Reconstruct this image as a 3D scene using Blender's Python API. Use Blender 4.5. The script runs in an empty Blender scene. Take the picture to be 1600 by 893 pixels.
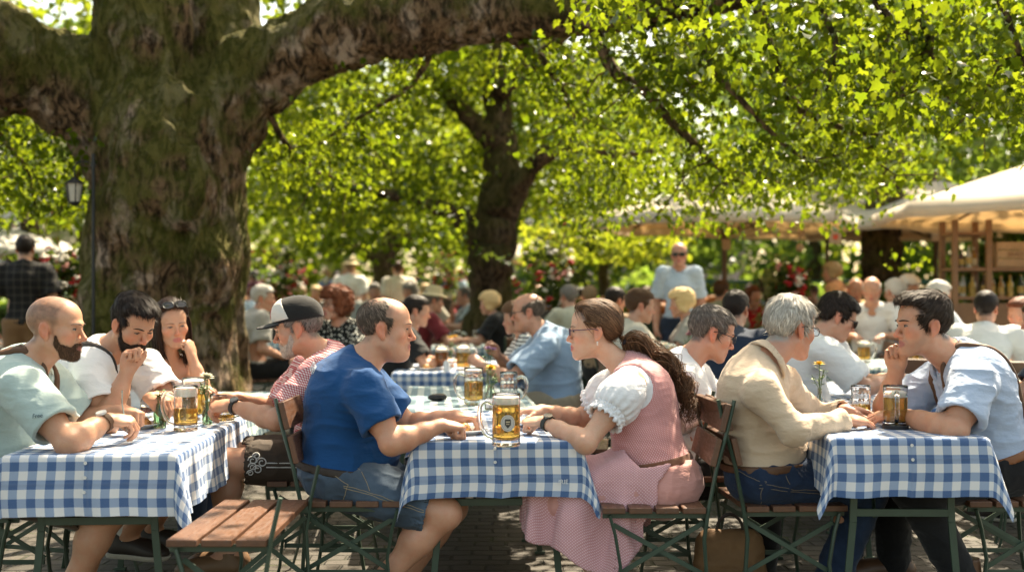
import bpy, math, random
import numpy as np
from mathutils import Vector, Matrix
random.seed(5)
rng = np.random.default_rng(11)
SC = bpy.context.scene
COL = SC.collection
FPX, CAMZ, YH = 1800.0, 1.22, 470.0
f32 = np.float32

def W(px, py, d):
    """the place seen at (px, py) of the photograph when it stands d metres away"""
    return np.array([(px - 800.0) * d / FPX, d, CAMZ - (py - YH) * d / FPX])

def A(*v): return np.array(v, float)
def unit(v):
    v = np.asarray(v, float); n = np.linalg.norm(v)
    return v / n if n > 1e-9 else v
def lerp(a, b, t): return a + (b - a) * t

# ------------------------------------------------------------------ materials
MATS = {}
class NT:
    def __init__(s, name):
        s.m = bpy.data.materials.new(name); s.m.use_nodes = True
        s.t = s.m.node_tree; s.t.nodes.clear()
        s.out = s.n('ShaderNodeOutputMaterial')
    def n(s, typ, **kw):
        nd = s.t.nodes.new(typ)
        for k, v in kw.items():
            if hasattr(nd, k): setattr(nd, k, v)
            else: nd.inputs[k.replace('_', ' ')].default_value = v
        return nd
    def l(s, a, b): s.t.links.new(a, b)
    def coord(s, scale=1.0, kind='Object'):
        c = s.n('ShaderNodeTexCoord'); mp = s.n('ShaderNodeMapping')
        s.l(c.outputs[kind], mp.inputs[0])
        mp.inputs['Scale'].default_value = scale if isinstance(scale, (tuple, list)) else (scale,) * 3
        return mp.outputs[0]
    def noise(s, vec, scale=5, detail=3, rough=.55):
        nd = s.n('ShaderNodeTexNoise'); s.l(vec, nd.inputs['Vector'])
        nd.inputs['Scale'].default_value = scale; nd.inputs['Detail'].default_value = detail; nd.inputs['Roughness'].default_value = rough
        return nd.outputs['Fac']
    def ramp(s, fac, stops, interp='LINEAR'):
        nd = s.n('ShaderNodeValToRGB'); s.l(fac, nd.inputs[0]); cr = nd.color_ramp; cr.interpolation = interp
        while len(cr.elements) < len(stops): cr.elements.new(.5)
        for e, (p, c) in zip(cr.elements, stops):
            e.position = p; e.color = (c[0], c[1], c[2], 1) if isinstance(c, (tuple, list)) else (c, c, c, 1)
        return nd.outputs[0]
    def math(s, op, a, b=None, c=None):
        nd = s.n('ShaderNodeMath'); nd.operation = op
        for i, v in enumerate((a, b, c)):
            if v is None: continue
            if isinstance(v, (int, float)): nd.inputs[i].default_value = v
            else: s.l(v, nd.inputs[i])
        return nd.outputs[0]
    def mix(s, fac, a, b, mode='MIX'):
        nd = s.n('ShaderNodeMix'); nd.data_type = 'RGBA'; nd.blend_type = mode
        for i, v in ((0, fac), (6, a), (7, b)):
            if isinstance(v, (int, float)): nd.inputs[i].default_value = v
            elif isinstance(v, (tuple, list)): nd.inputs[i].default_value = (v[0], v[1], v[2], 1)
            else: s.l(v, nd.inputs[i])
        return nd.outputs[2]
    def bump(s, h, strength=.3, dist=.01):
        nd = s.n('ShaderNodeBump'); s.l(h, nd.inputs['Height'])
        nd.inputs['Strength'].default_value = strength; nd.inputs['Distance'].default_value = dist
        return nd.outputs[0]
    def bsdf(s, color, rough=.6, normal=None, spec=.5, **kw):
        p = s.n('ShaderNodeBsdfPrincipled')
        for k, v in (('Base Color', color), ('Roughness', rough)):
            if isinstance(v, (tuple, list)): p.inputs[k].default_value = (v[0], v[1], v[2], 1)
            elif isinstance(v, (int, float)): p.inputs[k].default_value = v
            else: s.l(v, p.inputs[k])
        p.inputs['Specular IOR Level'].default_value = spec
        for k, v in kw.items():
            p.inputs[k.replace('_', ' ')].default_value = v
        if normal is not None: s.l(normal, p.inputs['Normal'])
        s.l(p.outputs[0], s.out.inputs[0])
        s.p = p
        return s.m

def mat_plain(name, col, rough=.6, var=.12, scale=30, bump=.15, spec=.4, **kw):
    if name in MATS: return MATS[name]
    t = NT(name); v = t.coord(1.0)
    n = t.noise(v, scale, 4)
    c = t.mix(n, [x * (1 - var) for x in col], [min(1, x * (1 + var)) for x in col])
    m = t.bsdf(c, rough, t.bump(n, bump, .004), spec, **kw)
    MATS[name] = m; return m

def mat_cloth(name, col, var=.10, fold=.35, sheen=.15, weave=700, rough=.85):
    if name in MATS: return MATS[name]
    t = NT(name); v = t.coord(1.0)
    n = t.noise(v, 6, 4); n2 = t.noise(v, 90, 2); n3 = t.noise(t.coord((1, 1, 2.2)), 16, 3)
    c = t.mix(n, [x * (1 - var) for x in col], [min(1, x * (1 + var)) for x in col])
    c = t.mix(t.math('MULTIPLY', n2, .12), c, [x * .7 for x in col])
    h = t.math('ADD', t.math('MULTIPLY', n3, 1.0), t.math('MULTIPLY', n2, .15))
    m = t.bsdf(c, rough, t.bump(h, fold, .012), .2, Sheen_Weight=sheen)
    MATS[name] = m; return m

# ------------------------------------------------------------------ meshes
def link(o, parent=None):
    COL.objects.link(o)
    if parent is not None: o.parent = parent
    return o

def tag(o, label=None, cat=None, group=None, kind=None):
    if label: o['label'] = label
    if cat: o['category'] = cat
    if group: o['group'] = group
    if kind: o['kind'] = kind
    return o

def empty(name, loc=(0, 0, 0), rz=0):
    o = bpy.data.objects.new(name, None); o.empty_display_size = .1
    o.location = [float(x) for x in loc]; o.rotation_euler = (0, 0, rz)
    return link(o)

def np_mesh(name, V, Fc, mat, parent=None, smooth=True, mi=None, col=None, loc=None):
    """V (n,3); Fc one (m,k) array or a list of such"""
    if isinstance(Fc, np.ndarray): Fc = [Fc]
    Fc = [np.asarray(q, np.int32) for q in Fc if len(q)]
    me = bpy.data.meshes.new(name)
    V = np.ascontiguousarray(V, f32)
    me.vertices.add(len(V)); me.vertices.foreach_set('co', V.ravel())
    tot = np.concatenate([np.full(len(q), q.shape[1], np.int32) for q in Fc])
    li = np.concatenate([q.ravel() for q in Fc])
    me.loops.add(len(li)); me.loops.foreach_set('vertex_index', li)
    me.polygons.add(len(tot))
    st = np.zeros(len(tot), np.int32); st[1:] = np.cumsum(tot)[:-1]
    me.polygons.foreach_set('loop_start', st); me.polygons.foreach_set('loop_total', tot)
    if smooth: me.polygons.foreach_set('use_smooth', np.ones(len(tot), bool))
    if mi is not None: me.polygons.foreach_set('material_index', np.asarray(mi, np.int32))
    for m in (mat if isinstance(mat, (list, tuple)) else [mat]): me.materials.append(m)
    if col is not None:
        a = me.color_attributes.new('Col', 'FLOAT_COLOR', 'POINT')
        c4 = np.ones((len(V), 4), f32); c4[:, :3] = col
        a.data.foreach_set('color', c4.ravel())
    me.update(calc_edges=True)
    o = bpy.data.objects.new(name, me); link(o, parent)
    if loc is not None: o.location = [float(x) for x in loc]
    return o

class MB:
    """collects boxes, tubes, lathes into one mesh"""
    def __init__(s): s.V, s.F, s.n, s.M, s.cur = [], {}, 0, [], 0
    def add(s, V, F):
        V = np.asarray(V, float); F = np.asarray(F, int)
        s.V.append(V); s.F.setdefault(F.shape[1], []).append((F + s.n, np.full(len(F), s.cur))); s.n += len(V)
    def box(s, c, size, R=None, bev=.0):
        hx, hy, hz = [x / 2 for x in size]
        if bev <= 0 or min(hx, hy, hz) <= bev * 1.2: 
            bev = min(hx, hy, hz) * .2
        b = bev
        V = []
        for sx in (-1, 1):
            for sy in (-1, 1):
                for sz in (-1, 1):
                    V += [(sx * hx, sy * (hy - b), sz * (hz - b)), (sx * (hx - b), sy * hy, sz * (hz - b)), (sx * (hx - b), sy * (hy - b), sz * hz)]
        V = np.array(V)
        def id(sx, sy, sz, k): return (((sx > 0) * 2 + (sy > 0)) * 2 + (sz > 0)) * 3 + k
        Q, T = [], []
        for sg in (-1, 1):
            for k, ax in enumerate(((1, 2), (0, 2), (0, 1))):
                cyc = [(-1, -1), (1, -1), (1, 1), (-1, 1)]
                f = []
                for a, bb in cyc:
                    q = [0, 0, 0]; q[k] = sg; q[ax[0]] = a; q[ax[1]] = bb; f.append(id(*q, k))
                Q.append(f if (sg > 0) ^ (k == 1) else f[::-1])
        for k in range(3):
            o1, o2 = [(1, 2), (0, 2), (0, 1)][k]
            for a in (-1, 1):
                for bb in (-1, 1):
                    q0 = [0, 0, 0]; q1 = [0, 0, 0]; q0[o1] = q1[o1] = a; q0[o2] = q1[o2] = bb; q0[k] = -1; q1[k] = 1
                    f = [id(*q0, o1), id(*q1, o1), id(*q1, o2), id(*q0, o2)]
                    Q.append(f if (a * bb > 0) ^ (k == 1) else f[::-1])
        for sx in (-1, 1):
            for sy in (-1, 1):
                for sz in (-1, 1):
                    f = [id(sx, sy, sz, 0), id(sx, sy, sz, 1), id(sx, sy, sz, 2)]
                    T.append(f if sx * sy * sz > 0 else f[::-1])
        if R is not None: V = V @ np.asarray(R).T
        V = V + np.asarray(c, float)
        n0 = s.n
        s.add(V, Q); s.F.setdefault(3, []).append((np.array(T) + n0, np.full(len(T), s.cur)))
    def bar(s, a, b, w, h, up=(0, 0, 1)):
        a, b = np.asarray(a, float), np.asarray(b, float); d = b - a; L = np.linalg.norm(d); y = d / L
        x = np.cross(y, up); 
        if np.linalg.norm(x) < 1e-6: x = np.cross(y, (1, 0, 0))
        x = unit(x); z = np.cross(x, y)
        s.box((a + b) / 2, (w, L, h), np.stack([x, y, z], 1))
    def tube(s, P, r, n=8, flat=None, cap=True):
        P = np.asarray(P, float); m = len(P); r = np.broadcast_to(np.asarray(r, float), (m,))
        T = np.gradient(P, axis=0); T /= np.linalg.norm(T, axis=1)[:, None] + 1e-12
        u = np.cross(T[0], (0, 0, 1.)); 
        if np.linalg.norm(u) < 1e-3: u = np.cross(T[0], (1., 0, 0))
        u = unit(u); an = np.arange(n) * 2 * np.pi / n; V = []
        for i in range(m):
            u = unit(u - T[i] * u.dot(T[i])); w = np.cross(T[i], u)
            fl = 1 if flat is None else flat
            V.append(P[i] + r[i] * (np.cos(an)[:, None] * u + np.sin(an)[:, None] * w * fl))
        V = np.concatenate(V)
        i, j = np.meshgrid(np.arange(m - 1), np.arange(n), indexing='ij'); j2 = (j + 1) % n
        Q = np.stack([i * n + j, i * n + j2, (i + 1) * n + j2, (i + 1) * n + j], -1).reshape(-1, 4)
        n0 = s.n; s.add(V, Q)
        if cap:
            s.F.setdefault(n, []).append((np.array([np.arange(n)[::-1] + n0, np.arange(n) + n0 + (m - 1) * n]), np.full(2, s.cur)))
    def lathe(s, prof, c=(0, 0, 0), n=24, wob=None, R=None):
        """prof [(r, z)...]; closed at the ends when r is 0"""
        prof = np.asarray(prof, float); m = len(prof); an = np.arange(n) * 2 * np.pi / n
        rr = prof[:, 0][:, None] * np.ones(n)
        if wob is not None: rr = rr * wob(an[None, :], prof[:, 1][:, None])
        V = np.stack([rr * np.cos(an), rr * np.sin(an), np.broadcast_to(prof[:, 1][:, None], rr.shape)], -1).reshape(-1, 3)
        if R is not None: V = V @ np.asarray(R).T
        i, j = np.meshgrid(np.arange(m - 1), np.arange(n), indexing='ij'); j2 = (j + 1) % n
        Q = np.stack([i * n + j, i * n + j2, (i + 1) * n + j2, (i + 1) * n + j], -1).reshape(-1, 4)
        s.add(V + np.asarray(c, float), Q)
    def sphere(s, c, r, n=12, sc=(1, 1, 1), R=None):
        m = max(4, n // 2); th = np.linspace(0.02, np.pi - .02, m + 1); an = np.arange(n) * 2 * np.pi / n
        V = np.stack([np.sin(th)[:, None] * np.cos(an), np.sin(th)[:, None] * np.sin(an), np.cos(th)[:, None] * np.ones(n)], -1).reshape(-1, 3) * r * np.asarray(sc)
        if R is not None: V = V @ np.asarray(R).T
        i, j = np.meshgrid(np.arange(m), np.arange(n), indexing='ij'); j2 = (j + 1) % n
        Q = np.stack([i * n + j, (i + 1) * n + j, (i + 1) * n + j2, i * n + j2], -1).reshape(-1, 4)
        s.add(V + np.asarray(c, float), Q)
    def build(s, name, mat, parent=None, smooth=True, loc=None, auto=True):
        V = np.concatenate(s.V); Fs = []; mi = []
        for k, L in s.F.items():
            Fs.append(np.concatenate([a for a, _ in L])); mi.append(np.concatenate([b for _, b in L]))
        o = np_mesh(name, V, Fs, mat, parent, smooth, np.concatenate(mi), loc=loc)
        if smooth and auto:
            try: o.data.set_sharp_from_angle(angle=math.radians(38))
            except Exception: pass
        return o

# ------------------------------------------------------------------ value noise on points
def _hash(ix, iy, iz):
    h = (ix.astype(np.int64) * 374761393 + iy.astype(np.int64) * 668265263 + iz.astype(np.int64) * 1442695041) & 0xffffffff
    h = ((h ^ (h >> 13)) * 1274126177) & 0xffffffff
    return ((h ^ (h >> 16)) & 0xffff).astype(f32) / 65535.0
def vnoise(P):
    i = np.floor(P).astype(np.int64); f = (P - i).astype(f32); f = f * f * (3 - 2 * f)
    r = 0
    for dx in (0, 1):
        wx = f[:, 0] if dx else 1 - f[:, 0]
        for dy in (0, 1):
            wy = f[:, 1] if dy else 1 - f[:, 1]
            for dz in (0, 1):
                wz = f[:, 2] if dz else 1 - f[:, 2]
                r = r + wx * wy * wz * _hash(i[:, 0] + dx, i[:, 1] + dy, i[:, 2] + dz)
    return r
def fbm(P, oc=3):
    r, a, t = 0, 1., 0.
    for k in range(oc): r = r + a * vnoise(P * 2 ** k + 17.3 * k); t += a; a *= .5
    return r / t

# ------------------------------------------------------------------ signed distance modelling
def smin(a, b, k):
    h = np.maximum(k - np.abs(a - b), 0) / k
    return np.minimum(a, b) - h * h * (k * .25)
def smax(a, b, k): return -smin(-a, -b, k)

class Pts:
    """primitives over coordinate arrays X, Y, Z (broadcastable); D is the running field"""
    def limb(s, a, b, ra, rb=None, k=.02, u=None, fu=1., neg=False, flat=False):
        rb = ra if rb is None else rb
        d = s.d_limb(a, b, ra, rb, u, fu, flat); s.put(d, k, neg)
    def d_limb(s, a, b, ra, rb, u=None, fu=1., flat=False):
        a = np.asarray(a, f32); b = np.asarray(b, f32); ba = b - a; bb = float(ba.dot(ba)) + 1e-12
        X, Y, Z = s.X - a[0], s.Y - a[1], s.Z - a[2]
        t0 = (X * ba[0] + Y * ba[1] + Z * ba[2]) / f32(bb); t = np.clip(t0, 0, 1)
        qx, qy, qz = X - t * ba[0], Y - t * ba[1], Z - t * ba[2]
        q2 = qx * qx + qy * qy + qz * qz
        if u is not None and fu != 1.:
            u = np.asarray(u, f32); w = qx * u[0] + qy * u[1] + qz * u[2]
            q2 = q2 + w * w * f32(1 / (fu * fu) - 1)
        d = np.sqrt(q2) - (ra + t * f32(rb - ra))
        if fu < 1: d = d * f32(.5 + .5 * fu)
        if flat:
            L = f32(math.sqrt(bb)); d = np.maximum(d, np.maximum(-t0, t0 - 1) * L)
        return d
    def ball(s, c, r, k=.02, R=None, neg=False): s.put(s.d_ball(c, r, R), k, neg)
    def d_ball(s, c, r, R=None):
        X, Y, Z = s.X - f32(c[0]), s.Y - f32(c[1]), s.Z - f32(c[2])
        if R is not None:
            R = np.asarray(R, f32)
            X, Y, Z = X * R[0, 0] + Y * R[1, 0] + Z * R[2, 0], X * R[0, 1] + Y * R[1, 1] + Z * R[2, 1], X * R[0, 2] + Y * R[1, 2] + Z * R[2, 2]
        if np.isscalar(r): return np.sqrt(X * X + Y * Y + Z * Z) - f32(r)
        r = np.asarray(r, f32)
        x, y, z = X / r[0], Y / r[1], Z / r[2]; k0 = np.sqrt(x * x + y * y + z * z)
        x, y, z = x / r[0], y / r[1], z / r[2]; k1 = np.sqrt(x * x + y * y + z * z) + f32(1e-6)
        return k0 * (k0 - 1) / k1
    def plane(s, p, n):
        n = unit(n).astype(f32); p = np.asarray(p, f32)
        return (s.X - p[0]) * n[0] + (s.Y - p[1]) * n[1] + (s.Z - p[2]) * n[2]
    def put(s, d, k, neg=False):
        s.D = smax(s.D, -d, k) if neg else smin(s.D, d, k)

class Full(Pts):
    def __init__(s, X, Y, Z): s.X, s.Y, s.Z = X, Y, Z; s.D = np.full(np.broadcast(X, Y, Z).shape, 1., f32)

class Field(Pts):
    def __init__(s, lo, hi, h):
        s.lo = np.asarray(lo, float); s.h = h; s.n = np.ceil((np.asarray(hi) - s.lo) / h).astype(int) + 1
        s.D0 = np.full(s.n, 1., f32)
        s.ax = [(s.lo[i] + h * np.arange(s.n[i])).astype(f32) for i in range(3)]
    def block(s, lo, hi):
        i0 = np.clip(np.floor((np.asarray(lo) - s.lo) / s.h).astype(int), 0, s.n - 1)
        i1 = np.clip(np.ceil((np.asarray(hi) - s.lo) / s.h).astype(int) + 1, 1, s.n)
        i1 = np.maximum(i1, i0 + 1)
        s.sl = tuple(slice(a, b) for a, b in zip(i0, i1))
        s.X = s.ax[0][s.sl[0]][:, None, None]; s.Y = s.ax[1][s.sl[1]][None, :, None]; s.Z = s.ax[2][s.sl[2]][None, None, :]
        s.D = s.D0[s.sl]
        return s
    def whole(s): return s.block(s.lo, s.lo + s.h * s.n)
    def put(s, d, k, neg=False):
        s.D0[s.sl] = smax(s.D0[s.sl], -d, k) if neg else smin(s.D0[s.sl], d, k)
    def limb(s, a, b, ra, rb=None, k=.02, u=None, fu=1., neg=False, flat=False):
        rb = ra if rb is None else rb; m = max(ra, rb) * max(1, fu) + k + 4 * s.h
        a, b = np.asarray(a, float), np.asarray(b, float)
        s.block(np.minimum(a, b) - m, np.maximum(a, b) + m); Pts.limb(s, a, b, ra, rb, k, u, fu, neg, flat)
    def ball(s, c, r, k=.02, R=None, neg=False):
        m = float(np.max(r)) + k + 4 * s.h
        s.block(np.asarray(c) - m, np.asarray(c) + m); Pts.ball(s, c, r, k, R, neg)
    def local(s, R, c, lo, hi):
        """coordinates of the block in a frame (columns of R) at c, box lo..hi in that frame"""
        R = np.asarray(R, float); cs = np.array([[x, y, z] for x in (lo[0], hi[0]) for y in (lo[1], hi[1]) for z in (lo[2], hi[2])])
        w = cs @ R.T + np.asarray(c); s.block(w.min(0), w.max(0)); R = R.astype(f32)
        X, Y, Z = s.X - f32(c[0]), s.Y - f32(c[1]), s.Z - f32(c[2])
        return Full(*[X * R[0, i] + Y * R[1, i] + Z * R[2, i] for i in range(3)])
    def mesh(s):
        D, h = s.D0, s.h; ins = D < 0; n = s.n; st = np.array([n[1] * n[2], n[2], 1], np.int64)
        Pk, Ck, Qs = [], [], []
        for a in range(3):
            s0 = [slice(None)] * 3; s1 = [slice(None)] * 3; s0[a] = slice(0, -1); s1[a] = slice(1, None)
            e = np.nonzero(ins[tuple(s0)] != ins[tuple(s1)])
            b, c = (a + 1) % 3, (a + 2) % 3
            ok = (e[b] > 0) & (e[c] > 0) & (e[b] < n[b] - 1) & (e[c] < n[c] - 1)
            e = [x[ok] for x in e]
            if len(e[0]) == 0: continue
            i0 = tuple(e); i1 = list(e); i1[a] = i1[a] + 1; d0 = D[i0]; d1 = D[tuple(i1)]; t = d0 / (d0 - d1)
            p = np.stack(e, 1).astype(float); p[:, a] += t
            base = sum(e[i].astype(np.int64) * st[i] for i in range(3))
            q = np.stack([base - st[b] - st[c], base - st[c], base, base - st[b]], 1)
            flip = ~ins[i0]; q[flip] = q[flip][:, ::-1]
            Qs.append(q)
            for m in range(4): Pk.append(p); Ck.append(q[:, m])
        Q = np.concatenate(Qs); ids, inv = np.unique(Q.ravel(), return_inverse=True); Q = inv.reshape(-1, 4)
        ck = np.searchsorted(ids, np.concatenate(Ck)); P = np.concatenate(Pk); cnt = np.bincount(ck, minlength=len(ids))
        V = np.stack([np.bincount(ck, P[:, i], len(ids)) / cnt for i in range(3)], 1) * h + s.lo
        return V, Q

def relax(V, Q, it=1, lam=.5):
    E = np.concatenate([Q[:, [0, 1]], Q[:, [1, 2]], Q[:, [2, 3]], Q[:, [3, 0]]]); n = len(V)
    cnt = np.bincount(E[:, 0], minlength=n) + np.bincount(E[:, 1], minlength=n)
    for _ in range(it):
        S = np.stack([np.bincount(E[:, 0], V[E[:, 1], i], n) + np.bincount(E[:, 1], V[E[:, 0], i], n) for i in range(3)], 1)
        V = V + lam * (S / np.maximum(cnt, 1)[:, None] - V)
    return V
def normals(V, Q):
    fn = np.cross(V[Q[:, 2]] - V[Q[:, 0]], V[Q[:, 3]] - V[Q[:, 1]]); n = len(V)
    N = np.stack([sum(np.bincount(Q[:, j], fn[:, i], n) for j in range(4)) for i in range(3)], 1)
    return N / (np.linalg.norm(N, axis=1)[:, None] + 1e-12)
def wrinkle(V, Q, amp=.004, scale=11, stretch=(1, 1, 2.2), seed=0, fine=.35):
    if amp <= 0: return V
    N = normals(V, Q); P = V * np.asarray(stretch) * scale + seed * 7.7
    P = P + 1.1 * np.stack([fbm(V * 5 + seed + 3, 2), fbm(V * 5 + seed + 31, 2), fbm(V * 5 + seed + 57, 2)], 1)
    r = 1 - np.abs(2 * vnoise(P) - 1); r2 = 1 - np.abs(2 * vnoise(P * 2.3 + 9) - 1)
    d = amp * ((r ** 2 - .4) + fine * (r2 ** 2 - .4))
    return V + N * d[:, None]

def text_mesh(name, body, size, mat, parent=None, ext=.0006):
    tc = bpy.data.curves.new(name, 'FONT'); tc.body = body; tc.size = size; tc.align_x = 'CENTER'; tc.extrude = ext
    tmp = bpy.data.objects.new('tmp', tc); COL.objects.link(tmp); bpy.context.view_layer.update()
    me = bpy.data.meshes.new_from_object(tmp.evaluated_get(bpy.context.evaluated_depsgraph_get())); bpy.data.objects.remove(tmp); bpy.data.curves.remove(tc)
    me.materials.clear(); me.materials.append(mat); o = bpy.data.objects.new(name, me); me.name = name; return link(o, parent)

def copy_tree(o, parent=None):
    c = o.copy(); COL.objects.link(c); c.parent = parent
    for ch in o.children: copy_tree(ch, c)
    return c
# ------------------------------------------------------------------ people
def frame_from(fwd, up=(0, 0, 1)):
    y = unit(fwd); x = unit(np.cross(y, up)); z = np.cross(x, y)
    return np.stack([x, y, z], 1)

def poly_sdf(P, y, z):
    P = np.asarray(P, f32); n = len(P); d = np.full(np.broadcast(y, z).shape, 1e9, f32); s = np.ones(d.shape, f32)
    for i in range(n):
        a, b = P[i], P[i - 1]; ey, ez = b - a; wy, wz = y - a[0], z - a[1]
        t = np.clip((wy * ey + wz * ez) / (ey * ey + ez * ez), 0, 1)
        d = np.minimum(d, (wy - ey * t) ** 2 + (wz - ez * t) ** 2)
        c1 = z >= a[1]; c2 = z < b[1]; c3 = ey * wz > ez * wy
        fl = (c1 & c2 & c3) | (~c1 & ~c2 & ~c3); s = np.where(fl, -s, s)
    return s * np.sqrt(d)

def skull(L, g):
    w = g.get('w', 1.)
    L.ball((0, -.018, .036), (.075 * w, .097, .082), .01)
    L.ball((0, .034, .036), (.062 * w, .05, .058), .03)
    L.ball((0, .03, -.038), (.058 * w, .054, .072), .03)
    jr = g.get('jaw', 1.)
    for s in (-1, 1):
        L.limb((s * .053 * w * jr, -.008, -.058), (s * .018, .064, -.101), .017, .016, .03)
    L.ball((0, .071, -.101 - g.get('chin', 0)), (.019, .016, .017), .018)
    L.ball((0, .02, -.075), (.046 * w * jr, .05, .035), .02)
    if g.get('fat'):
        for s in (-1, 1): L.ball((s * .05, .022, -.07), .028, .03)
        L.ball((0, .03, -.1), (.05, .05, .03), .03)

def head_core(L, g):
    skull(L, g); w = g.get('w', 1.); fem = g.get('female')
    ns = g.get('nose', 1.)
    for s in (-1, 1):
        L.ball((s * .046 * w, .052, -.026), (.02, .021, .018), .03)
        L.limb((s * .012, .084 + (0 if fem else .003), .018), (s * .044, .070, .018), .008 if fem else .0105, .006, .014)
        L.ball((s * .0325, .098, -.003), (.0155, .02, .0105), .016, neg=True)
        L.ball((s * .0325, .0705, -.002), .0145, .006)
    L.limb((0, .083, .010), (0, .083 + .022 * ns, -.034), .0062, .0092, .011)
    L.ball((0, .083 + .022 * ns, -.036), (.0105, .0105, .0095), .006)
    for s in (-1, 1): L.ball((s * .0115 * ns, .092, -.040), (.0078, .010, .0075), .007)
    L.ball((0, .079, -.068), (.026, .014, .020), .016)
    lp = .8 if not fem else 1.1
    L.limb((-.021, .080, -.0685), (0, .0915, -.0645), .0042 * lp, .0052 * lp, .004); L.limb((.021, .080, -.0685), (0, .0915, -.0645), .0042 * lp, .0052 * lp, .004)
    L.limb((-.017, .081, -.0765), (0, .0895, -.0775), .004 * lp, .0060 * lp, .004); L.limb((.017, .081, -.0765), (0, .0895, -.0775), .004 * lp, .006 * lp, .004)
    up = .004 if g.get('smile') else 0
    L.limb((-.025, .083, -.0705 + up), (0, .0975, -.0708), .0012, .0016, .004, neg=True); L.limb((.025, .083, -.0705 + up), (0, .0975, -.0708), .0012, .0016, .004, neg=True)
    for s in (-1, 1):
        a = s * .30; Rz = np.array([[math.cos(a), -math.sin(a), 0], [math.sin(a), math.cos(a), 0], [0, 0, 1]])
        b = .22; Rx = np.array([[1, 0, 0], [0, math.cos(b), -math.sin(b)], [0, math.sin(b), math.cos(b)]])
        R = Rz @ Rx; c = np.array((s * (.0755 * w), -.016, -.010))
        L.ball(c, (.0085, .018, .031), .006, R)
        L.ball(c + R @ (s * .009, .003, .004), (.0075, .0095, .019), .005, R, neg=True)
        L.ball(c + R @ (0, .004, -.026), (.0065, .009, .010), .008, R)
    return L

POSES = {
    'rest': dict(c=(22, 32, 20), th=(.62, .70, -.30), tc=.25),
    'fist': dict(c=(72, 92, 50), th=(.35, .75, -.62), tc=.55),
    'grip': dict(c=(48, 62, 36), th=(.45, .72, -.62), tc=.45),
    'flat': dict(c=(10, 14, 8), th=(.72, .66, -.12), tc=.15),
    'pinch': dict(c=(55, 45, 22), th=(.30, .80, -.62), tc=.30),
}
def hand_field(L, s, pose, sc=1.):
    p = POSES[pose]
    L.ball((0, .047, -.001), (.042 * sc, .052 * sc, .0175 * sc), .01)
    L.limb((0, -.012, 0), (0, .03, 0), .026 * sc, .030 * sc, .02, (0, 0, 1), .62)
    L.ball((s * .026, .030, -.010), (.018, .028, .015), .012)
    roots = [(.0285, .082), (.0095, .088), (-.0095, .084), (-.0275, .074)]
    lens = [(.041, .026, .021), (.045, .030, .022), (.042, .028, .021), (.033, .021, .019)]
    rad = [.0090, .0093, .0089, .0078]
    for i in range(4):
        x, y = roots[i]; q = np.array([s * x, y, 0.]) * sc; ang = 0.; Dm = Full(L.X, L.Y, L.Z)
        sp = (1.5 - i) * .06 * s; prev = np.array([s * x * .7, y - .04, 0]) * sc
        Dm.limb(prev, q, rad[i] * 1.05 * sc, rad[i] * sc, .004)
        for j in range(3):
            ang += math.radians(p['c'][j] + i * 3)
            d = np.array([math.sin(sp) * math.cos(ang), math.cos(sp) * math.cos(ang), -math.sin(ang)])
            q2 = q + d * lens[i][j] * sc
            Dm.limb(q, q2, rad[i] * (1 - .07 * j) * sc, rad[i] * (.93 - .07 * j) * sc, .003); q = q2
        L.D = smin(L.D, Dm.D, .0045)
    d = unit((s * p['th'][0], p['th'][1], p['th'][2])); q = np.array([s * .024, .016, -.006]) * sc; Dm = Full(L.X, L.Y, L.Z)
    for j, ln in enumerate((.044, .034, .027)):
        q2 = q + d * ln * sc; Dm.limb(q, q2, (.0135, .0108, .0098)[j] * sc, (.0110, .0100, .0082)[j] * sc, .005); q = q2
        d = unit(d + np.array([-s * p['tc'], .12, -p['tc'] * .3]))
    L.D = smin(L.D, Dm.D, .010)

def ik(a, c, l1, l2, hint):
    a, c, hint = map(lambda v: np.asarray(v, float), (a, c, hint)); d = c - a; L = np.linalg.norm(d)
    if L > (l1 + l2) * .999: c = a + d * (l1 + l2) * .999 / L; d = c - a; L = np.linalg.norm(d)
    x = (l1 * l1 - l2 * l2 + L * L) / (2 * L); hgt = math.sqrt(max(l1 * l1 - x * x, 1e-6)); u = d / L
    n = hint - a; n = unit(n - u * n.dot(u)); return a + u * x + n * hgt

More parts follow.
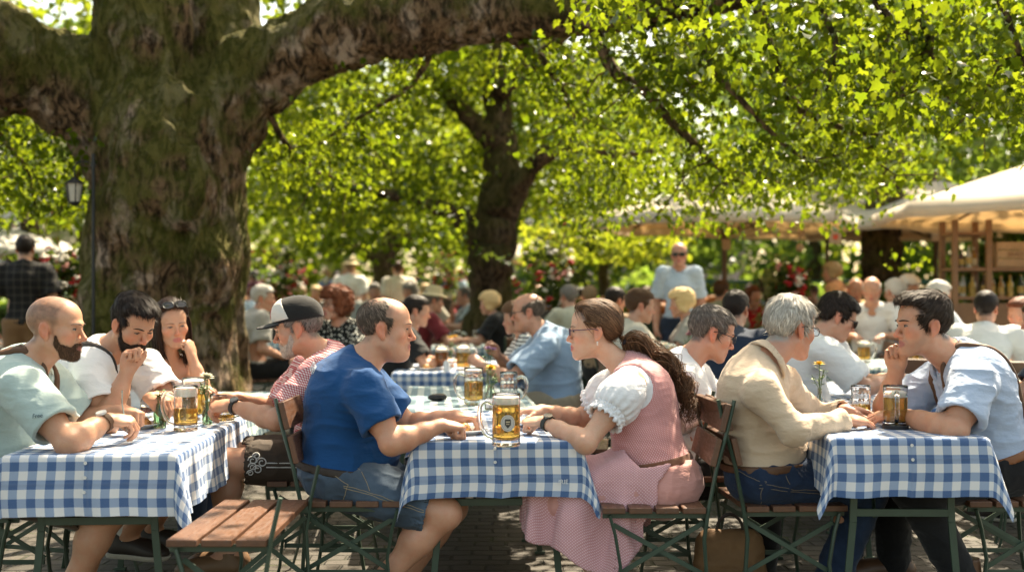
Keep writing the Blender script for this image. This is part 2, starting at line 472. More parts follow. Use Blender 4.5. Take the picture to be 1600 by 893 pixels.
class Body:
    """skeleton in the frame of the person's own origin"""
    def __init__(s, J, g):
        s.J, s.g = J, g
        s.r = unit(J['shR'] - J['shL']); s.s = unit(J['neck'] - J['hip']); s.f = unit(np.cross(s.s, s.r)); s.s = np.cross(s.r, s.f)
        s.R = np.stack([s.r, s.f, s.s], 1)
        hs = g.get('hs', 1.); s.hs = hs
        s.HR = frame_from(g['face'], g.get('fup', (0, 0, 1)))
        s.len = np.linalg.norm(J['neck'] - J['hip'])
        s.shm = (J['shR'] + J['shL']) / 2
    def T(s, t, f=0., x=0.):
        sl = s.g.get('slouch', .03) * 4 * t * (1 - t)
        return lerp(s.J['hip'], s.J['neck'], t) + s.f * (f - sl) + s.r * x
    def H(s, p): return s.J['head'] + s.HR @ (np.asarray(p, float) * s.hs)
    def torso(s, F, o=0., belly=True):
        g = s.g; w = g.get('gw', 1.); d = g.get('gd', 1.); J = s.J; fem = g.get('female'); R = s.R; k = .06
        F.ball(s.T(.03, .0), (.165 * w + o, .125 * d + o, .115 + o), k, R)
        F.ball(s.T(.30, .02), ((.132 if fem else .15) * w + o, .11 * d + o, .16 + o), k, R)
        if belly: F.ball(s.T(.24, .05 + .07 * g.get('belly', 0)), (.12 * w + o, .085 * d + .06 * g.get('belly', 0) + o, .125 + o), k, R)
        F.ball(s.T(.66, .015), ((.148 if fem else .168) * w + o, .115 * d + o, .165 + o), k, R)
        F.ball(s.T(.80, -.015), (.15 * w + o, .085 + o, .10 + o), k, R)
        m = s.T(.9, .0)
        for sd, sh in ((1, J['shR']), (-1, J['shL'])):
            F.limb(s.T(.80, .01, sd * .05), sh - s.r * sd * .015, .065 + o, .058 + o, .04)
            F.limb(s.T(1., .0), sh - s.r * sd * .03 + s.s * .005, .048 + o * .7, .040 + o, .05)
            if fem: F.ball(s.T(.63, .105, sd * .068), .058 + o, .04)
    def neckpts(s): return s.T(.985, .022), s.H((0, -.022, -.060))
    def arm(s, F, side, o=0.):
        J = s.J; S, E, Wr = J['sh' + side], J['el' + side], J['wr' + side]; q = s.g.get('arm', 1.)
        F.ball(S, .058 * q + o, .04); F.limb(S, E, .052 * q + o, .041 * q + o, .03); F.ball(lerp(S, E, .5) , .051 * q + o, .03)
        m = lerp(E, Wr, .24); m2 = lerp(E, Wr, .62); F.limb(E, m, .040 * q + o, .0455 * q + o, .02); F.limb(m, m2, .0455 * q + o, .034 * q + o, .02); F.limb(m2, Wr, .034 * q + o, .0258 * q + o, .02); F.ball(E, .043 * q + o, .015)
    def leg(s, F, side, o=0., h2=None):
        J = s.J; sd = 1 if side == 'R' else -1; q = s.g.get('leg', 1.)
        hp = J['hip'] + s.r * sd * .088; K, An = J['kn' + side], J['an' + side]
        F.limb(hp, K, .088 * q + o, .060 * q + o, .05)
        m = lerp(K, An, .3); ax = unit(An - K); b = unit(hp - K); b = unit(b - ax * b.dot(ax))
        F.limb(K, An, .056 * q + o, .036 * q + o, .03); F.ball(m + b * .018, (.052 * q + o, .052 * q + o, .05 + o), .06)

def body_mesh(B, h):
    J, g = B.J, B.g; pts = np.array([v for v in J.values()])
    lo = pts.min(0) - .22; hi = pts.max(0) + .22
    F = Field(lo, hi, h)
    B.torso(F)
    a, b = B.neckpts(); nk = g.get('neck', .056); F.limb(a, b, nk * 1.06, nk, .035)
    for sd in 'RL':
        B.arm(F, sd)
        if not g.get('nolegs'):
            B.leg(F, sd)
            An = J['an' + sd]; toe = unit(g.get('toe' + sd, B.f * A(1, 1, 0)))
            F.limb(An + A(0, 0, .0) - toe * .03, An + toe * .12 - A(0, 0, .045), .036, .026, .03)
    L = F.local(B.HR * 1.0, J['head'], A(-.11, -.14, -.15) * B.hs, A(.11, .15, .15) * B.hs)
    hs = f32(B.hs); Lh = Full(L.X / hs, L.Y / hs, L.Z / hs); head_core(Lh, g)
    F.put(Lh.D * hs, .018)
    for sd in 'RL':
        hd = g.get('hand' + sd)
        if hd is None: continue
        d, bk, pose = hd; y = unit(d); z = unit(np.asarray(bk, float) - y * np.dot(bk, y)); R = np.stack([np.cross(y, z), y, z], 1)
        sl = None; L = F.local(R, J['wr' + sd], (-.11, -.05, -.13), (.11, .21, .09))
        Lh = Full(L.X, L.Y, L.Z); hand_field(Lh, -1 if sd == 'R' else 1, pose, g.get('hsz', 1.)); F.put(Lh.D, .014)
    return F.mesh()

def skin_colors(B, V, g):
    base = np.array(g.get('skin', (.56, .30, .19)), f32)
    L = ((V - B.J['head']) @ B.HR) / B.hs; x, y, z = L[:, 0], L[:, 1], L[:, 2]
    n = fbm(V * 22, 3)[:, None]
    C = base * (0.90 + .2 * n)
    def blob(c, r): return np.clip(1 - np.sqrt((((L - np.asarray(c)) / np.asarray(r)) ** 2).sum(1)), 0, 1)[:, None]
    red = np.array((1.10, .80, .74), f32)
    for s in (-1, 1):
        C = C * (1 + (red - 1) * np.clip(blob((s * .045, .06, -.03), (.035, .04, .03)) * 1.2, 0, 1))
        C = C * (1 + (red - 1) * np.clip(blob((s * .08, -.016, -.01), (.03, .03, .045)) * 2.2, 0, 1))
    C = C * (1 + (red - 1) * np.clip(blob((0, .105, -.035), (.03, .03, .03)) * 1.5, 0, 1))
    lip = np.array(g.get('lip', (.42, .13, .11)), f32)
    m = np.clip(blob((0, .087, -.0705), (.029, .022, .0165)) * 3.2, 0, 1); C = C * (1 - m) + lip * m
    st = g.get('stubble')
    if st:
        amt, hc = st
        pb = poly_sdf(BEARD, y, z); m = np.clip(-pb / .012 + .3, 0, 1)[:, None] * amt * (y > -.06)[:, None]; C = C * (1 - m) + np.array(hc, f32) * m
    sc = g.get('scalp')
    if sc:
        amt, hc, poly = sc
        pb = poly_sdf(poly, y, z); m = (np.clip(-pb / .016 + .2, 0, 1) * (.6 + .8 * fbm(V * 90, 2)))[:, None] * amt
        m = np.clip(m, 0, 1) * (np.abs(x) > -1)[:, None]; C = C * (1 - m) + np.array(hc, f32) * m
    return np.clip(C * np.array((1., 1.06, 1.10), f32), 0, 1)

BEARD = [(.02, -.02), (.012, -.055), (.03, -.085), (.03, -.125), (.115, -.125), (.115, -.046), (.085, -.05), (.07, -.064), (.045, -.055), (.032, -.025)]
HAIRLINE = {
    'short': [(.12, .062), (.06, .058), (.045, .040), (.040, .012), (.022, .006), (.017, -.022), (.006, -.022), (.004, .012), (-.012, .024), (-.034, .018), (-.042, -.03), (-.055, -.062), (-.14, -.075), (-.14, .2), (.14, .2)],
    'open': [(.12, .086), (.064, .078), (.048, .052), (.041, .014), (.024, .006), (.018, -.026), (.006, -.022), (.004, .012), (-.012, .024), (-.034, .018), (-.042, -.03), (-.055, -.060), (-.14, -.072), (-.14, .2), (.14, .2)],
    'recede': [(.12, .095), (.055, .088), (.035, .060), (.038, .014), (.022, .004), (.017, -.026), (.006, -.022), (.004, .012), (-.012, .024), (-.034, .018), (-.042, -.03), (-.055, -.060), (-.14, -.072), (-.14, .2), (.14, .2)],
    'side': [(.034, .088), (.030, .014), (.022, .004), (.017, -.026), (.006, -.022), (.004, .012), (-.012, .024), (-.034, .018), (-.042, -.03), (-.055, -.060), (-.14, -.072), (-.14, .2), (.0, .2), (.018, .112)],
    'ring': [(.02, .055), (.036, .014), (.022, .006), (.017, -.022), (.006, -.022), (.004, .012), (-.012, .024), (-.034, .018), (-.042, -.03), (-.055, -.066), (-.14, -.075), (-.14, .065), (-.06, .075)],
    'pulled': [(.12, .098), (.066, .092), (.062, .072), (.052, .046), (.030, .026), (.004, .021), (-.012, .026), (-.030, .018), (-.040, -.02), (-.060, -.055), (-.14, -.06), (-.14, .2), (.14, .2)],
    'full': [(.12, .058), (.068, .052), (.052, .028), (.042, -.02), (.030, -.055), (-.02, -.09), (-.14, -.10), (-.14, .2), (.14, .2)],
}
_headcache = {}
def surf_y(g, x, z):
    """how far forward the face surface lies at (x, z)"""
    ys = np.linspace(.14, .02, 400).astype(f32); L = Full(np.full(400, x, f32), ys, np.full(400, z, f32)); head_core(L, g)
    i = np.argmax(L.D < 0); return float(ys[i])

HAIRCOL = {}
def hair_mat(name, col, var=.35, rough=.5):
    if name in MATS: return MATS[name]
    HAIRCOL[name] = col
    t = NT(name); gm = t.n('ShaderNodeNewGeometry'); n = t.noise(t.coord(1), 120, 2)
    f = t.math('ADD', t.math('MULTIPLY', gm.outputs['Random Per Island'], .8), t.math('MULTIPLY', n, .2))
    c = t.ramp(f, [(.0, [x * (1 - var) for x in col]), (.6, col), (1., [min(1, x * (1 + 2 * var)) for x in col])])
    st = t.noise(t.coord((60, 60, 9)), 6, 3)
    m = t.bsdf(c, max(rough, .45), t.bump(st, .5, .004), .16); MATS[name] = m; return m

def strands(V, N, n, ln, wd, flow, lift=.3, curl=.0, seed=0, segs=3, jit=.2):
    """thin tapering locks lying on a surface: rows of quads"""
    r = np.random.default_rng(seed); i = r.integers(0, len(V), n)
    p, nn = V[i], N[i]; d = flow(p); d = d / (np.linalg.norm(d, axis=1)[:, None] + 1e-9) + r.normal(0, jit, p.shape); d -= nn * (d * nn).sum(1)[:, None]
    d /= np.linalg.norm(d, axis=1)[:, None] + 1e-9; w = np.cross(nn, d)
    L = ln * r.uniform(.55, 1.25, n)[:, None]; ww = wd * r.uniform(.6, 1.3, n)[:, None]; out = []
    lf = lift * r.uniform(.2, 1.2, n)[:, None]; cu = curl * r.normal(0, 1, n)[:, None]
    for k in range(segs + 1):
        t = k / segs
        c = p + d * L * t + nn * (.0012 + lf * L * t - L * L * t * t * 4.5) + w * cu * L * math.sin(t * 5)
        e = ww * (1 - t) ** .6 * .5 if k < segs else ww * 0.02
        out += [c - w * e, c + w * e]
    P = np.stack(out, 1).reshape(-1, 3); b = (np.arange(n) * 2 * (segs + 1))[:, None]
    Q = np.concatenate([np.stack([b[:, 0] + 2 * k, b[:, 0] + 2 * k + 1, b[:, 0] + 2 * k + 3, b[:, 0] + 2 * k + 2], 1) for k in range(segs)])
    return P, Q

def hair_part(B, g, spec, hi=True):
    """short or long hair cap in head space -> vertices in the person's space"""
    h = .0042 if hi else .008; F = Field((-.125, -.16, -.15), (.125, .14, .19), h)
    F.whole(); skull(F, g)
    poly = HAIRLINE[spec['style']]; t0 = spec.get('t', .010)
    F.whole(); y, z = F.Y, F.Z
    th = t0 + spec.get('top', 0.) * np.clip((z - .05) / .06, 0, 1) + spec.get('front', 0.) * np.clip((y + .0) / .09, 0, 1) * np.clip((z - .03) / .05, 0, 1)
    if spec.get('back'): th = th + spec['back'] * np.clip(-y / .1, 0, 1) * np.clip((.1 - np.abs(z)) / .08, 0, 1)
    yy = y + .35 * np.abs(F.X) * (z > .04)
    F.D0 = smax(F.D0 - th, poly_sdf(poly, np.broadcast_to(yy, F.D0.shape).copy(), np.broadcast_to(z, F.D0.shape).copy()) * f32(.9), .016).astype(f32)
    V, Q = F.mesh(); N = normals(V, Q)
    V = V + N * ((fbm(V * A(55, 30, 55) + spec.get('seed', 0), 2) - .5) * spec.get('rough', .008))[:, None]
    if spec.get('curly'): V = V + N * ((fbm(V * 38, 2) - .5) * spec['curly'])[:, None]
    P, F4 = [V], [Q]
    if hi:
        N = normals(V, Q); c = np.asarray(spec.get('whorl', (0, -.06, .12)))
        if 'knot' in spec: flow = lambda p: np.asarray(spec['knot']) - p
        elif spec.get('fall'): flow = lambda p: np.stack([p[:, 0] * 1.2, (p[:, 1] - .03) * .4, -np.abs(p[:, 2] + .12) - .05], 1)
        else: flow = lambda p: (p - c) + A(0, spec.get('sweep', .03), -.01)
        S, SQ = strands(V, N, spec.get('n', 2600), spec.get('ln', .030), spec.get('wd', .0030), flow, spec.get('lift', .12), spec.get('scurl', .0), spec.get('seed', 0), jit=spec.get('jit', .2))
        P.append(S); F4.append(SQ + len(V)); m0 = len(V) + len(S)
        S, SQ = strands(V, N, spec.get('n', 2600) // 5, spec.get('ln', .030) * 1.35, spec.get('wd', .0030) * 2.6, flow, spec.get('lift', .12) + .05, spec.get('scurl', .0), spec.get('seed', 0) + 1, jit=spec.get('jit', .2)); P.append(S); F4.append(SQ + m0)
    return B.H(np.concatenate(P)) if False else (B.J['head'] + (np.concatenate(P) * B.hs) @ B.HR.T), np.concatenate(F4)

def beard_part(B, g, t=.004, n=1500, ln=.012, hi=True):
    F = Field((-.10, -.05, -.16), (.10, .14, .02), .0035 if hi else .007); F.whole(); head_core(F, g); F.whole()
    y = np.broadcast_to(F.Y, F.D0.shape).copy(); z = np.broadcast_to(F.Z, F.D0.shape).copy()
    lip = Full(F.X, F.Y, F.Z).d_ball((0, .09, -.0715), (.021, .03, .0085))
    F.D0 = smax(smax(F.D0 - f32(t), poly_sdf(BEARD, y, z), .008), -lip, .003).astype(f32)
    V, Q = F.mesh(); N = normals(V, Q); V = V + N * ((fbm(V * 90, 2) - .5) * .003)[:, None]
    S, SQ = strands(V, normals(V, Q), n, ln, .0022, lambda p: np.stack([p[:, 0] * .5, p[:, 1] * 0 + .02, p[:, 2] * 0 - .08], 1), .3)
    return (B.J['head'] + (np.concatenate([V, S]) * B.hs) @ B.HR.T), np.concatenate([Q, SQ + len(V)])

def shirt_field(B, sp, h):
    J, g = B.J, B.g; pts = np.array([J[k] for k in ('hip', 'neck', 'shR', 'shL', 'elR', 'elL', 'wrR', 'wrL')])
    F = Field(pts.min(0) - .32, pts.max(0) + .25, h); o = sp.get('o', .013)
    B.torso(F, o)
    if sp.get('blouse'): F.ball(B.T(.15, .02), (.17 * g.get('gw', 1) + o, .14 * g.get('gd', 1) + o, .10), .08, B.R)
    # hem
    F.whole(); F.put2 = None
    F.D0 = smax(F.D0, F.plane(B.T(sp.get('hem', .04)), -B.s), .012).astype(f32)
    a, b = B.neckpts(); nk = g.get('neck', .056)
    for sd in 'RL':
        S, E, Wr = J['sh' + sd], J['el' + sd], J['wr' + sd]; fr = sp.get('sleeve', .62)
        if fr <= 0: continue
        q = g.get('arm', 1.); ax = unit(E - S)
        if fr <= 1:
            e = lerp(S, E, fr); G = sp.get('loose', 1.)
            F.limb(S - ax * .02, e, .066 * q + o * .6, (.066 * G) * q + o * .6, .035, flat=False)
            # flat end, then hollow it
            F.block(e - .16, e + .16); pl = F.plane(e, ax); near = F.d_limb(lerp(S, E, .35), E + ax * .05, .10, .10); F.D0[F.sl] = np.where(near < .05, smax(F.D0[F.sl], pl, .006), F.D0[F.sl])
            F.limb(e - ax * .035, e + ax * .05, (.058 * G) * q - .004, (.061 * G) * q - .003, .006, neg=True)
        else:
            F.limb(S, E, .058 * q + o * .8, .048 * q + o * .8, .035); c = lerp(E, Wr, fr - 1); F.limb(E, c, .049 * q + o * .8, .036 * q + o, .03)
            ax2 = unit(Wr - E); F.limb(lerp(E, Wr, fr - 1 - .14), c, .042 * q + o, .040 * q + o, .008, flat=True)
            F.block(c - .12, c + .12); pl = F.plane(c, ax2); near = F.d_limb(lerp(E, Wr, .55), Wr, .06, .06); F.D0[F.sl] = np.where(near < .02, smax(F.D0[F.sl], pl, .005), F.D0[F.sl])
            F.limb(c - ax2 * .03, c + ax2 * .06, .036 * q + o * .5, .036 * q + o * .5, .004, neg=True)
    na = unit(b - a); 
    if sp.get('collar'):
        F.limb(a - na * .06, b, nk + .010, nk + .006, .01, neg=True)
        if sp.get('vee'):
            F.limb(a + B.f * .07 + na * .02, B.T(.74, .16), .030, .012, .01, neg=True)
        top = a + na * .044; bot = a - na * .002
        F.block(a - .16, a + .18); t = (F.X - f32(bot[0])) * f32(na[0]) + (F.Y - f32(bot[1])) * f32(na[1]) + (F.Z - f32(bot[2])) * f32(na[2])
        Dc = np.abs(F.d_limb(bot - na * .015, top, nk + .040, nk + .009)) - f32(.0045)
        tilt = ((F.X - f32(a[0])) * f32(B.f[0]) + (F.Y - f32(a[1])) * f32(B.f[1]) + (F.Z - f32(a[2])) * f32(B.f[2]))
        Dc = np.maximum(Dc, np.maximum(t - f32(.044) + tilt * f32(.30), -t - f32(.006) - tilt * f32(.15)))
        wedge = np.abs((F.X - f32(a[0])) * f32(B.r[0]) + (F.Y - f32(a[1])) * f32(B.r[1]) + (F.Z - f32(a[2])) * f32(B.r[2])) - np.maximum(tilt - f32(.035), 0) * f32(.55)
        Dc = np.maximum(Dc, np.where(tilt > .035, -wedge, -1).astype(f32))
        F.put(Dc, .005)
    elif sp.get('scoop'):
        F.limb(a - na * .07, b, nk + .012, nk + .02, .01, neg=True)
        F.ball(B.T(.97, .09), (.085, .08, sp['scoop']), .01, B.R, neg=True)
        F.ball(B.T(1.02, -.02), (.085, .08, .06), .01, B.R, neg=True)
    else:
        F.limb(a - na * .06, b, nk + .012, nk + .014, .008, neg=True)
        F.block(a - .16, a + .16); base = a + na * .004
        Dc = np.maximum(np.abs(F.d_limb(a - na * .05, a + na * .05, nk + .015, nk + .015)) - f32(.005), np.abs((F.X - f32(base[0])) * f32(na[0]) + (F.Y - f32(base[1])) * f32(na[1]) + (F.Z - f32(base[2])) * f32(na[2])) - f32(.009)); F.put(Dc, .006)
    return F

def trousers_field(B, sp, h):
    J = B.J; pts = np.array([J[k] for k in ('hip', 'knR', 'knL', 'anR', 'anL')]); g = B.g
    F = Field(pts.min(0) - .28, pts.max(0) + .30, h); o = sp.get('o', .013); w = g.get('gw', 1.); d = g.get('gd', 1.)
    F.ball(B.T(.03), (.165 * w + o, .125 * d + o, .115 + o), .04, B.R); F.ball(B.T(.18, .02), (.152 * w + o, .118 * d + o, .12 + o), .05, B.R)
    if g.get('belly'): F.ball(B.T(.15, .05 + .05 * g['belly']), (.12 * w + o, .085 * d + .04 * g['belly'] + o, .10 + o), .05, B.R)
    F.whole(); F.D0 = smax(F.D0, F.plane(B.T(sp.get('waist', .16)), B.s), .008).astype(f32)
    for sd in 'RL':
        s1 = 1 if sd == 'R' else -1; q = g.get('leg', 1.)
        hp = J['hip'] + B.r * s1 * .088; K, An = J['kn' + sd], J['an' + sd]; cut = sp.get('cut', 2.)
        if cut <= 1:
            e = lerp(hp, K, cut); ax = unit(K - hp); F.limb(hp, e, .095 * q + o, .080 * q + o, .05)
            F.block(e - .17, e + .17); pl = F.plane(e, ax); near = F.d_limb(lerp(hp, K, .55), K + ax * .1, .11, .11); F.D0[F.sl] = np.where(near < .09, smax(F.D0[F.sl], pl, .006), F.D0[F.sl])
            F.limb(e - ax * .03, e + ax * .05, .074 * q + o, .076 * q + o, .005, neg=True)
        else:
            F.limb(hp, K, .094 * q + o, .068 * q + o, .05); F.limb(K, An - A(0, 0, .02), .066 * q + o, .052 * q + o, .03)
    F.whole(); c = B.T(.1); fo = (F.X - f32(c[0])) * f32(B.f[0]) + (F.Y - f32(c[1])) * f32(B.f[1]) + (F.Z - f32(c[2])) * f32(B.f[2])
    F.D0 = smax(F.D0, F.plane(B.T(sp.get('waist', .16)), B.s) - np.maximum(fo - f32(.06), 0) * f32(.9), .008).astype(f32)
    return F

def band_field(B, F0, off, lo_t, hi_t, h=None):
    F = Field(F0.lo, F0.lo + F0.h * (F0.n - 1), .006); B.torso(F, off); F.whole()
    F.D0 = np.maximum(F.D0, np.maximum(F.plane(B.T(hi_t), B.s), F.plane(B.T(lo_t), -B.s))).astype(f32); return F

def patch_field(B, F0, off, x0, x1, t0, t1):
    """a piece lying on the front of a garment"""
    F = Field(F0.lo, F0.lo + F0.h * (F0.n - 1), F0.h); F.whole(); c = B.T(.5); D = np.abs(F0.D0 - f32(off * .5)) - f32(off)
    X = F.plane(c, B.r); Fo = F.plane(c, B.f)
    F.D0 = np.maximum.reduce([D, X - f32(x1), f32(x0) - X, F.plane(B.T(t1), B.s), F.plane(B.T(t0), -B.s), f32(.02) - Fo]).astype(f32); return F

def suspender_field(B, F0, off=.006, xs=.085, wd=.013, cross=0., lo=.12):
    F = Field(F0.lo, F0.lo + F0.h * (F0.n - 1), F0.h); F.whole()
    ox = B.T(.5); X = (F.X - f32(ox[0])) * f32(B.r[0]) + (F.Y - f32(ox[1])) * f32(B.r[1]) + (F.Z - f32(ox[2])) * f32(B.r[2])
    d = np.abs(np.abs(X) - f32(xs)) - f32(wd)
    F.D0 = np.maximum(np.abs(F0.D0 - f32(off * .4)) - f32(off), d).astype(f32)
    for sd in 'RL': S, E = B.J['sh' + sd], B.J['el' + sd]; F.D0 = np.maximum(F.D0, -F.d_limb(lerp(S, E, .38), E, .098, .098)).astype(f32)
    gx, gy, gz = np.gradient(F0.D0); gl = np.sqrt(gx * gx + gy * gy + gz * gz) + f32(1e-6); al = np.abs(gx * f32(B.r[0]) + gy * f32(B.r[1]) + gz * f32(B.r[2])) / gl
    F.D0 = np.maximum(np.maximum(F.D0, F.plane(B.T(lo), -B.s)), (al - f32(.72)) * f32(.03)).astype(f32)
    return F

SKIN = None
def skin_mat(rough=.46):
    global SKIN
    if SKIN: return SKIN
    t = NT('skin'); at = t.n('ShaderNodeAttribute', attribute_name='Col'); v = t.coord(1)
    n = t.noise(v, 160, 3); n2 = t.noise(v, 14, 3)
    c = t.mix(t.math('MULTIPLY', n, .35), at.outputs[0], t.mix(1.0, at.outputs[0], (.80, .66, .60), 'MULTIPLY'))
    bl = t.ramp(t.noise(v, 34, 4, .6), [(.42, 0), (.66, 1)]); c = t.mix(t.math('MULTIPLY', bl, .38), c, t.mix(1.0, c, (1.0, .74, .66), 'MULTIPLY')); sp_ = t.ramp(t.noise(v, 420, 2), [(.66, 0), (.72, .3)]); c = t.mix(sp_, c, t.mix(1.0, c, (.62, .48, .40), 'MULTIPLY'))
    SKIN = t.bsdf(c, t.ramp(n2, [(.3, .36), (.7, .56)]), t.bump(t.math('ADD', n, t.math('MULTIPLY', t.noise(v, 45, 3), .8)), .28, .003), .45, Subsurface_Weight=.12, Subsurface_Scale=.012); SKIN.node_tree.nodes[-1]
    t.p.inputs['Subsurface Radius'].default_value = (1, .35, .18)
    return SKIN

def face_bits(B, g, root, hi=True):
    """eyes, brows as small meshes in the sockets"""
    sd_mats = [mat_plain('eye_white', (.30, .26, .23), .25, .05, 200, .0), mat_plain('iris', g.get('iris', (.07, .045, .03)), .15, .2, 300, 0), mat_plain('lash', (.03, .02, .017), .6, .1, 90, .0)]
    hc = g.get('brow', (.05, .03, .02))
    for s in (-1, 1):
        mb = MB(); N = 9; op = g.get('eye', .0042)
        y0 = .0705; r = .0152; c = np.array((s * .0325, y0, -.002))
        def on(a, b):  # point on the eyeball by lateral and vertical offset
            return c + np.array((a, math.sqrt(max(r * r - a * a - b * b, 1e-8)), b))
        xs = np.linspace(-.0125, .0125, N); up = op * np.sqrt(np.clip(1 - (xs / .0132) ** 2, 0, 1)); V = []
        for a, u in zip(xs, up): V += [on(a, -u * .75), on(a, 0), on(a, u)]
        F4 = []
        for i in range(N - 1):
            for j in range(2): F4.append((3 * i + j, 3 * i + 3 + j, 3 * i + 4 + j, 3 * i + 1 + j))
        V = np.array(V); gz = g.get('gaze', 0.)
        r0 = r; mb.add(V, F4)
        mb.cur = 1; r = .0158; k = 10; an = np.arange(k) * 2 * np.pi / k; rad = min(.0060, op * 1.25)
        disc = [on(gz * s * 0 + gz + .0052 * math.cos(q), min(max(.0052 * math.sin(q), -op * .7), op * .92)) for q in an] + [on(gz, 0)]
        mb.add(np.array(disc), [(i, (i + 1) % k, k) for i in range(k)])
        mb.cur = 2; r = .0160
        mb.tube([on(a, u + .0003) for a, u in zip(xs, up)], .0017, 5)
        o = mb.build('eye', sd_mats, root); o.data.transform(Matrix.Diagonal((B.hs,) * 3).to_4x4()); o.matrix_local = Matrix.Translation(B.J['head']) @ Matrix(B.HR.tolist()).to_4x4()
        if g.get('nobrow'): continue
        mb = MB(); pts = []
        for q in np.linspace(0, 1, 7):
            x = s * lerp(.012, .051, q); z = .0175 + .006 * math.sin(q * 2.4) - .005 * q + g.get('browz', 0); pts.append((x, surf_y(g, x, z) + .0008, z))
        mb.tube(pts, A(.0026, .0040, .0042, .0040, .0034, .0026, .0010) * g.get('browt', 1.), 6, .55)
        o = mb.build('eyebrow', hair_mat('brow_%d_%d_%d' % tuple(int(x * 255) for x in hc), hc), root); o.data.transform(Matrix.Diagonal((B.hs,) * 3).to_4x4()); o.matrix_local = Matrix.Translation(B.J['head']) @ Matrix(B.HR.tolist()).to_4x4()

def head_part(B, mb, name, mat, root):
    o = mb.build(name, mat, root); o.data.transform(Matrix.Diagonal((B.hs,) * 3).to_4x4())
    o.matrix_local = Matrix.Translation(B.J['head']) @ Matrix(B.HR.tolist()).to_4x4(); return o

def glasses(B, root, kind='clear', col=(.03, .025, .025), name='glasses', lift=0.):
    g = B.g; fr = MB(); y = .100 + lift; zc = -.003
    for s in (-1, 1):
        an = np.linspace(0, 2 * np.pi, 19); w, hh = (.024, .0165) if kind == 'clear' else (.027, .020)
        P = [(s * .033 + w * np.sign(np.cos(a)) * abs(np.cos(a)) ** .75, y - .10 * abs(s * .033 + w * np.cos(a)) * .5, zc + hh * np.sign(np.sin(a)) * abs(np.sin(a)) ** .75) for a in an]
        fr.tube(P, .0017 if kind == 'clear' else .0025, 6, cap=False)
        fr.tube([(s * .058, y - .004, .004), (s * .074, .055, .006), (s * .080 * g.get('w', 1), .0, .008), (s * .078 * g.get('w', 1), -.022, .0)], .0019 if kind == 'clear' else .0028, 6)
    fr.tube([(-.010, y - .001, .002), (0, y + .002, .004), (.010, y - .001, .002)], .0016, 6)
    fm = mat_plain('frame_%d' % int(sum(col) * 1000), col, .3, .1, 60, 0)
    o = head_part(B, fr, name, fm, root)
    ln = MB()
    for s in (-1, 1):
        an = np.arange(16) * 2 * np.pi / 16; w, hh = (.023, .0158) if kind == 'clear' else (.0265, .0195)
        P = [(s * .033 + w * np.sign(np.cos(a)) * abs(np.cos(a)) ** .75, y - .0005 - .10 * abs(s * .033 + w * np.cos(a)) * .5, zc + hh * np.sign(np.sin(a)) * abs(np.sin(a)) ** .75) for a in an]
        ln.add(np.array(P + [(s * .033, y + .001 - .0016, zc)]), [(i, (i + 1) % 16, 16) for i in range(16)])
    if kind == 'clear':
        if 'lens_clear' not in MATS:
            t = NT('lens_clear'); tr = t.n('ShaderNodeBsdfTransparent'); gl = t.n('ShaderNodeBsdfGlossy'); gl.inputs['Roughness'].default_value = .05
            mx = t.n('ShaderNodeMixShader'); mx.inputs[0].default_value = .08; t.l(tr.outputs[0], mx.inputs[1]); t.l(gl.outputs[0], mx.inputs[2]); t.l(mx.outputs[0], t.out.inputs[0]); MATS['lens_clear'] = t.m
        lm = MATS['lens_clear']
    else: lm = mat_plain('lens_dark', (.012, .011, .010), .06, .05, 20, 0, .8)
    l = ln.build('lens', lm, o)
    l.data.transform(Matrix.Diagonal((B.hs,) * 3).to_4x4())
    return o

def watch(B, side, root, col=(.02, .02, .02), face=(.03, .03, .03)):
    J = B.J; E, Wr = J['el' + side], J['wr' + side]; ax = unit(Wr - E); c = lerp(E, Wr, .90); hd = B.g['hand' + side]; z = unit(np.asarray(hd[1], float) - ax * np.dot(hd[1], ax)); x = np.cross(ax, z)
    R = np.stack([x, ax, z], 1); r = .0335 * B.g.get('arm', 1.); mb = MB(); an = np.linspace(0, 2 * np.pi, 25)
    prof = [(r - .001, -.010), (r + .003, -.010), (r + .003, .010), (r - .001, .010)]
    R2 = np.stack([x, z, -ax], 1)
    mb.lathe(prof, c, 22, R=np.stack([x, z * .92, ax], 1))
    o = mb.build('watch', mat_plain('strap_%d' % int(sum(col) * 1000), col, .5), root)
    f = MB(); f.lathe([(0, 0), (.019, 0), (.020, .004), (.019, .009), (.0165, .0095), (0, .0095)], c + z * r * .9, 20, R=np.stack([x, -ax, z], 1)); f.build('watch_case', mat_plain('case_%d' % int(sum(face) * 1000), face, .25, .1, 30, 0, .7), o)
    return o

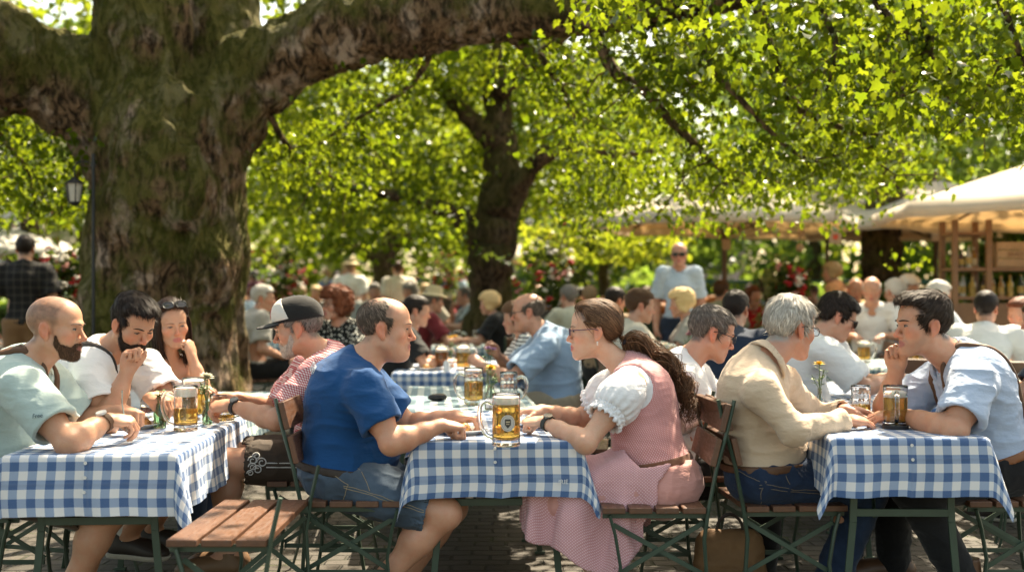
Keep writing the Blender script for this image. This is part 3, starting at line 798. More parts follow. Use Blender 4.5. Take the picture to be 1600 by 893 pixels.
def shoe(B, side, root, mat, sole, boot=False):
    J = B.J; An = J['an' + side]; toe = unit(B.g.get('toe' + side, B.f * A(1, 1, 0))); gz = min(An[2] - .085, An[2] - .07) 
    rt = unit(np.cross(toe, (0, 0, 1))); up = np.cross(rt, toe); R = np.stack([rt, toe, up], 1); c = An - up * .085
    F = Field((-.09, -.13, -.03), (.09, .26, .20 if not boot else .24), .005)
    F.limb((0, -.045, .04), (0, .15, .030), .040, .036, .03); F.ball((0, .14, .03), (.045, .075, .032), .03); F.limb((0, -.02, .05), (0, -.01, .125 if not boot else .19), .046, .045, .03); F.ball((0, .06, .05), (.040, .09, .035), .03)
    F.whole(); F.D0 = np.maximum(F.D0, np.maximum(-(F.Z - f32(.012)), F.Z - f32(.105 if not boot else .17))).astype(f32)
    F.limb((0, -.02, .09), (0, -.01, .2), .038, .038, .004, neg=True) if not boot else None
    V, Q = F.mesh(); o = np_mesh('shoe', V @ R.T + c, Q, mat, root)
    G = Field((-.09, -.13, -.03), (.09, .26, .06), .005); G.limb((0, -.045, .02), (0, .15, .02), .046, .042, .03); G.ball((0, .14, .02), (.050, .08, .03), .03)
    G.whole(); G.D0 = np.maximum(G.D0, np.abs(G.Z - f32(.010)) - f32(.011)).astype(f32); V, Q = G.mesh(); np_mesh('sole', V @ R.T + c, Q, sole, o)
    return o

def local_joints(spec_world, origin):
    return {k: np.asarray(v, float) - origin for k, v in spec_world.items()}

def build_person(label, J, g, loc, shirt=None, trousers=None, hair=None, beard=None, h=.0040, hc=.0058, group=None, hi=True):
    if hair and not g.get('scalp'): g['scalp'] = (.85, [x * .7 for x in HAIRCOL.get(hair['mat'].name, (.05, .03, .02))], HAIRLINE[hair['style']])
    if beard and not g.get('stubble'): g['stubble'] = (.7, [x * .8 for x in HAIRCOL.get(beard[0].name, (.05, .03, .02))])
    B = Body(J, g); V, Q = body_mesh(B, h); V = relax(V, Q, 1, .35)
    root = np_mesh('person', V, Q, skin_mat(), col=skin_colors(B, V, g), loc=loc); tag(root, label, 'person', group)
    face_bits(B, g, root) if hi else None
    out = dict(B=B, root=root)
    if shirt:
        F = shirt_field(B, shirt, hc); out['F'] = F; V, Q = F.mesh(); V = relax(V, Q, 1, .4)
        Vw = wrinkle(V, Q, shirt.get('wr', .006) * 1.35, shirt.get('ws', 9), shirt.get('wst', (1, 1, 2.0)), shirt.get('seed', 1)); hm = np.clip((((V - J['hip']) @ B.s) / B.len - shirt.get('hem', .04)) / .10, .08, 1)[:, None]; V = V + (Vw - V) * hm
        out['shirt'] = np_mesh(shirt.get('name', 'shirt'), V, Q, shirt['mat'], root)
        if shirt.get('sus'):
            G = suspender_field(B, F, .008, *shirt['sus'][1:]); V, Q = G.mesh(); V = wrinkle(V, Q, 0)
            V = relax(V, Q, 2, .5); np_mesh('suspenders', V, Q, shirt['sus'][0], root)
    if trousers:
        F = trousers_field(B, trousers, hc); V, Q = F.mesh(); V = relax(V, Q, 1, .4); out['TF'] = F
        V = wrinkle(V, Q, trousers.get('wr', .006), trousers.get('ws', 10), trousers.get('wst', (1, 1, 1.6)), trousers.get('seed', 5))
        out['trousers'] = np_mesh(trousers.get('name', 'trousers'), V, Q, trousers['mat'], root)
        if trousers.get('belt'):
            w = trousers.get('waist', .16); G = band_field(B, F, max(trousers.get('o', .013), (shirt or {}).get('o', .013)) + .011, w - .055, w + .012); V, Q = G.mesh(); np_mesh('belt', V, Q, trousers['belt'], root)
    if hair:
        V, Q = hair_part(B, g, hair, hi); out['hair'] = np_mesh('hair', V, Q, hair['mat'], root)
    if beard:
        V, Q = beard_part(B, g, *beard[1:], hi=hi); np_mesh('beard', V, Q, beard[0], root)
    return out

def vert_co(o):
    V = np.empty(len(o.data.vertices) * 3, f32); o.data.vertices.foreach_get('co', V); return V.reshape(-1, 3)
def set_uv(o, uv):
    l = o.data.uv_layers.new(name='UVMap'); li = np.empty(len(o.data.loops), np.int32); o.data.loops.foreach_get('vertex_index', li); l.data.foreach_set('uv', np.asarray(uv, f32)[li].ravel())
# ------------------------------------------------------------------ camera, light
def setup():
    cd = bpy.data.cameras.new('camera'); cam = bpy.data.objects.new('camera', cd); COL.objects.link(cam)
    cam.location = (0, 0, CAMZ); cam.rotation_euler = (math.pi / 2, 0, 0)
    cd.sensor_width = 36; cd.lens = FPX / 1600 * 36; cd.shift_y = (YH - 446.5) / 1600.0
    cd.clip_start = .05; cd.clip_end = 500
    cd.dof.use_dof = True; cd.dof.focus_distance = 4.6; cd.dof.aperture_fstop = 1.75; cd.dof.aperture_blades = 0
    SC.camera = cam
    EL, AZ = math.radians(56), math.radians(28)     # the sun stands ahead of the camera, a little to the right
    w = bpy.data.worlds.new('World'); SC.world = w; w.use_nodes = True; t = w.node_tree; t.nodes.clear()
    sky = t.nodes.new('ShaderNodeTexSky'); sky.sky_type = 'NISHITA'; sky.sun_disc = False; sky.sun_elevation = EL; sky.sun_rotation = AZ
    sky.dust_density = 2.5; sky.ozone_density = .6; sky.air_density = 1.0
    mx = t.nodes.new('ShaderNodeMix'); mx.data_type = 'RGBA'; mx.blend_type = 'MULTIPLY'; mx.inputs[0].default_value = 1.
    t.links.new(sky.outputs[0], mx.inputs[6]); mx.inputs[7].default_value = (1.0, .86, .63, 1)
    bg = t.nodes.new('ShaderNodeBackground'); bg.inputs[1].default_value = SKYS
    out = t.nodes.new('ShaderNodeOutputWorld'); t.links.new(mx.outputs[2], bg.inputs[0]); t.links.new(bg.outputs[0], out.inputs[0])
    ld = bpy.data.lights.new('sun', 'SUN'); ld.energy = SUNS; ld.angle = math.radians(.53); ld.color = (1., .87, .66)
    sun = bpy.data.objects.new('sun', ld); COL.objects.link(sun)
    dr = Vector((math.sin(AZ) * math.cos(EL), math.cos(AZ) * math.cos(EL), math.sin(EL)))
    sun.rotation_euler = dr.to_track_quat('Z', 'Y').to_euler(); sun.location = (4, 10, 14)
    vs = SC.view_settings; vs.view_transform = 'Standard'; vs.look = 'None'; vs.gamma = 1; vs.exposure = EXPO
    SC.render.engine = 'CYCLES'; c = SC.cycles
    c.use_denoising = True; c.max_bounces = 8; c.diffuse_bounces = 3; c.glossy_bounces = 3; c.transmission_bounces = 8; c.transparent_max_bounces = 12
    c.sample_clamp_indirect = 6; c.caustics_reflective = False; c.caustics_refractive = True; c.blur_glossy = .5
    try: c.denoiser = 'OPENIMAGEDENOISE'; c.denoising_input_passes = 'RGB_ALBEDO_NORMAL'
    except Exception: pass
SKYS, SUNS, EXPO = .15, 5.0, 1.78
# ------------------------------------------------------------------ the people at the three front tables
def hero(label, px, g, depth_ref, **kw):
    """px: joint -> (px, py, d)"""
    J = {k: W(*v) for k, v in px.items()}
    loc = A(J['hip'][0], J['hip'][1], 0.)
    J = {k: v - loc for k, v in J.items()}
    return build_person(label, J, g, loc, **kw)

def heroes():
    leather = mat_plain('brown_leather', (.10, .045, .02), .5, .25, 40)
    dkleather = mat_plain('dark_leather', (.035, .024, .017), .6, .25, 40)
    denim = denim_mat('denim', (.075, .105, .145)); ddenim = denim_mat('dark_denim', (.020, .034, .068))
    black = mat_cloth('black_trousers', (.012, .012, .013))
    sole = mat_plain('sole', (.45, .42, .36), .7)
    watchdark = (.018, .018, .018)
    # ---- man in the blue t-shirt
    g = dict(face=(1, .03, -.04), hs=1.03, gw=1.15, gd=1.26, belly=.7, slouch=.055, w=1.03, fat=1, neck=.062, arm=1.06, leg=1.05, nose=1.0, skin=(.60, .305, .185), smile=1,
             handR=((1, .35, -.12), (-.15, -.1, 1), 'fist'), handL=((1, -.25, -.10), (0, .15, 1), 'pinch'), toeR=(1, -.1, 0), toeL=(1, .1, 0), iris=(.06, .07, .08), brow=(.10, .06, .04), browt=.8,
             stubble=(.25, (.30, .17, .12)), scalp=(.45, (.12, .085, .06), HAIRLINE['side']))
    r = hero('heavy man in a bright blue t-shirt and jeans shorts at the middle table', dict(head=(604, 512, 4.60), neck=(560, 566, 4.60), hip=(535, 742, 4.60),
             shR=(572, 614, 4.40), shL=(578, 602, 4.76), elR=(612, 692, 4.34), elL=(640, 666, 4.84), wrR=(690, 664, 4.44), wrL=(712, 650, 4.72), knR=(695, 802, 4.47), knL=(706, 792, 4.76), anR=(560, 945, 4.48), anL=(612, 930, 4.8)), g, 4.6,
             shirt=dict(name='t_shirt', mat=tshirt_mat(), sleeve=.66, loose=1.10, o=.011, hem=.0, wr=.008, ws=7), trousers=dict(name='shorts', mat=denim, cut=.86, belt=dkleather, waist=.10, wr=.011, ws=12),
             hair=dict(style='side', t=.003, mat=hair_mat('hair_grizzled', (.11, .080, .060), .6), n=4200, ln=.018, wd=.0020, lift=.05, top=-.0045, rough=.003))
    B = r['B']; o = text_mesh('back_print', 'TEAM', .05, mat_plain('print_white', (.7, .7, .7), .7, .05, 50, 0), r['root']); V = np.empty(len(r['shirt'].data.vertices) * 3, f32); r['shirt'].data.vertices.foreach_get('co', V); V = V.reshape(-1, 3)
    back = -B.f; q = B.T(.90, -.2, .06); k = np.argmin(((V - q) ** 2).sum(1)); c = V[k] + back * .006; n = unit(back + B.s * .35 + B.r * .25); x = unit(-B.r * -1 if False else B.r - n * B.r.dot(n)); y = np.cross(n, x)
    o.matrix_local = Matrix([[x[i], y[i], n[i], c[i]] for i in range(3)] + [[0, 0, 0, 1]])
    seams(r, 'R', .105, .085, .80, (.30, .24, .15))
    # ---- woman in the pink dirndl
    g = dict(face=(-1, .03, -.03), hs=.99, female=1, gw=1.02, gd=1.10, slouch=.02, w=.97, nose=.88, neck=.047, arm=.93, leg=1.05, hsz=.9, skin=(.66, .38, .25), smile=1, lip=(.50, .14, .13), jaw=.92,
             handL=((-1, .30, -.05), (-.1, -.25, 1), 'fist'), handR=((-1, -.15, -.05), (0, .1, 1), 'rest'), toeL=(-1, -.1, 0), toeR=(-1, .1, 0), brow=(.05, .03, .02), browt=.7, iris=(.05, .035, .025))
    blouse = mat_cloth('white_blouse', (.80, .79, .80), .04, .5, .3)
    r = hero('woman in a pink dirndl with white puff sleeves and a long brown ponytail', dict(head=(927, 516, 4.74), neck=(986, 574, 4.74), hip=(1030, 757, 4.57),
             shL=(985, 602, 4.54), shR=(965, 600, 4.88), elL=(915, 692, 4.42), elR=(905, 655, 5.02), wrL=(850, 658, 4.60), wrR=(846, 640, 4.84), knL=(868, 782, 4.52), knR=(862, 775, 4.78), anL=(958, 930, 4.54), anR=(945, 915, 4.77)), g, 4.5,
             shirt=dict(name='blouse', mat=blouse, sleeve=0, o=.010, scoop=.05, hem=.5, wr=.0),
             hair=dict(style='pulled', t=.011, top=.006, mat=hair_mat('hair_brown', (.13, .068, .036), .6, .3), n=5200, ln=.05, wd=.0022, lift=.0, jit=.07, knot=(0, -.125, -.035), rough=.002))
    dirndl(r, blouse)
    glasses(r['B'], r['root'], 'clear', (.10, .05, .09)); watch(r['B'], 'L', r['root'], (.03, .035, .03), (.02, .025, .02))

    # ---- bearded man in the mint shirt
    mint = mat_cloth('mint_cotton', (.40, .49, .46), .06, .4, .2)
    g = dict(face=(1, -.05, -.05), hs=1.02, gw=1.12, gd=1.15, belly=.35, slouch=.05, w=1.0, neck=.062, arm=1.12, nose=1.08, skin=(.52, .27, .16),
             handR=((1, .45, -.05), (-.25, -.45, 1), 'pinch'), handL=((1, -.3, -.1), (0, .2, 1), 'fist'), toeR=(1, -.1, 0), toeL=(1, .1, 0), brow=(.05, .03, .02),
             scalp=(.62, (.13, .075, .048), HAIRLINE['recede']), stubble=(.5, (.09, .04, .022)))
    r = hero('bearded man in a mint short-sleeved shirt with cropped hair, leftmost at the left table', dict(head=(89, 512, 4.40), neck=(40, 566, 4.42), hip=(2, 748, 4.42), shR=(40, 612, 4.20), shL=(76, 600, 4.62),
             elR=(108, 692, 4.10), elL=(128, 660, 4.72), wrR=(168, 656, 4.28), wrL=(192, 642, 4.62), knR=(172, 800, 4.22), knL=(165, 788, 4.5), anR=(92, 950, 4.22), anL=(120, 935, 4.5)), g, 4.4,
             shirt=dict(mat=mint, sleeve=.70, loose=1.10, collar=1, vee=1, o=.014, hem=.02, wr=.008, ws=7, seed=3, sus=(leather, .075, .014)), trousers=dict(name='shorts', mat=mat_cloth('olive_shorts', (.075, .052, .033)), cut=.84, waist=.12),
             beard=(hair_mat('beard_brown', (.075, .038, .020), .6), .0012, 2200, .009))
    watch(r['B'], 'R', r['root'], (.10, .05, .025), (.62, .60, .56))
    chest_print(r, mint)
    # ---- dark-bearded man resting his chin on his fist
    white = mat_cloth('white_shirt', (.74, .73, .72), .04, .5, .2)
    g = dict(face=(.72, -.55, -.42), fup=(.15, -.1, 1), hs=1.0, gw=1.05, gd=1.02, slouch=.05, neck=.058, arm=1.12, skin=(.50, .26, .155), handR=((.05, .12, 1), (-.75, .3, .0), 'fist'), handL=((.9, -.35, -.1), (.1, -.1, 1), 'pinch'),
             brow=(.025, .015, .01), browt=1.2, toeR=(1, -.35, 0), toeL=(1, -.3, 0), eye=.003)
    r = hero('dark-bearded man in a white shirt resting his chin on his fist', dict(head=(208, 507, 4.95), neck=(160, 548, 5.02), hip=(128, 722, 5.02), shR=(142, 580, 4.82), shL=(232, 580, 5.14),
             elR=(166, 662, 4.70), elL=(262, 632, 5.08), wrR=(198, 582, 4.76), wrL=(236, 622, 4.92), knR=(250, 765, 4.75), knL=(275, 755, 5.0), anR=(196, 838, 4.85), anL=(235, 825, 5.15)), g, 4.95,
             shirt=dict(mat=white, sleeve=.66, loose=1.2, collar=1, vee=1, o=.013, hem=.02, wr=.007, seed=6, sus=(dkleather, .085, .009)), trousers=dict(name='shorts', mat=mat_cloth('dark_shorts', (.05, .035, .025)), cut=.84, waist=.12),
             hair=dict(style='open', t=.006, top=.016, front=.010, mat=hair_mat('hair_black', (.020, .013, .010), .6), n=5200, ln=.030, wd=.0020, sweep=.04, lift=.16), beard=(hair_mat('beard_black', (.022, .014, .010), .6), .004, 2600, .013))
    dshoe = mat_plain('dark_shoe', (.030, .022, .018), .5); sock = mat_cloth('white_sock', (.70, .70, .68))
    for sd in 'RL':
        shoe(r['B'], sd, r['root'], dshoe, sole); An = r['B'].J['an' + sd]; mb = MB(); mb.tube([An - A(0, 0, .05), An, An + A(0, 0, .05)], A(.047, .043, .045), 14); mb.build('sock', sock, r['root'])
    # ---- woman with sunglasses in her hair
    g = dict(face=(.50, -.82, -.14), fup=(-.12, 0, 1), hs=.96, female=1, gw=.95, gd=.95, slouch=.02, w=.96, nose=.85, neck=.046, arm=.88, hsz=.9, skin=(.52, .27, .165), smile=1, lip=(.42, .13, .11), jaw=.92, brow=(.03, .018, .012), browt=.7, nolegs=1, eye=.0036,
             handL=((-.22, .1, 1), (.75, -.3, .1), 'fist'), handR=((.85, -.4, 0), (0, -.1, 1), 'rest'))
    r = hero('smiling dark-haired woman in a white sleeveless top with sunglasses pushed up on her head', dict(head=(269, 506, 5.86), neck=(257, 558, 5.95), hip=(238, 705, 5.98), shR=(232, 580, 5.84), shL=(296, 580, 6.0),
             elR=(262, 632, 5.70), elL=(318, 612, 5.80), wrR=(302, 606, 5.58), wrL=(300, 558, 5.80), knR=(300, 735, 5.7), knL=(310, 730, 5.9), anR=(300, 850, 5.7), anL=(310, 850, 5.9)), g, 5.9,
             shirt=dict(name='top', mat=white, sleeve=0, scoop=.10, o=.008, hem=.0, wr=.003), trousers=dict(mat=ddenim, waist=.12),
             hair=dict(style='pulled', t=.012, top=.010, mat=hair_mat('hair_dark', (.030, .015, .010), .6, .28), n=3600, ln=.05, wd=.0024, knot=(0, -.22, .09), lift=.0, jit=.06))
    long_hair(r, hair_mat('hair_dark', (.026, .013, .009), .6, .28)); o = glasses(r['B'], r['root'], 'dark', (.02, .02, .02), 'sunglasses')
    B = r['B']; o.matrix_local = Matrix.Translation(B.J['head']) @ Matrix(B.HR.tolist()).to_4x4() @ Matrix.Translation((0, .004, .046)) @ Matrix.Rotation(.80, 4, 'X')
    necklace(r)
    # ---- man in the cap
    t = NT('red_check'); v = t.n('ShaderNodeTexCoord'); sp = t.n('ShaderNodeSeparateXYZ'); t.l(v.outputs['Object'], sp.inputs[0]); per = .0095
    def stripe(sock, off=0): return t.math('LESS_THAN', t.math('FRACT', t.math('DIVIDE', t.math('ADD', sock, off), per)), .5)
    s = t.math('ADD', stripe(t.math('ADD', sp.outputs[0], t.math('MULTIPLY', sp.outputs[1], .8))), stripe(t.math('ADD', sp.outputs[2], t.math('MULTIPLY', sp.outputs[0], .25)), 5.0))
    redcheck = t.bsdf(t.ramp(t.math('MULTIPLY', s, .5), [(.2, (.70, .64, .62)), (.5, (.50, .22, .22)), (.8, (.34, .035, .05))], 'CONSTANT'), .85, t.bump(t.noise(t.coord((1, 1, 2)), 14, 3), .4, .012), .2)
    g = dict(face=(-1, .02, -.22), hs=1.0, gw=1.04, gd=1.06, belly=.25, slouch=.06, neck=.058, nose=1.1, skin=(.52, .27, .165), stubble=(.6, (.42, .33, .27)), brow=(.16, .11, .08), nolegs=0,
             handL=((-1, .15, -.05), (-.1, -.5, .9), 'pinch'), handR=((-1, -.2, .05), (0, .3, 1), 'pinch'), toeL=(-1, -.1, 0), toeR=(-1, .1, 0))
    leder = mat_plain('lederhosen_hide', (.050, .034, .022), .8, .3, 30, .3)
    r = hero('man in a black and white cap and red checked shirt at the left table', dict(head=(465, 512, 5.0), neck=(512, 556, 5.06), hip=(512, 718, 5.06), shL=(497, 588, 4.84), shR=(480, 580, 5.26),
             elL=(432, 656, 4.76), elR=(440, 638, 5.36), wrL=(362, 633, 4.92), wrR=(370, 620, 5.16), knL=(350, 722, 4.92), knR=(352, 712, 5.18), anL=(352, 868, 4.95), anR=(362, 860, 5.2)), g, 5.0,
             shirt=dict(mat=redcheck, sleeve=.78, loose=1.25, collar=1, o=.013, hem=.02, wr=.007, seed=2), trousers=dict(name='lederhosen', mat=leder, cut=.80, waist=.14),
             hair=dict(style='short', t=.004, mat=hair_mat('hair_pepper', (.16, .13, .11), .6), n=2600, ln=.018, wd=.002), beard=(hair_mat('beard_grey', (.36, .29, .24), .4), .002, 900, .008))
    for sd in 'RL': shoe(r['B'], sd, r['root'], mat_plain('tan_shoe', (.16, .09, .045), .5), sole)
    cap(r); watch(r['B'], 'L', r['root'], watchdark, (.03, .03, .03)); embroidery(r)
    # ---- white-haired man in the beige shirt
    beige = mat_cloth('beige_shirt', (.58, .445, .315), .06, .5, .2)
    g = dict(face=(.86, .48, -.14), hs=1.0, gw=1.08, gd=1.08, belly=.35, slouch=.05, w=1.0, neck=.059, arm=.92, skin=(.52, .26, .165), handR=((1, .35, -.05), (-.2, -.3, 1), 'rest'), handL=((.95, -.2, -.1), (0, .2, 1), 'rest'),
             toeR=(1, .2, 0), toeL=(1, .3, 0), brow=(.45, .42, .40))
    r = hero('white-haired man with glasses in a long-sleeved beige shirt and dark jeans, back turned', dict(head=(1236, 512, 4.56), neck=(1188, 562, 4.50), hip=(1195, 742, 4.52), shR=(1190, 612, 4.29), shL=(1222, 598, 4.68),
             elR=(1240, 672, 4.24), elL=(1275, 650, 4.86), wrR=(1322, 656, 4.42), wrL=(1322, 640, 4.74), knR=(1352, 768, 4.54), knL=(1355, 758, 4.78), anR=(1285, 935, 4.54), anL=(1300, 915, 4.86)), g, 4.4,
             shirt=dict(mat=beige, sleeve=1.93, collar=1, o=.009, hem=.095, wr=.0055, ws=8, seed=11), trousers=dict(name='jeans', mat=ddenim, belt=leather, waist=.12, wr=.008),
             hair=dict(style='short', t=.008, top=.009, back=.001, mat=hair_mat('hair_white', (.50, .46, .40), .35), n=5200, ln=.030, wd=.0022, sweep=-.03, lift=.06, jit=.14))
    glasses(r['B'], r['root'], 'clear', (.04, .035, .03)); seams(r, 'R', .103, .079, .95, (.16, .13, .10))
    # ---- man in the pale blue shirt and braces
    blue = mat_cloth('pale_blue_shirt', (.42, .50, .64), .05, .45, .2)
    g = dict(face=(-1, -.10, -.04), hs=1.02, gw=1.12, gd=1.12, belly=.3, slouch=.05, neck=.062, arm=1.12, nose=1.05, skin=(.55, .28, .17), handR=((-.15, -.05, 1), (.3, .8, .1), 'fist'), handL=((-1, .35, -.06), (-.1, -.3, 1), 'rest'),
             toeL=(-1, -.1, 0), toeR=(-1, .1, 0), brow=(.03, .02, .015), browt=1.3, stubble=(.25, (.20, .11, .08)))
    r = hero('dark-haired man in a pale blue shirt and leather braces, knuckles at his mouth', dict(head=(1441, 507, 4.55), neck=(1494, 556, 4.60), hip=(1556, 728, 4.62), shL=(1520, 604, 4.38), shR=(1472, 590, 4.82),
             elL=(1492, 672, 4.28), elR=(1380, 652, 4.80), wrL=(1408, 648, 4.52), wrR=(1401, 576, 4.64), knL=(1428, 764, 4.42), knR=(1392, 748, 4.74), anL=(1508, 905, 4.42), anR=(1398, 872, 4.78)), g, 4.55,
             shirt=dict(mat=blue, sleeve=.74, loose=1.12, collar=1, vee=1, o=.014, hem=.095, wr=.008, seed=14, sus=(leather, .085, .012)), trousers=dict(mat=black, belt=mat_plain('tan_leather', (.22, .085, .03), .5), waist=.13),
             hair=dict(style='open', t=.006, top=.013, front=.012, mat=hair_mat('hair_umber', (.040, .026, .018), .6), n=5600, ln=.028, wd=.0019, sweep=.05, lift=.12))
    B = r['B']; G = patch_field(B, r['F'], .005, -.10, .10, .42, .56); V, Q = G.mesh(); np_mesh('bib', relax(V, Q, 2), Q, bib_mat(), r['root'])
    boot = mat_plain('boot_leather', (.10, .048, .024), .45, .3, 25)
    for sd in 'RL': shoe(B, sd, r['root'], boot, sole, True)
    # ---- behind: bespectacled man in white, man with dark glasses, bald man in blue
    g = dict(face=(.93, .10, -.30), hs=1.0, gw=1.1, gd=1.1, belly=.2, slouch=.08, neck=.058, skin=(.55, .28, .18), nolegs=1, handR=((1, .2, -.1), (0, 0, 1), 'rest'), handL=((1, -.2, -.1), (0, 0, 1), 'rest'), brow=(.12, .09, .07))
    r = hero('grey-haired man with dark glasses in a white shirt behind the woman in pink', dict(head=(1113, 520, 5.2), neck=(1066, 566, 5.2), hip=(1062, 740, 5.2), shR=(1078, 602, 5.0), shL=(1085, 592, 5.42), elR=(1110, 672, 4.95), elL=(1125, 650, 5.5),
             wrR=(1185, 650, 5.1), wrL=(1190, 640, 5.35), knR=(1200, 745, 5.1), knL=(1200, 740, 5.35), anR=(1190, 880, 5.1), anL=(1190, 870, 5.35)), g, 5.2,
             shirt=dict(mat=white, sleeve=.8, loose=1.2, collar=1, o=.015, hem=.0, wr=.009, ws=6, seed=21), trousers=dict(mat=black, waist=.12), hair=dict(style='short', t=.006, top=.004, mat=hair_mat('hair_grey', (.13, .11, .095), .6), n=3600, ln=.022, wd=.0022))
    glasses(r['B'], r['root'], 'clear', (.02, .02, .02))
    g = dict(face=(.90, .0, -.40), hs=1.0, gw=1.08, gd=1.08, slouch=.08, neck=.056, skin=(.55, .29, .19), nolegs=1, handR=((1, .1, -.1), (0, 0, 1), 'rest'), handL=((1, -.1, -.1), (0, 0, 1), 'rest'), nobrow=1)
    r = hero('dark-haired man in a white shirt and black sunglasses bent over the right table', dict(head=(1309, 495, 6.3), neck=(1268, 530, 6.3), hip=(1262, 665, 6.3), shR=(1292, 552, 6.08), shL=(1300, 545, 6.52), elR=(1352, 606, 6.02), elL=(1345, 600, 6.6),
             wrR=(1402, 588, 6.15), wrL=(1400, 588, 6.45), knR=(1390, 690, 6.2), knL=(1390, 688, 6.45), anR=(1385, 790, 6.2), anL=(1385, 788, 6.45)), g, 6.3, h=.006, hc=.008,
             shirt=dict(mat=white, sleeve=.8, loose=1.25, collar=1, o=.015, hem=.0, wr=.009, ws=6, seed=23), trousers=dict(mat=black, waist=.12), hair=dict(style='short', t=.010, top=.010, mat=hair_mat('hair_black', (.020, .013, .010), .6), n=2600, ln=.028, wd=.003))
    glasses(r['B'], r['root'], 'dark', (.012, .012, .012), 'sunglasses')
    g = dict(face=(-1, .05, -.10), hs=1.0, gw=1.12, gd=1.2, belly=.5, slouch=.06, neck=.060, fat=1, skin=(.54, .27, .17), nolegs=1, handL=((-.7, .2, .6), (-.5, 0, .6), 'fist'), handR=((-.6, -.2, .7), (-.5, 0, .6), 'fist'), nobrow=1, scalp=(.5, (.16, .12, .10), HAIRLINE['ring']))
    r = hero('balding man with glasses in a blue-grey shirt at the second table in the middle', dict(head=(824, 487, 7.5), neck=(852, 520, 7.5), hip=(872, 628, 7.5), shL=(850, 545, 7.28), shR=(842, 542, 7.72), elL=(798, 592, 7.15), elR=(800, 580, 7.8),
             wrL=(752, 570, 7.35), wrR=(775, 552, 7.6), knL=(790, 640, 7.35), knR=(790, 636, 7.6), anL=(800, 730, 7.35), anR=(800, 728, 7.6)), g, 7.5, h=.006, hc=.009,
             shirt=dict(mat=mat_cloth('blue_grey_shirt', (.27, .36, .48)), sleeve=.8, loose=1.25, collar=1, o=.016, hem=-.02, wr=.009, ws=6, seed=25), trousers=dict(mat=mat_cloth('beige_trousers', (.36, .29, .20)), waist=.1),
             hair=dict(style='ring', t=.006, mat=hair_mat('hair_grizzled', (.11, .080, .060), .6), n=1500, ln=.02, wd=.003))
    glasses(r['B'], r['root'], 'clear', (.02, .02, .02))

def seams(r, side, r0, r1, tmax, col):
    """stitched side seam, pocket edge and patch pocket lying on the near leg"""
    o = r['trousers']; V = vert_co(o); N = np.empty(len(V) * 3, f32); o.data.vertices.foreach_get('normal', N); N = N.reshape(-1, 3); B = r['B']; J = B.J; sd = 1 if side == 'R' else -1
    hp = J['hip'] + B.r * sd * .088; K = J['kn' + side]; ax = unit(K - hp); out = B.r * sd; up = unit(np.cross(out, ax)); up = up if up[2] > 0 else -up; L = np.linalg.norm(K - hp)
    def on(p):
        k = np.argmin(((V - p) ** 2).sum(1)); return V[k] + N[k] * .0014
    def at(t, h): rad = lerp(r0, r1, t); a = h / rad; return on(hp + ax * t * L + (out * math.cos(a) + up * math.sin(a)) * (rad + .01))
    mb = MB()
    for pts in ([(t, -.004) for t in np.linspace(.05, tmax, 26)], [(t, .004) for t in np.linspace(.05, tmax, 26)], [(.02 + .26 * q, .085 - .075 * q * q) for q in np.linspace(0, 1, 14)], [(-.22 + .30 * q, .03 - .02 * q) for q in np.linspace(0, 1, 12)], [(.08, .01 - .085 * q) for q in np.linspace(0, 1, 8)], [(-.22, .03 - .09 * q) for q in np.linspace(0, 1, 8)]):
        P = np.array([at(*q) for q in pts]); P[1:-1] = (P[:-2] + P[1:-1] * 2 + P[2:]) / 4; mb.tube(P, .0015, 5)
    mb.build('seam', mat_plain('thread_%d' % int(col[0] * 100), col, .8), o)

def chest_print(r, mat):
    """the small dark embroidered word on the sleeve of the mint shirt"""
    B = r['B']; S, E = B.J['shR'], B.J['elR']; ax = unit(E - S); n = unit(A(.05, -1, .1) - ax * A(.05, -1, .1).dot(ax)); c = lerp(S, E, .62) + n * .094
    o = text_mesh('sleeve_print', 'Free', .022, mat_plain('print_dark', (.03, .06, .08), .7, .1, 50, 0), r['root']); x = unit(np.cross((0, 0, 1), n)); x = unit(x * .97 - A(0, 0, -.12)); x = unit(x - n * x.dot(n)); y = np.cross(n, x)
    o.matrix_local = Matrix([[x[i], y[i], n[i], c[i]] for i in range(3)] + [[0, 0, 0, 1]])

def long_hair(r, hm):
    B = r['B']; rg = np.random.default_rng(9); mb = MB()
    for q in range(320):
        s = rg.choice((-1, 1)); a = rg.uniform(0, 1); x0 = s * (.055 + .028 * rg.random()); y0 = lerp(.035, -.085, a)
        P = [B.H((x0 * .35, y0 * .5 + .0, .118)), B.H((x0 * .92, y0 * .8, .07)), B.H((x0 * 1.1, y0, .0)), B.H((x0 * 1.12, y0 - .005, -.07)), B.H((x0 * 1.1, y0 * .8, -.13)) + rg.normal(0, .006, 3), B.H((x0 * 1.0, y0 * .6 - .0, -.19 - .04 * rg.random())) + rg.normal(0, .012, 3)]
        mb.tube(np.array(P), A(.002, .003, .0038, .004, .0035, .0012), 5, cap=False)
    mb.build('long_hair', hm, r['root'], auto=False)

def necklace(r):
    B = r['B']; mb = MB(); a, b = B.neckpts()
    for q in np.linspace(-1, 1, 21): mb.sphere(B.T(.86 - .10 * (1 - q * q), .125 - .05 * q * q, q * .062), .0042, 6)
    mb.build('necklace', mat_plain('gold', (.55, .36, .12), .3, .1, 30, 0, .7, Metallic=.8), r['root'])

def bib_mat():
    t = NT('bib_hide'); w = t.n('ShaderNodeTexWave'); w.wave_type = 'RINGS'; t.l(t.coord((1, 1, 1.3)), w.inputs['Vector']); w.inputs['Scale'].default_value = 16; w.inputs['Distortion'].default_value = 9; w.inputs['Detail'].default_value = 1
    return t.bsdf(t.mix(t.ramp(w.outputs['Fac'], [(.82, 0), (.9, .6)]), (.045, .026, .018), (.38, .26, .14)), .7, None, .3)

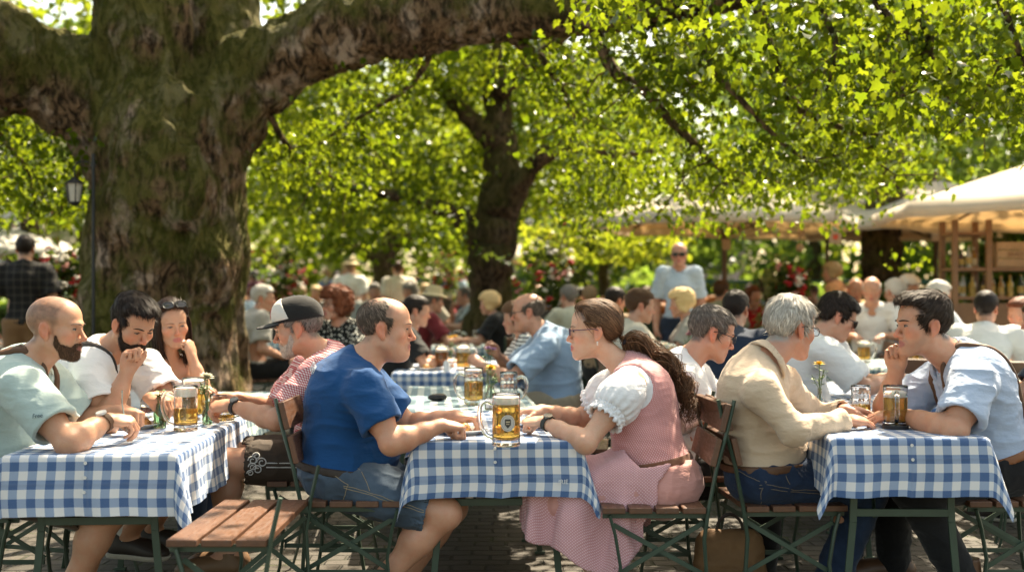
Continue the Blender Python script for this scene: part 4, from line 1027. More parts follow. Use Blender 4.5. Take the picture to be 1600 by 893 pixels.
def cap(r):
    B, root = r['B'], r['root']; blk = mat_cloth('cap_black', (.014, .013, .012)); wht = mat_cloth('cap_white', (.62, .58, .52)); red = mat_cloth('cap_red', (.40, .03, .03))
    def place(name, F, mat, par):
        V, Q = F.mesh(); return np_mesh(name, B.J['head'] + (relax(V, Q, 1) * B.hs) @ B.HR.T, Q, mat, par)
    def dome(o): 
        F = Field((-.13, -.16, -.03), (.13, .22, .20), .004); F.ball((0, -.014, .046), (.086 + o, .106 + o, .090 + o), .01); F.ball((0, .035, .075), (.068 + o, .052 + o, .052 + o), .03); F.whole(); return F
    F = dome(.004); F.D0 = smax(F.D0, (.030 + .05 * np.clip(F.Y, -.2, .06) - F.Z + 0 * F.X).astype(f32), .006).astype(f32); c = place('cap', F, blk, root)
    F = dome(.0065); F.D0 = np.maximum(F.D0, np.maximum(.044 - F.Z + 0 * F.Y * F.X, .012 - F.Y + .30 * (F.Z - .05) + 0 * F.X)).astype(f32); place('cap_panel', F, wht, c)
    F = dome(.0085); X, Y, Z = F.X, F.Y, F.Z; bar = np.minimum(np.maximum(np.abs(X + .018) - .006, np.abs(Z - .082) - .024), np.maximum(np.abs(X - .006) - .03, np.abs(Z - .100) - .006)); F.D0 = np.maximum(np.maximum(F.D0, bar), .02 - Y).astype(f32); place('cap_mark', F, red, c)
    F = Field((-.13, -.16, -.03), (.13, .24, .20), .004); F.ball((0, .075, .034), (.080, .100, .03), .01); F.whole(); zz = F.Z - (.046 - .10 * np.clip(F.Y - .06, 0, 1) - 3.2 * F.X ** 2); F.D0 = np.maximum(F.D0, np.maximum(np.abs(zz) - .0045, .06 - F.Y)).astype(f32); place('cap_brim', F, blk, c)
    mb = MB(); mb.sphere((0, -.012, .140), .007, 8, (1, 1, .6)); cb = mb.build('cap_button', blk, c); cb.matrix_local = Matrix.Translation(B.J['head']) @ Matrix(B.HR.tolist()).to_4x4()

def embroidery(r):
    """white cord scrolls near the knee and a double stripe along the side seam"""
    B = r['B']; J = B.J; F = r['TF']; hp = J['hip'] - B.r * .088; K = J['knL']; ax = unit(K - hp); out = -B.r; up = unit(np.cross(ax, out)); up = up if up[2] > 0 else -up; mb = MB()
    L = np.linalg.norm(K - hp)
    def at(t, h):
        rad = lerp(.108, .0935, t / .8) + .003; a = h / rad; return hp + ax * t * L + (out * math.cos(a) + up * math.sin(a)) * rad
    for h in (-.008, .010): mb.tube([at(t, h) for t in np.linspace(.10, .62, 14)], .0026, 5)
    rg = np.random.default_rng(3)
    for c0, c1, rr in ((.66, .012, .022), (.70, -.018, .020), (.745, .020, .020), (.745, -.006, .018), (.765, -.034, .014), (.71, .040, .016)):
        mb.tube([at(c0 + rr / L * math.cos(q) * (1 - q * .08), c1 + rr * math.sin(q) * (1 - q * .08)) for q in np.linspace(0, 8.5, 26)], .0025, 5)
    mb.build('embroidery', mat_cloth('cord_white', (.62, .60, .56)), r['root'])

def denim_mat(name, col):
    t = NT(name); v = t.coord(1); n = t.noise(v, 5, 4); n2 = t.noise(t.coord((1, 1, .3)), 400, 2); w = t.noise(v, 17, 3)
    c = t.mix(t.ramp(n, [(.35, 0), (.7, 1)]), [x * .7 for x in col], [x * 1.7 for x in col]); c = t.mix(t.math('MULTIPLY', n2, .5), c, [x * .5 for x in col])
    return t.bsdf(c, .9, t.bump(t.math('ADD', w, t.math('MULTIPLY', n2, .2)), .4, .012), .15, Sheen_Weight=.1)

def tshirt_mat(): return mat_cloth('blue_jersey', (.010, .062, .185), .14, .4, .1)

def pink_mat(name, a, b, per):
    """small pale sprigs in offset rows, along the cloth's own directions"""
    t = NT(name); uv = t.n('ShaderNodeTexCoord'); sp = t.n('ShaderNodeSeparateXYZ'); t.l(uv.outputs['UV'], sp.inputs[0]); u = t.math('DIVIDE', sp.outputs[0], per); v = t.math('DIVIDE', sp.outputs[1], per)
    p, q = t.math('ADD', u, v), t.math('SUBTRACT', u, v); f = lambda x: t.math('ABSOLUTE', t.math('SUBTRACT', t.math('FRACT', t.math('ADD', x, 100.)), .5))
    d = t.math('MAXIMUM', f(p), f(q)); m = t.ramp(d, [(.22, 1), (.32, 0)]); n = t.noise(t.coord(1), 7, 3)
    c = t.mix(t.math('MULTIPLY', m, .8), a, b); c = t.mix(t.math('MULTIPLY', n, .3), c, [x * .7 for x in a]); w = t.noise(t.coord((1, 1, .5)), 16, 3)
    return t.bsdf(c, .85, t.bump(w, .4, .012), .2, Sheen_Weight=.2)

def dirndl(r, blouse):
    B, root = r['B'], r['root']; J = B.J; g = B.g; pat = pink_mat('pink_print', (.55, .22, .21), (.80, .56, .54), .0135)
    apron = pink_mat('apron_print', (.58, .28, .29), (.82, .62, .63), .0125); plain = mat_cloth('salmon_cotton', (.60, .30, .26), .06, .5, .25)
    # bodice
    F = Field(J['hip'] - .4, J['neck'] + .25, .006); B.torso(F, .017); F.whole()
    F.D0 = smax(F.D0, F.plane(B.T(.10), -B.s), .01); F.D0 = F.D0.astype(f32)
    F.ball(B.T(1.0, .10), (.10, .10, .12), .015, B.R, neg=True)
    for s, sh in ((1, J['shR']), (-1, J['shL'])):
        F.limb(sh - B.r * s * .02, sh + B.r * s * .12 - B.s * .03, .078, .10, .02, neg=True)
    V, Q = F.mesh(); V = wrinkle(relax(V, Q, 1), Q, .005, 9, (1, 1, 2)); bo = np_mesh('bodice', V, Q, pat, root); P = V - J['hip']; set_uv(bo, np.stack([np.arctan2(P @ B.r, -(P @ B.f)) * .17, P @ B.s], 1))
    # puff sleeves
    for sd in 'LR':
        S, E = J['sh' + sd], J['el' + sd]; ax = unit(E - S); F = Field(S - .25, S + .25, .005); c = lerp(S, E, .26)
        s1 = 1 if sd == 'R' else -1
        F.ball(c, (.092, .098, .105), .03, frame_from(unit(np.cross(ax, B.f)), ax)); F.ball(S + B.s * .004 - B.r * s1 * .015, (.068, .075, .06), .05)
        e = lerp(S, E, .60); F.limb(lerp(S, E, .48), e, .070, .078, .02)
        # frill
        F.whole(); F.D0 = smax(F.D0, F.plane(e, ax), .006).astype(f32); F.limb(lerp(S, E, .54), lerp(S, E, .8), .066, .078, .004, neg=True)
        V, Q = F.mesh(); V = relax(V, Q, 2); d = (V - S) @ ax / np.linalg.norm(E - S); P = V - S; u1 = unit(np.cross(ax, (0, 0, 1.))); u2 = np.cross(ax, u1); an = np.arctan2(P @ u2, P @ u1)
        N = normals(V, Q); amp = .0035 * np.clip((d - .15) / .3, 0, 1) + .004 * np.clip((d - .50) / .1, 0, 1) - .012 * np.exp(-((d - .50) / .035) ** 2)
        V = V + N * (amp * np.sin(an * 17 + 2 * fbm(V * 12, 2) * 3))[:, None] * 1.0 + N * (-.010 * np.exp(-((d - .48) / .03) ** 2))[:, None]
        V = wrinkle(V, Q, .005, 13, (1, 1, 1), 4); np_mesh('puff_sleeve', V, Q, blouse, root)
    # collar frill of the blouse
    a, b = B.neckpts(); mb = MB(); n = 90; an = np.linspace(0, 2 * np.pi, n + 1)
    # plain skirt round hips and thighs
    hp = J['hip']; F = Field(np.minimum(J['knL'], hp) - .35, np.maximum(J['neck'], hp) + .35, .007)
    F.ball(B.T(.02, -.01), (.19, .160, .135), .05, B.R); F.ball(B.T(.14), (.155, .13, .10), .06, B.R)
    for sd in 'LR':
        s1 = 1 if sd == 'R' else -1; h0 = hp + B.r * s1 * .09; F.limb(h0, lerp(h0, J['kn' + sd], .95), .106, .082, .07)
    kn = (J['knL'] + J['knR']) / 2
    F.whole(); F.D0 = smax(F.D0, F.plane(B.T(.17), B.s), .01).astype(f32)
    V, Q = F.mesh(); V = wrinkle(relax(V, Q, 2), Q, .013, 6, (2.2, 1, 1.2), 8, .5); np_mesh('skirt', V, Q, plain, root)
    # apron: over the lap, falling in folds down to the shins
    l = unit((kn - hp) * A(1, 1, 0)); Lk = float((kn - hp) @ l); rr = unit(np.cross(l, (0, 0, 1))) * (1 if B.r @ np.cross(l, (0, 0, 1)) > 0 else -1)
    F = Field(np.minimum(kn, hp) - A(.35, .4, .45), np.maximum(kn, hp) + A(.35, .4, .40), .0055); F.whole()
    lx = (F.X - f32(hp[0])) * f32(l[0]) + (F.Y - f32(hp[1])) * f32(l[1]); rx = (F.X - f32(hp[0])) * f32(rr[0]) + (F.Y - f32(hp[1])) * f32(rr[1]); z = F.Z - f32(hp[2]) + 0 * lx
    drop = np.clip(.05 - z, 0, .5); c0 = (Lk + .075) / 2 - .02
    flare = .30 * drop; hw = .200 + .10 * np.clip(drop, 0, 1) - .010 * np.clip((.10 - lx) / .12, 0, 1) ; hl = (Lk + .075) / 2 + .05
    lx2 = lx - c0; ang = np.arctan2(rx * 1.6, lx2); per = np.abs(lx2) * 1. + np.abs(rx) * .4
    wave = (.016 * np.sin(lx * 42 + rx * 9 + 1.5 * np.sin(lx * 11)) + .012 * np.sin(rx * 60 + .7)) * np.clip(drop / .16, 0.12, 1.)
    qx = np.abs(lx2) - hl + .09; qy = np.abs(rx) - hw + .09
    d2 = np.minimum(np.maximum(qx, qy), 0) + np.sqrt(np.maximum(qx, 0) ** 2 + np.maximum(qy, 0) ** 2) - .09 + wave - .25 * np.clip(drop - .12, 0, 1) * np.clip(-lx2 / hl, 0, 1) * 0
    zt = z - (.145 + (kn[2] - hp[2]) * np.clip(lx / Lk, 0, 1.1)) - .006 * np.sin(lx * 34 + rx * 22) + .30 * np.clip(np.abs(rx) - .06, 0, 1) ** 1.3
    solid = smax(d2.astype(f32), zt.astype(f32), .07)
    belly = F.d_ball(B.T(.15), (.19, .175, .16), B.R); solid = smin(solid, belly.astype(f32), .06); solid = smin(solid, F.d_ball(B.T(.02, -.01), (.212, .182, .156), B.R).astype(f32), .05)
    sh = np.abs(solid) - .0045
    hem = -(z + .33 - .145 * np.clip((lx - .16) / (Lk - .1), 0, 1.1) + .012 * np.sin(lx * 30))
    back = -.045 + .36 * np.clip(.10 - z, 0, .5) + .012 * np.sin(z * 40) - lx
    F.D0 = np.maximum(np.maximum(sh, hem), np.maximum(back, F.plane(B.T(.21), B.s) - np.clip(lx - .06, 0, 1) * 1.)).astype(f32)
    V, Q = F.mesh(); V = wrinkle(relax(V, Q, 2), Q, .004, 9, (1.5, 1, 1), 3); ao = np_mesh('apron', V, Q, apron, root); P = V - hp; set_uv(ao, np.stack([P @ l, P[:, 2] - np.abs(P @ rr)], 1))
    # sash
    F = Field(J['hip'] - .4, J['neck'] + .25, .006); B.torso(F, .026); F.whole(); F.D0 = np.maximum(F.D0, np.maximum(F.plane(B.T(.225), B.s), F.plane(B.T(.165), -B.s))).astype(f32)
    V, Q = F.mesh(); np_mesh('sash', V, Q, mat_cloth('sash_brown', (.16, .070, .040)), root)
    # ponytail: wavy locks from the knot down the back
    rg = np.random.default_rng(4); mb = MB(); k0 = B.H((0, -.122, -.036)); hm = hair_mat('hair_brown', (.13, .068, .036), .6, .3)
    ctl = [k0, B.H((0, -.175, -.062)), B.T(.97, -.145), B.T(.80, -.175), B.T(.62, -.175), B.T(.47, -.155)]
    ctl = np.array(ctl); pp = np.vstack([2 * ctl[0] - ctl[1], ctl, 2 * ctl[-1] - ctl[-2]])
    def cr(p0, p1, p2, p3, t): return .5 * ((2 * p1) + (-p0 + p2) * t + (2 * p0 - 5 * p1 + 4 * p2 - p3) * t * t + (-p0 + 3 * p1 - 3 * p2 + p3) * t ** 3)
    for q in range(420):
        off = rg.normal(0, 1, 3) * .017; gq = q % 9; rp = np.random.default_rng(gq); ph = rp.uniform(0, 6.3, 2) + rg.normal(0, .25, 2); L = rg.uniform(.60, 1.0); m = 30; t = np.linspace(0, L, m) * (len(ctl) - 1.001); ii = t.astype(int); fr = (t - ii)[:, None]
        off = off * .7 + rp.normal(0, .016, 3)
        c = cr(pp[ii], pp[ii + 1], pp[ii + 2], pp[ii + 3], fr); g0 = np.clip(t / 1.0, .25, 1.1)[:, None] * (1 - .3 * np.clip((t - 3) / 2, 0, 1))[:, None]
        wv = np.stack([np.sin(t * 5.2 + ph[0]), np.cos(t * 5.2 + ph[0]), np.sin(t * 6.1 + ph[1])], 1) * .012 * np.clip(t / 1.0, 0, 1.4)[:, None]
        mb.tube(c + off * g0 + wv, .0019 * (1 - .7 * np.linspace(0, 1, m) ** 2), 4, cap=False)
    mb.build('ponytail', hm, root, auto=False)
    mb = MB(); an = np.linspace(0, 2 * np.pi, 20); ax = unit(ctl[1] - ctl[0]); u = unit(np.cross(ax, (1, 0, 0))); w = np.cross(ax, u)
    mb.tube([k0 + ax * .012 + .019 * (math.cos(a) * u + math.sin(a) * w) for a in an], .007, 8, cap=False); mb.build('hair_band', mat_plain('band_black', (.015, .014, .02), .7), root)
    e = MB(); e.sphere((-.0775, -.012, -.047), .0045, 10); e.sphere((-.0775, -.012, -.056), .0035, 10); head_part(B, e, 'earring', mat_plain('pearl', (.75, .70, .62), .2, .05, 30, 0, .6), root)
heroes()
# ------------------------------------------------------------------ tables, chairs, what stands on them
ZT = .68
def gingham(name, dark, mid, light, per=.0635):
    t = NT(name); uv = t.n('ShaderNodeTexCoord'); sp = t.n('ShaderNodeSeparateXYZ'); t.l(uv.outputs['UV'], sp.inputs[0])
    def st(s): return t.math('LESS_THAN', t.math('FRACT', t.math('ADD', t.math('DIVIDE', s, per), 100.25)), .5)
    s = t.math('MULTIPLY', t.math('ADD', st(sp.outputs[0]), st(sp.outputs[1])), .5)
    c = t.ramp(s, [(.2, light), (.4, mid), (.8, dark)], 'CONSTANT')
    n = t.noise(t.coord(1), 7, 4); w = t.noise(t.coord(1, 'UV'), 900, 2)
    mp = t.n('ShaderNodeMapping'); t.l(uv.outputs['UV'], mp.inputs[0]); mp.inputs['Scale'].default_value = (1, .05, 1); th = t.noise(mp.outputs[0], 2600, 1)
    c = t.mix(t.math('MULTIPLY', n, .22), c, t.mix(.5, c, (.42, .40, .36)), 'MIX'); c = t.mix(t.math('MULTIPLY', th, .28), c, t.mix(.5, c, (.5, .55, .62)))
    def crease(s, per, off): return t.ramp(t.math('ABSOLUTE', t.math('SUBTRACT', t.math('FRACT', t.math('ADD', t.math('DIVIDE', s, per), off)), .5)), [(.0, 1), (.022, 0)])
    cr = t.math('ADD', crease(sp.outputs[0], .36, 100.5), crease(sp.outputs[1], .42, 100.31)); c = t.mix(t.math('MULTIPLY', cr, .10), c, (.25, .26, .30))
    t.bsdf(c, .85, t.bump(t.math('ADD', t.math('ADD', t.noise(t.coord((1, 1, .5)), 9, 3), t.math('MULTIPLY', cr, .25)), t.math('MULTIPLY', w, .08)), .22, .02), .2, Sheen_Weight=.1)
    return t.m
def cloth_mat(): 
    if 'gingham' not in MATS: MATS['gingham'] = gingham('gingham', (.017, .078, .225), (.27, .34, .47), (.74, .71, .68))
    return MATS['gingham']
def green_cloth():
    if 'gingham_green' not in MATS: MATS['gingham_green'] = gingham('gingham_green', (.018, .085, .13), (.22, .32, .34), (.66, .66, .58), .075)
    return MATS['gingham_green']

def make_cloth(a, b, ov, zt, mat, label, group, loc, rz, seed=0, step=.016, buttons=0, sag=1.):
    R = .012; rg = np.random.default_rng(seed); ph = rg.uniform(0, 6.3, 8)
    us = np.unique(np.concatenate([np.linspace(-a - ov, -a, int(ov / step) + 1), np.linspace(-a, a, int(2 * a / step / 1.5) + 2), np.linspace(a, a + ov, int(ov / step) + 1)]))
    vs = np.unique(np.concatenate([np.linspace(-b - ov, -b, int(ov / step) + 1), np.linspace(-b, b, int(2 * b / step / 1.5) + 2), np.linspace(b, b + ov, int(ov / step) + 1)]))
    U, Vv = np.meshgrid(us, vs, indexing='ij'); su, sv = np.sign(U), np.sign(Vv); du = np.maximum(np.abs(U) - a, 0); dv = np.maximum(np.abs(Vv) - b, 0)
    r = np.hypot(du, dv); th = np.arctan2(dv, du); corner = np.sin(2 * th) ** 1.0 * (r > 0)
    al = np.radians(3 + 13 * corner); ro = np.minimum(r, R * np.pi / 2)
    rest = np.maximum(r - R * np.pi / 2, 0); out = R * np.sin(ro / R) + rest * np.sin(al); dn = R * (1 - np.cos(ro / R)) + rest * np.cos(al)
    s = np.where(dv > du, U, Vv) + np.where(dv > du, 0, 3.1) + sv * (dv > du) * 1.7 + su * 2.3
    fall = np.clip(rest / ov, 0, 1); wave = (.012 * np.sin(s * 19 + ph[0] + 1.3 * np.sin(s * 7 + ph[1])) + .006 * np.sin(s * 41 + ph[2])) * fall * sag
    out = out + wave * (1 - corner * .6) + .012 * fall * sag
    psi = th + corner * .10 * np.sin(th * 7 + ph[3])
    X = su * (np.minimum(np.abs(U), a) + out * np.cos(psi) * (r > 0)); Y = sv * (np.minimum(np.abs(Vv), b) + out * np.sin(psi) * (r > 0))
    X = X + fall * .006 * np.sin(Vv * 23 + ph[4]) * (dv > 0); Y = Y + fall * .006 * np.sin(U * 23 + ph[5]) * (du > 0)
    P = np.stack([U * 5, Vv * 5, 0 * U], -1).reshape(-1, 3); top = (fbm(P + seed, 3).reshape(U.shape) - .5) * .006 * (r == 0)
    Z = zt + .003 - dn + np.abs(top) + .004 * np.sin(s * 13 + ph[6]) * fall
    V = np.stack([X, Y, Z], -1).reshape(-1, 3); nu, nv = U.shape; i, j = np.meshgrid(np.arange(nu - 1), np.arange(nv - 1), indexing='ij'); q = i * nv + j
    Q = np.stack([q, q + nv, q + nv + 1, q + 1], -1).reshape(-1, 4)
    o = np_mesh('tablecloth', V, Q, mat, None, loc=loc); o.rotation_euler = (0, 0, rz)
    uvl = o.data.uv_layers.new(name='UVMap'); uv = np.stack([U.ravel(), Vv.ravel()], 1)[Q.ravel()]; uvl.data.foreach_set('uv', uv.astype(f32).ravel())
    tag(o, label, 'tablecloth', group)
    zf = lambda u, z: None
    for k in range(buttons):   # little white buttons down the middle of the front overhang
        d = .035 + .052 * k; ii = np.argmin(np.abs(us - (-.01))); jj = np.argmin(np.abs(vs - (-b - d))); p = V[ii * nv + jj]
        mb = MB(); mb.lathe([(0, 0), (.0055, 0), (.0062, .0015), (.0055, .003), (.003, .0022), (0, .0022)], p + A(0, -.002, 0), 12, R=np.array([[1, 0, 0], [0, 0, -1], [0, 1, 0]]))
        mb.build('button', mat_plain('button_white', (.72, .70, .66), .35), o)
    return o, V.reshape(nu, nv, 3), us, vs

def frame_mat(): return mat_plain('green_steel', (.036, .062, .040), .45, .3, 18, .2, .5)
def wood_mat(name='slat_wood', col=(.125, .055, .027)):
    if name in MATS: return MATS[name]
    t = NT(name); gm = t.n('ShaderNodeNewGeometry'); v = t.coord((18, 1.2, 18)); n = t.noise(v, 3, 5, .65); n2 = t.noise(t.coord(1), 2.2, 3); n3 = t.noise(t.coord((9, 2, 9)), 9, 3)
    f = t.math('ADD', t.math('MULTIPLY', n, .7), t.math('MULTIPLY', gm.outputs['Random Per Island'], .3))
    c = t.mix(f, [x * .45 for x in col], [x * 1.6 for x in col]); c = t.mix(t.ramp(n3, [(.55, 0), (.75, .55)]), c, [x * .45 + .05 for x in col]); c = t.mix(t.ramp(n2, [(.4, 0), (.7, .35)]), c, [x * .35 for x in col])
    m = t.bsdf(c, t.ramp(n3, [(.3, .32), (.7, .6)]), t.bump(n, .35, .003), .5); MATS[name] = m; return m

def make_table(a, b, label, group, loc, rz, zt=ZT):
    root = empty('beer_garden_table', loc, rz); tag(root, label, 'table', group); fm = frame_mat()
    for k in range(5):
        mb = MB(); w = 2 * a / 5; mb.box((-a + w * (k + .5), 0, zt - .013), (w - .006, 2 * b - .01, .022)); mb.build('tabletop_board', wood_mat(), root)
    for sy in (-1, 1):
        y = sy * (b - .09)
        for sx in (-1, 1):
            mb = MB(); P = [(sx * (a - .10), y, zt - .025), (sx * (a - .09), y, .40), (sx * (a - .055), y + sy * .0, .012)]; mb.bar(P[0], P[1], .026, .010, (0, 1, 0)); mb.bar(P[1], P[2], .026, .010, (0, 1, 0)); mb.box((P[2][0], y, .008), (.05, .03, .012)); mb.build('leg', fm, root)
        mb = MB(); mb.bar((-(a - .10), y, .435), (a - .10, y, .435), .010, .028); mb.build('crossbar', fm, root)
    mb = MB(); mb.tube([(-.1, -(b - .1), .42), (0, -.2, .55), (.0, .2, .55), (.1, b - .1, .42)], .007, 6); mb.build('brace', fm, root)
    return root

def make_chair(label, loc, rz, seat=.47, w=.46, group='folding chairs round the tables', dp=.40, back=True):
    root = empty('folding_chair', loc, rz); tag(root, label, 'chair', group); fm, wm = frame_mat(), wood_mat(); n = 4 if dp > .36 else 3; sw = dp / n
    for k in range(n):
        mb = MB(); mb.box((-dp / 2 + sw * (k + .5), 0, seat - .011), (sw - .014, w, .022)); mb.build('seat_slat', wm, root)
    for sy in (-1, 1):
        y = sy * (w / 2 - .035); yo = sy * (w / 2 - .012)
        mb = MB(); mb.bar((-dp / 2 + .0, y, seat - .032), (dp / 2 - .01, y, seat - .032), .008, .024); mb.build('seat_rail', fm, root)
        up = np.array([(-dp / 2 - .10, yo, .85), (-dp / 2 - .075, yo, .74), (-dp / 2 - .035, yo, .60), (-dp / 2 - .005, yo, seat), (-dp / 2 + .012, yo, seat - .12), (-dp / 2 + .004, yo, .20), (-dp / 2 - .03, yo, .0)])
        if not back: up = up[2:] + A(0, 0, 0)
        mb = MB()
        mb.tube(up, .0135, 6, flat=.55); mb.build('back_upright', fm, root)
        fr = np.array([(dp / 2 - .035, yo, seat - .03), (dp / 2 - .055, yo, seat - .10), (dp / 2 - .075, yo, seat - .22), (dp / 2 - .06, yo, .10), (dp / 2 - .03, yo, .0)])
        mb = MB(); mb.tube(fr, .0125, 6, flat=.55); mb.build('front_leg', fm, root)
        mb = MB(); mb.bar((-dp / 2 + .01, y, seat - .06), (dp / 2 - .075, y + sy * .004, .20), .006, .018); mb.bar((dp / 2 - .05, y - sy * .008, seat - .07), (-dp / 2 + .005, y - sy * .008, .19), .006, .018); mb.build('cross_brace', fm, root)
        mb = MB(); mb.bar((-dp / 2 + .004, y, .185), (dp / 2 - .075, y, .185), .008, .018); mb.build('stretcher', fm, root)
    if back:
        for z0, x0 in ((.785, -dp / 2 - .070), (.655, -dp / 2 - .035)):
            a = .24; Rm = np.array([[math.cos(a), 0, math.sin(a)], [0, 1, 0], [-math.sin(a), 0, math.cos(a)]]).T
            mb = MB(); mb.box((x0 + .004, 0, z0), (.022, w, .105), Rm); mb.build('back_slat', wm, root)
    return root

# ---- glass and drink
def glass_mat(name='clear_glass', col=(1, 1, 1), rough=.0):
    if name in MATS: return MATS[name]
    t = NT(name); m = t.bsdf(col, rough, None, .5, Transmission_Weight=1., IOR=1.45); MATS[name] = m; return m
def beer_mat(name='lager', col=(.93, .55, .10)):
    if name in MATS: return MATS[name]
    t = NT(name); m = t.bsdf(col, .02, None, .5, Transmission_Weight=.80, IOR=1.33); MATS[name] = m; return m
def foam_mat():
    if 'foam' in MATS: return MATS['foam']
    t = NT('foam'); n = t.noise(t.coord(1), 260, 3); m = t.bsdf(t.mix(n, (.72, .66, .54), (.84, .80, .70)), .8, t.bump(n, .4, .002), .3, Subsurface_Weight=.2, Subsurface_Scale=.01); MATS['foam'] = m; return m

def make_mug(label, loc, hd=0., H=.195, R=.052, fill=.80, foam=.030, group='beer mugs on the tables', handle=True, beer=None, lo=False, base=None, cling=0.):
    """a dimpled glass mug; hd is the way the handle points"""
    root = empty('beer_mug' if handle else 'beer_glass', loc, hd); tag(root, label, 'mug' if handle else 'glass', group); n = 24 if lo else 48
    def wob(an, z):
        q = z / H; row = np.floor(q * 3.2); cz = np.sin(np.pi * np.clip(q * 3.2 - row, 0, 1)); ok = (q > .06) & (q < .80)
        return 1 - .040 * ok * np.clip(cz, 0, 1) ** .8 * np.abs(np.sin((an + row * .0) * 5)) ** .8 * (1 if handle else .5)
    zs = np.linspace(.012, H - .008, 8 if lo else 30)
    prof = [(0, .0), (R * .96, 0), (R, .006)] + [(R * (1 - .02 * math.sin(math.pi * z / H)), z) for z in zs] + [(R * .985, H), (R * .93, H), (R * .92, H - .01)] + [(R * .90, z) for z in (H * .7, H * .4, .03)] + [(R * .80, .022), (0, .020)]
    mb = MB(); mb.lathe(prof, n=n, wob=None if lo else (lambda an, z: np.where(np.arange(len(prof))[:, None] < 3 + len(zs), wob(an, z), 1.)))
    mb.build('glass', glass_mat(), root, auto=False)
    if handle:
        mb = MB(); mb.tube([(R - .004, 0, H * .80), (R + .020, 0, H * .86), (R + .040, 0, H * .80), (R + .047, 0, H * .62), (R + .042, 0, H * .40), (R + .025, 0, H * .22), (R - .004, 0, H * .17)] if lo else smooth_path([(R - .004, 0, H * .80), (R + .020, 0, H * .85), (R + .041, 0, H * .78), (R + .047, 0, H * .60), (R + .040, 0, H * .38), (R + .022, 0, H * .22), (R - .004, 0, H * .15)], 5), .0085, 10); mb.build('handle', glass_mat(), root)
    top = H * fill; ri = R * .905
    bm = beer or beer_mat()
    if fill > .05:
        mb = MB(); mb.lathe([(0, .0205), (R * .80, .0225), (ri, .031), (ri, top), (0, top)], n=n); mb.build('beer', bm, root)
    if cling > 0:
        mb = MB(); r1 = R * .905; z0 = H * (.96 - cling); mb.lathe([(0, z0), (r1, z0), (r1, H * .955), (r1 * .6, H * .968), (0, H * .968)], n=n); mb.build('foam', foam_mat(), root)
    if foam > 0:
        def fw(an, z): return 1 + .0 * an
        mb = MB(); rg = np.random.default_rng(int(abs(loc[0]) * 1000)); pr = [(0, top + .0004), (ri, top + .0004), (ri, top + foam), (ri * .8, top + foam + .004), (ri * .4, top + foam + .006), (0, top + foam + .006)]
        mb.lathe(pr, n=n, wob=lambda an, z: 1 + (z > top + foam) * .06 * np.sin(an * 5 + z * 900)); mb.build('foam', foam_mat(), root)
    return root

def smooth_path(P, k=4):
    P = np.asarray(P, float); pp = np.vstack([2 * P[0] - P[1], P, 2 * P[-1] - P[-2]]); out = []
    for i in range(len(P) - 1):
        p0, p1, p2, p3 = pp[i:i + 4]
        for t in np.linspace(0, 1, k, endpoint=False): out.append(.5 * ((2 * p1) + (-p0 + p2) * t + (2 * p0 - 5 * p1 + 4 * p2 - p3) * t * t + (-p0 + 3 * p1 - 3 * p2 + p3) * t ** 3))
    return np.array(out + [P[-1]])

def food_mat():
    t = NT('fried_food'); n = t.noise(t.coord(1), 60, 4); m = t.bsdf(t.ramp(n, [(.3, (.16, .055, .015)), (.5, (.42, .19, .05)), (.7, (.60, .36, .13))]), .5, t.bump(n, .6, .004), .4); return m
def make_plate(label, loc, R=.115, food=1, seed=0, foodlabel='golden fried food'):
    o = MB(); o.lathe([(0, 0), (R * .62, 0), (R * .66, .004), (R, .017), (R * 1.005, .0195), (R * .99, .020), (R * .68, .0085), (R * .6, .006), (0, .006)], n=48)
    p = o.build('plate', mat_plain('porcelain', (.74, .73, .71), .18, .04, 9, 0, .5), loc=loc); tag(p, label, 'plate', 'white plates of food')
    if food:
        rg = np.random.default_rng(seed); F = Field((-R, -R, -.01), (R, R, .07), .0035)
        for k in range(9):
            q = rg.uniform(0, 6.3); d = rg.uniform(0, R * .45); F.ball((d * math.cos(q), d * math.sin(q), .016 + rg.uniform(0, .012)), rg.uniform(.013, .026), .008)
        V, Q = F.mesh(); V = wrinkle(V, Q, .005, 40, (1, 1, 1), seed); f = np_mesh('food', V, Q, MATS.setdefault('fried_food', None) or food_mat_(), loc=(loc[0], loc[1], loc[2])); tag(f, foodlabel, 'food', 'food on the plates')
    return p
def food_mat_():
    MATS['fried_food'] = food_mat(); return MATS['fried_food']

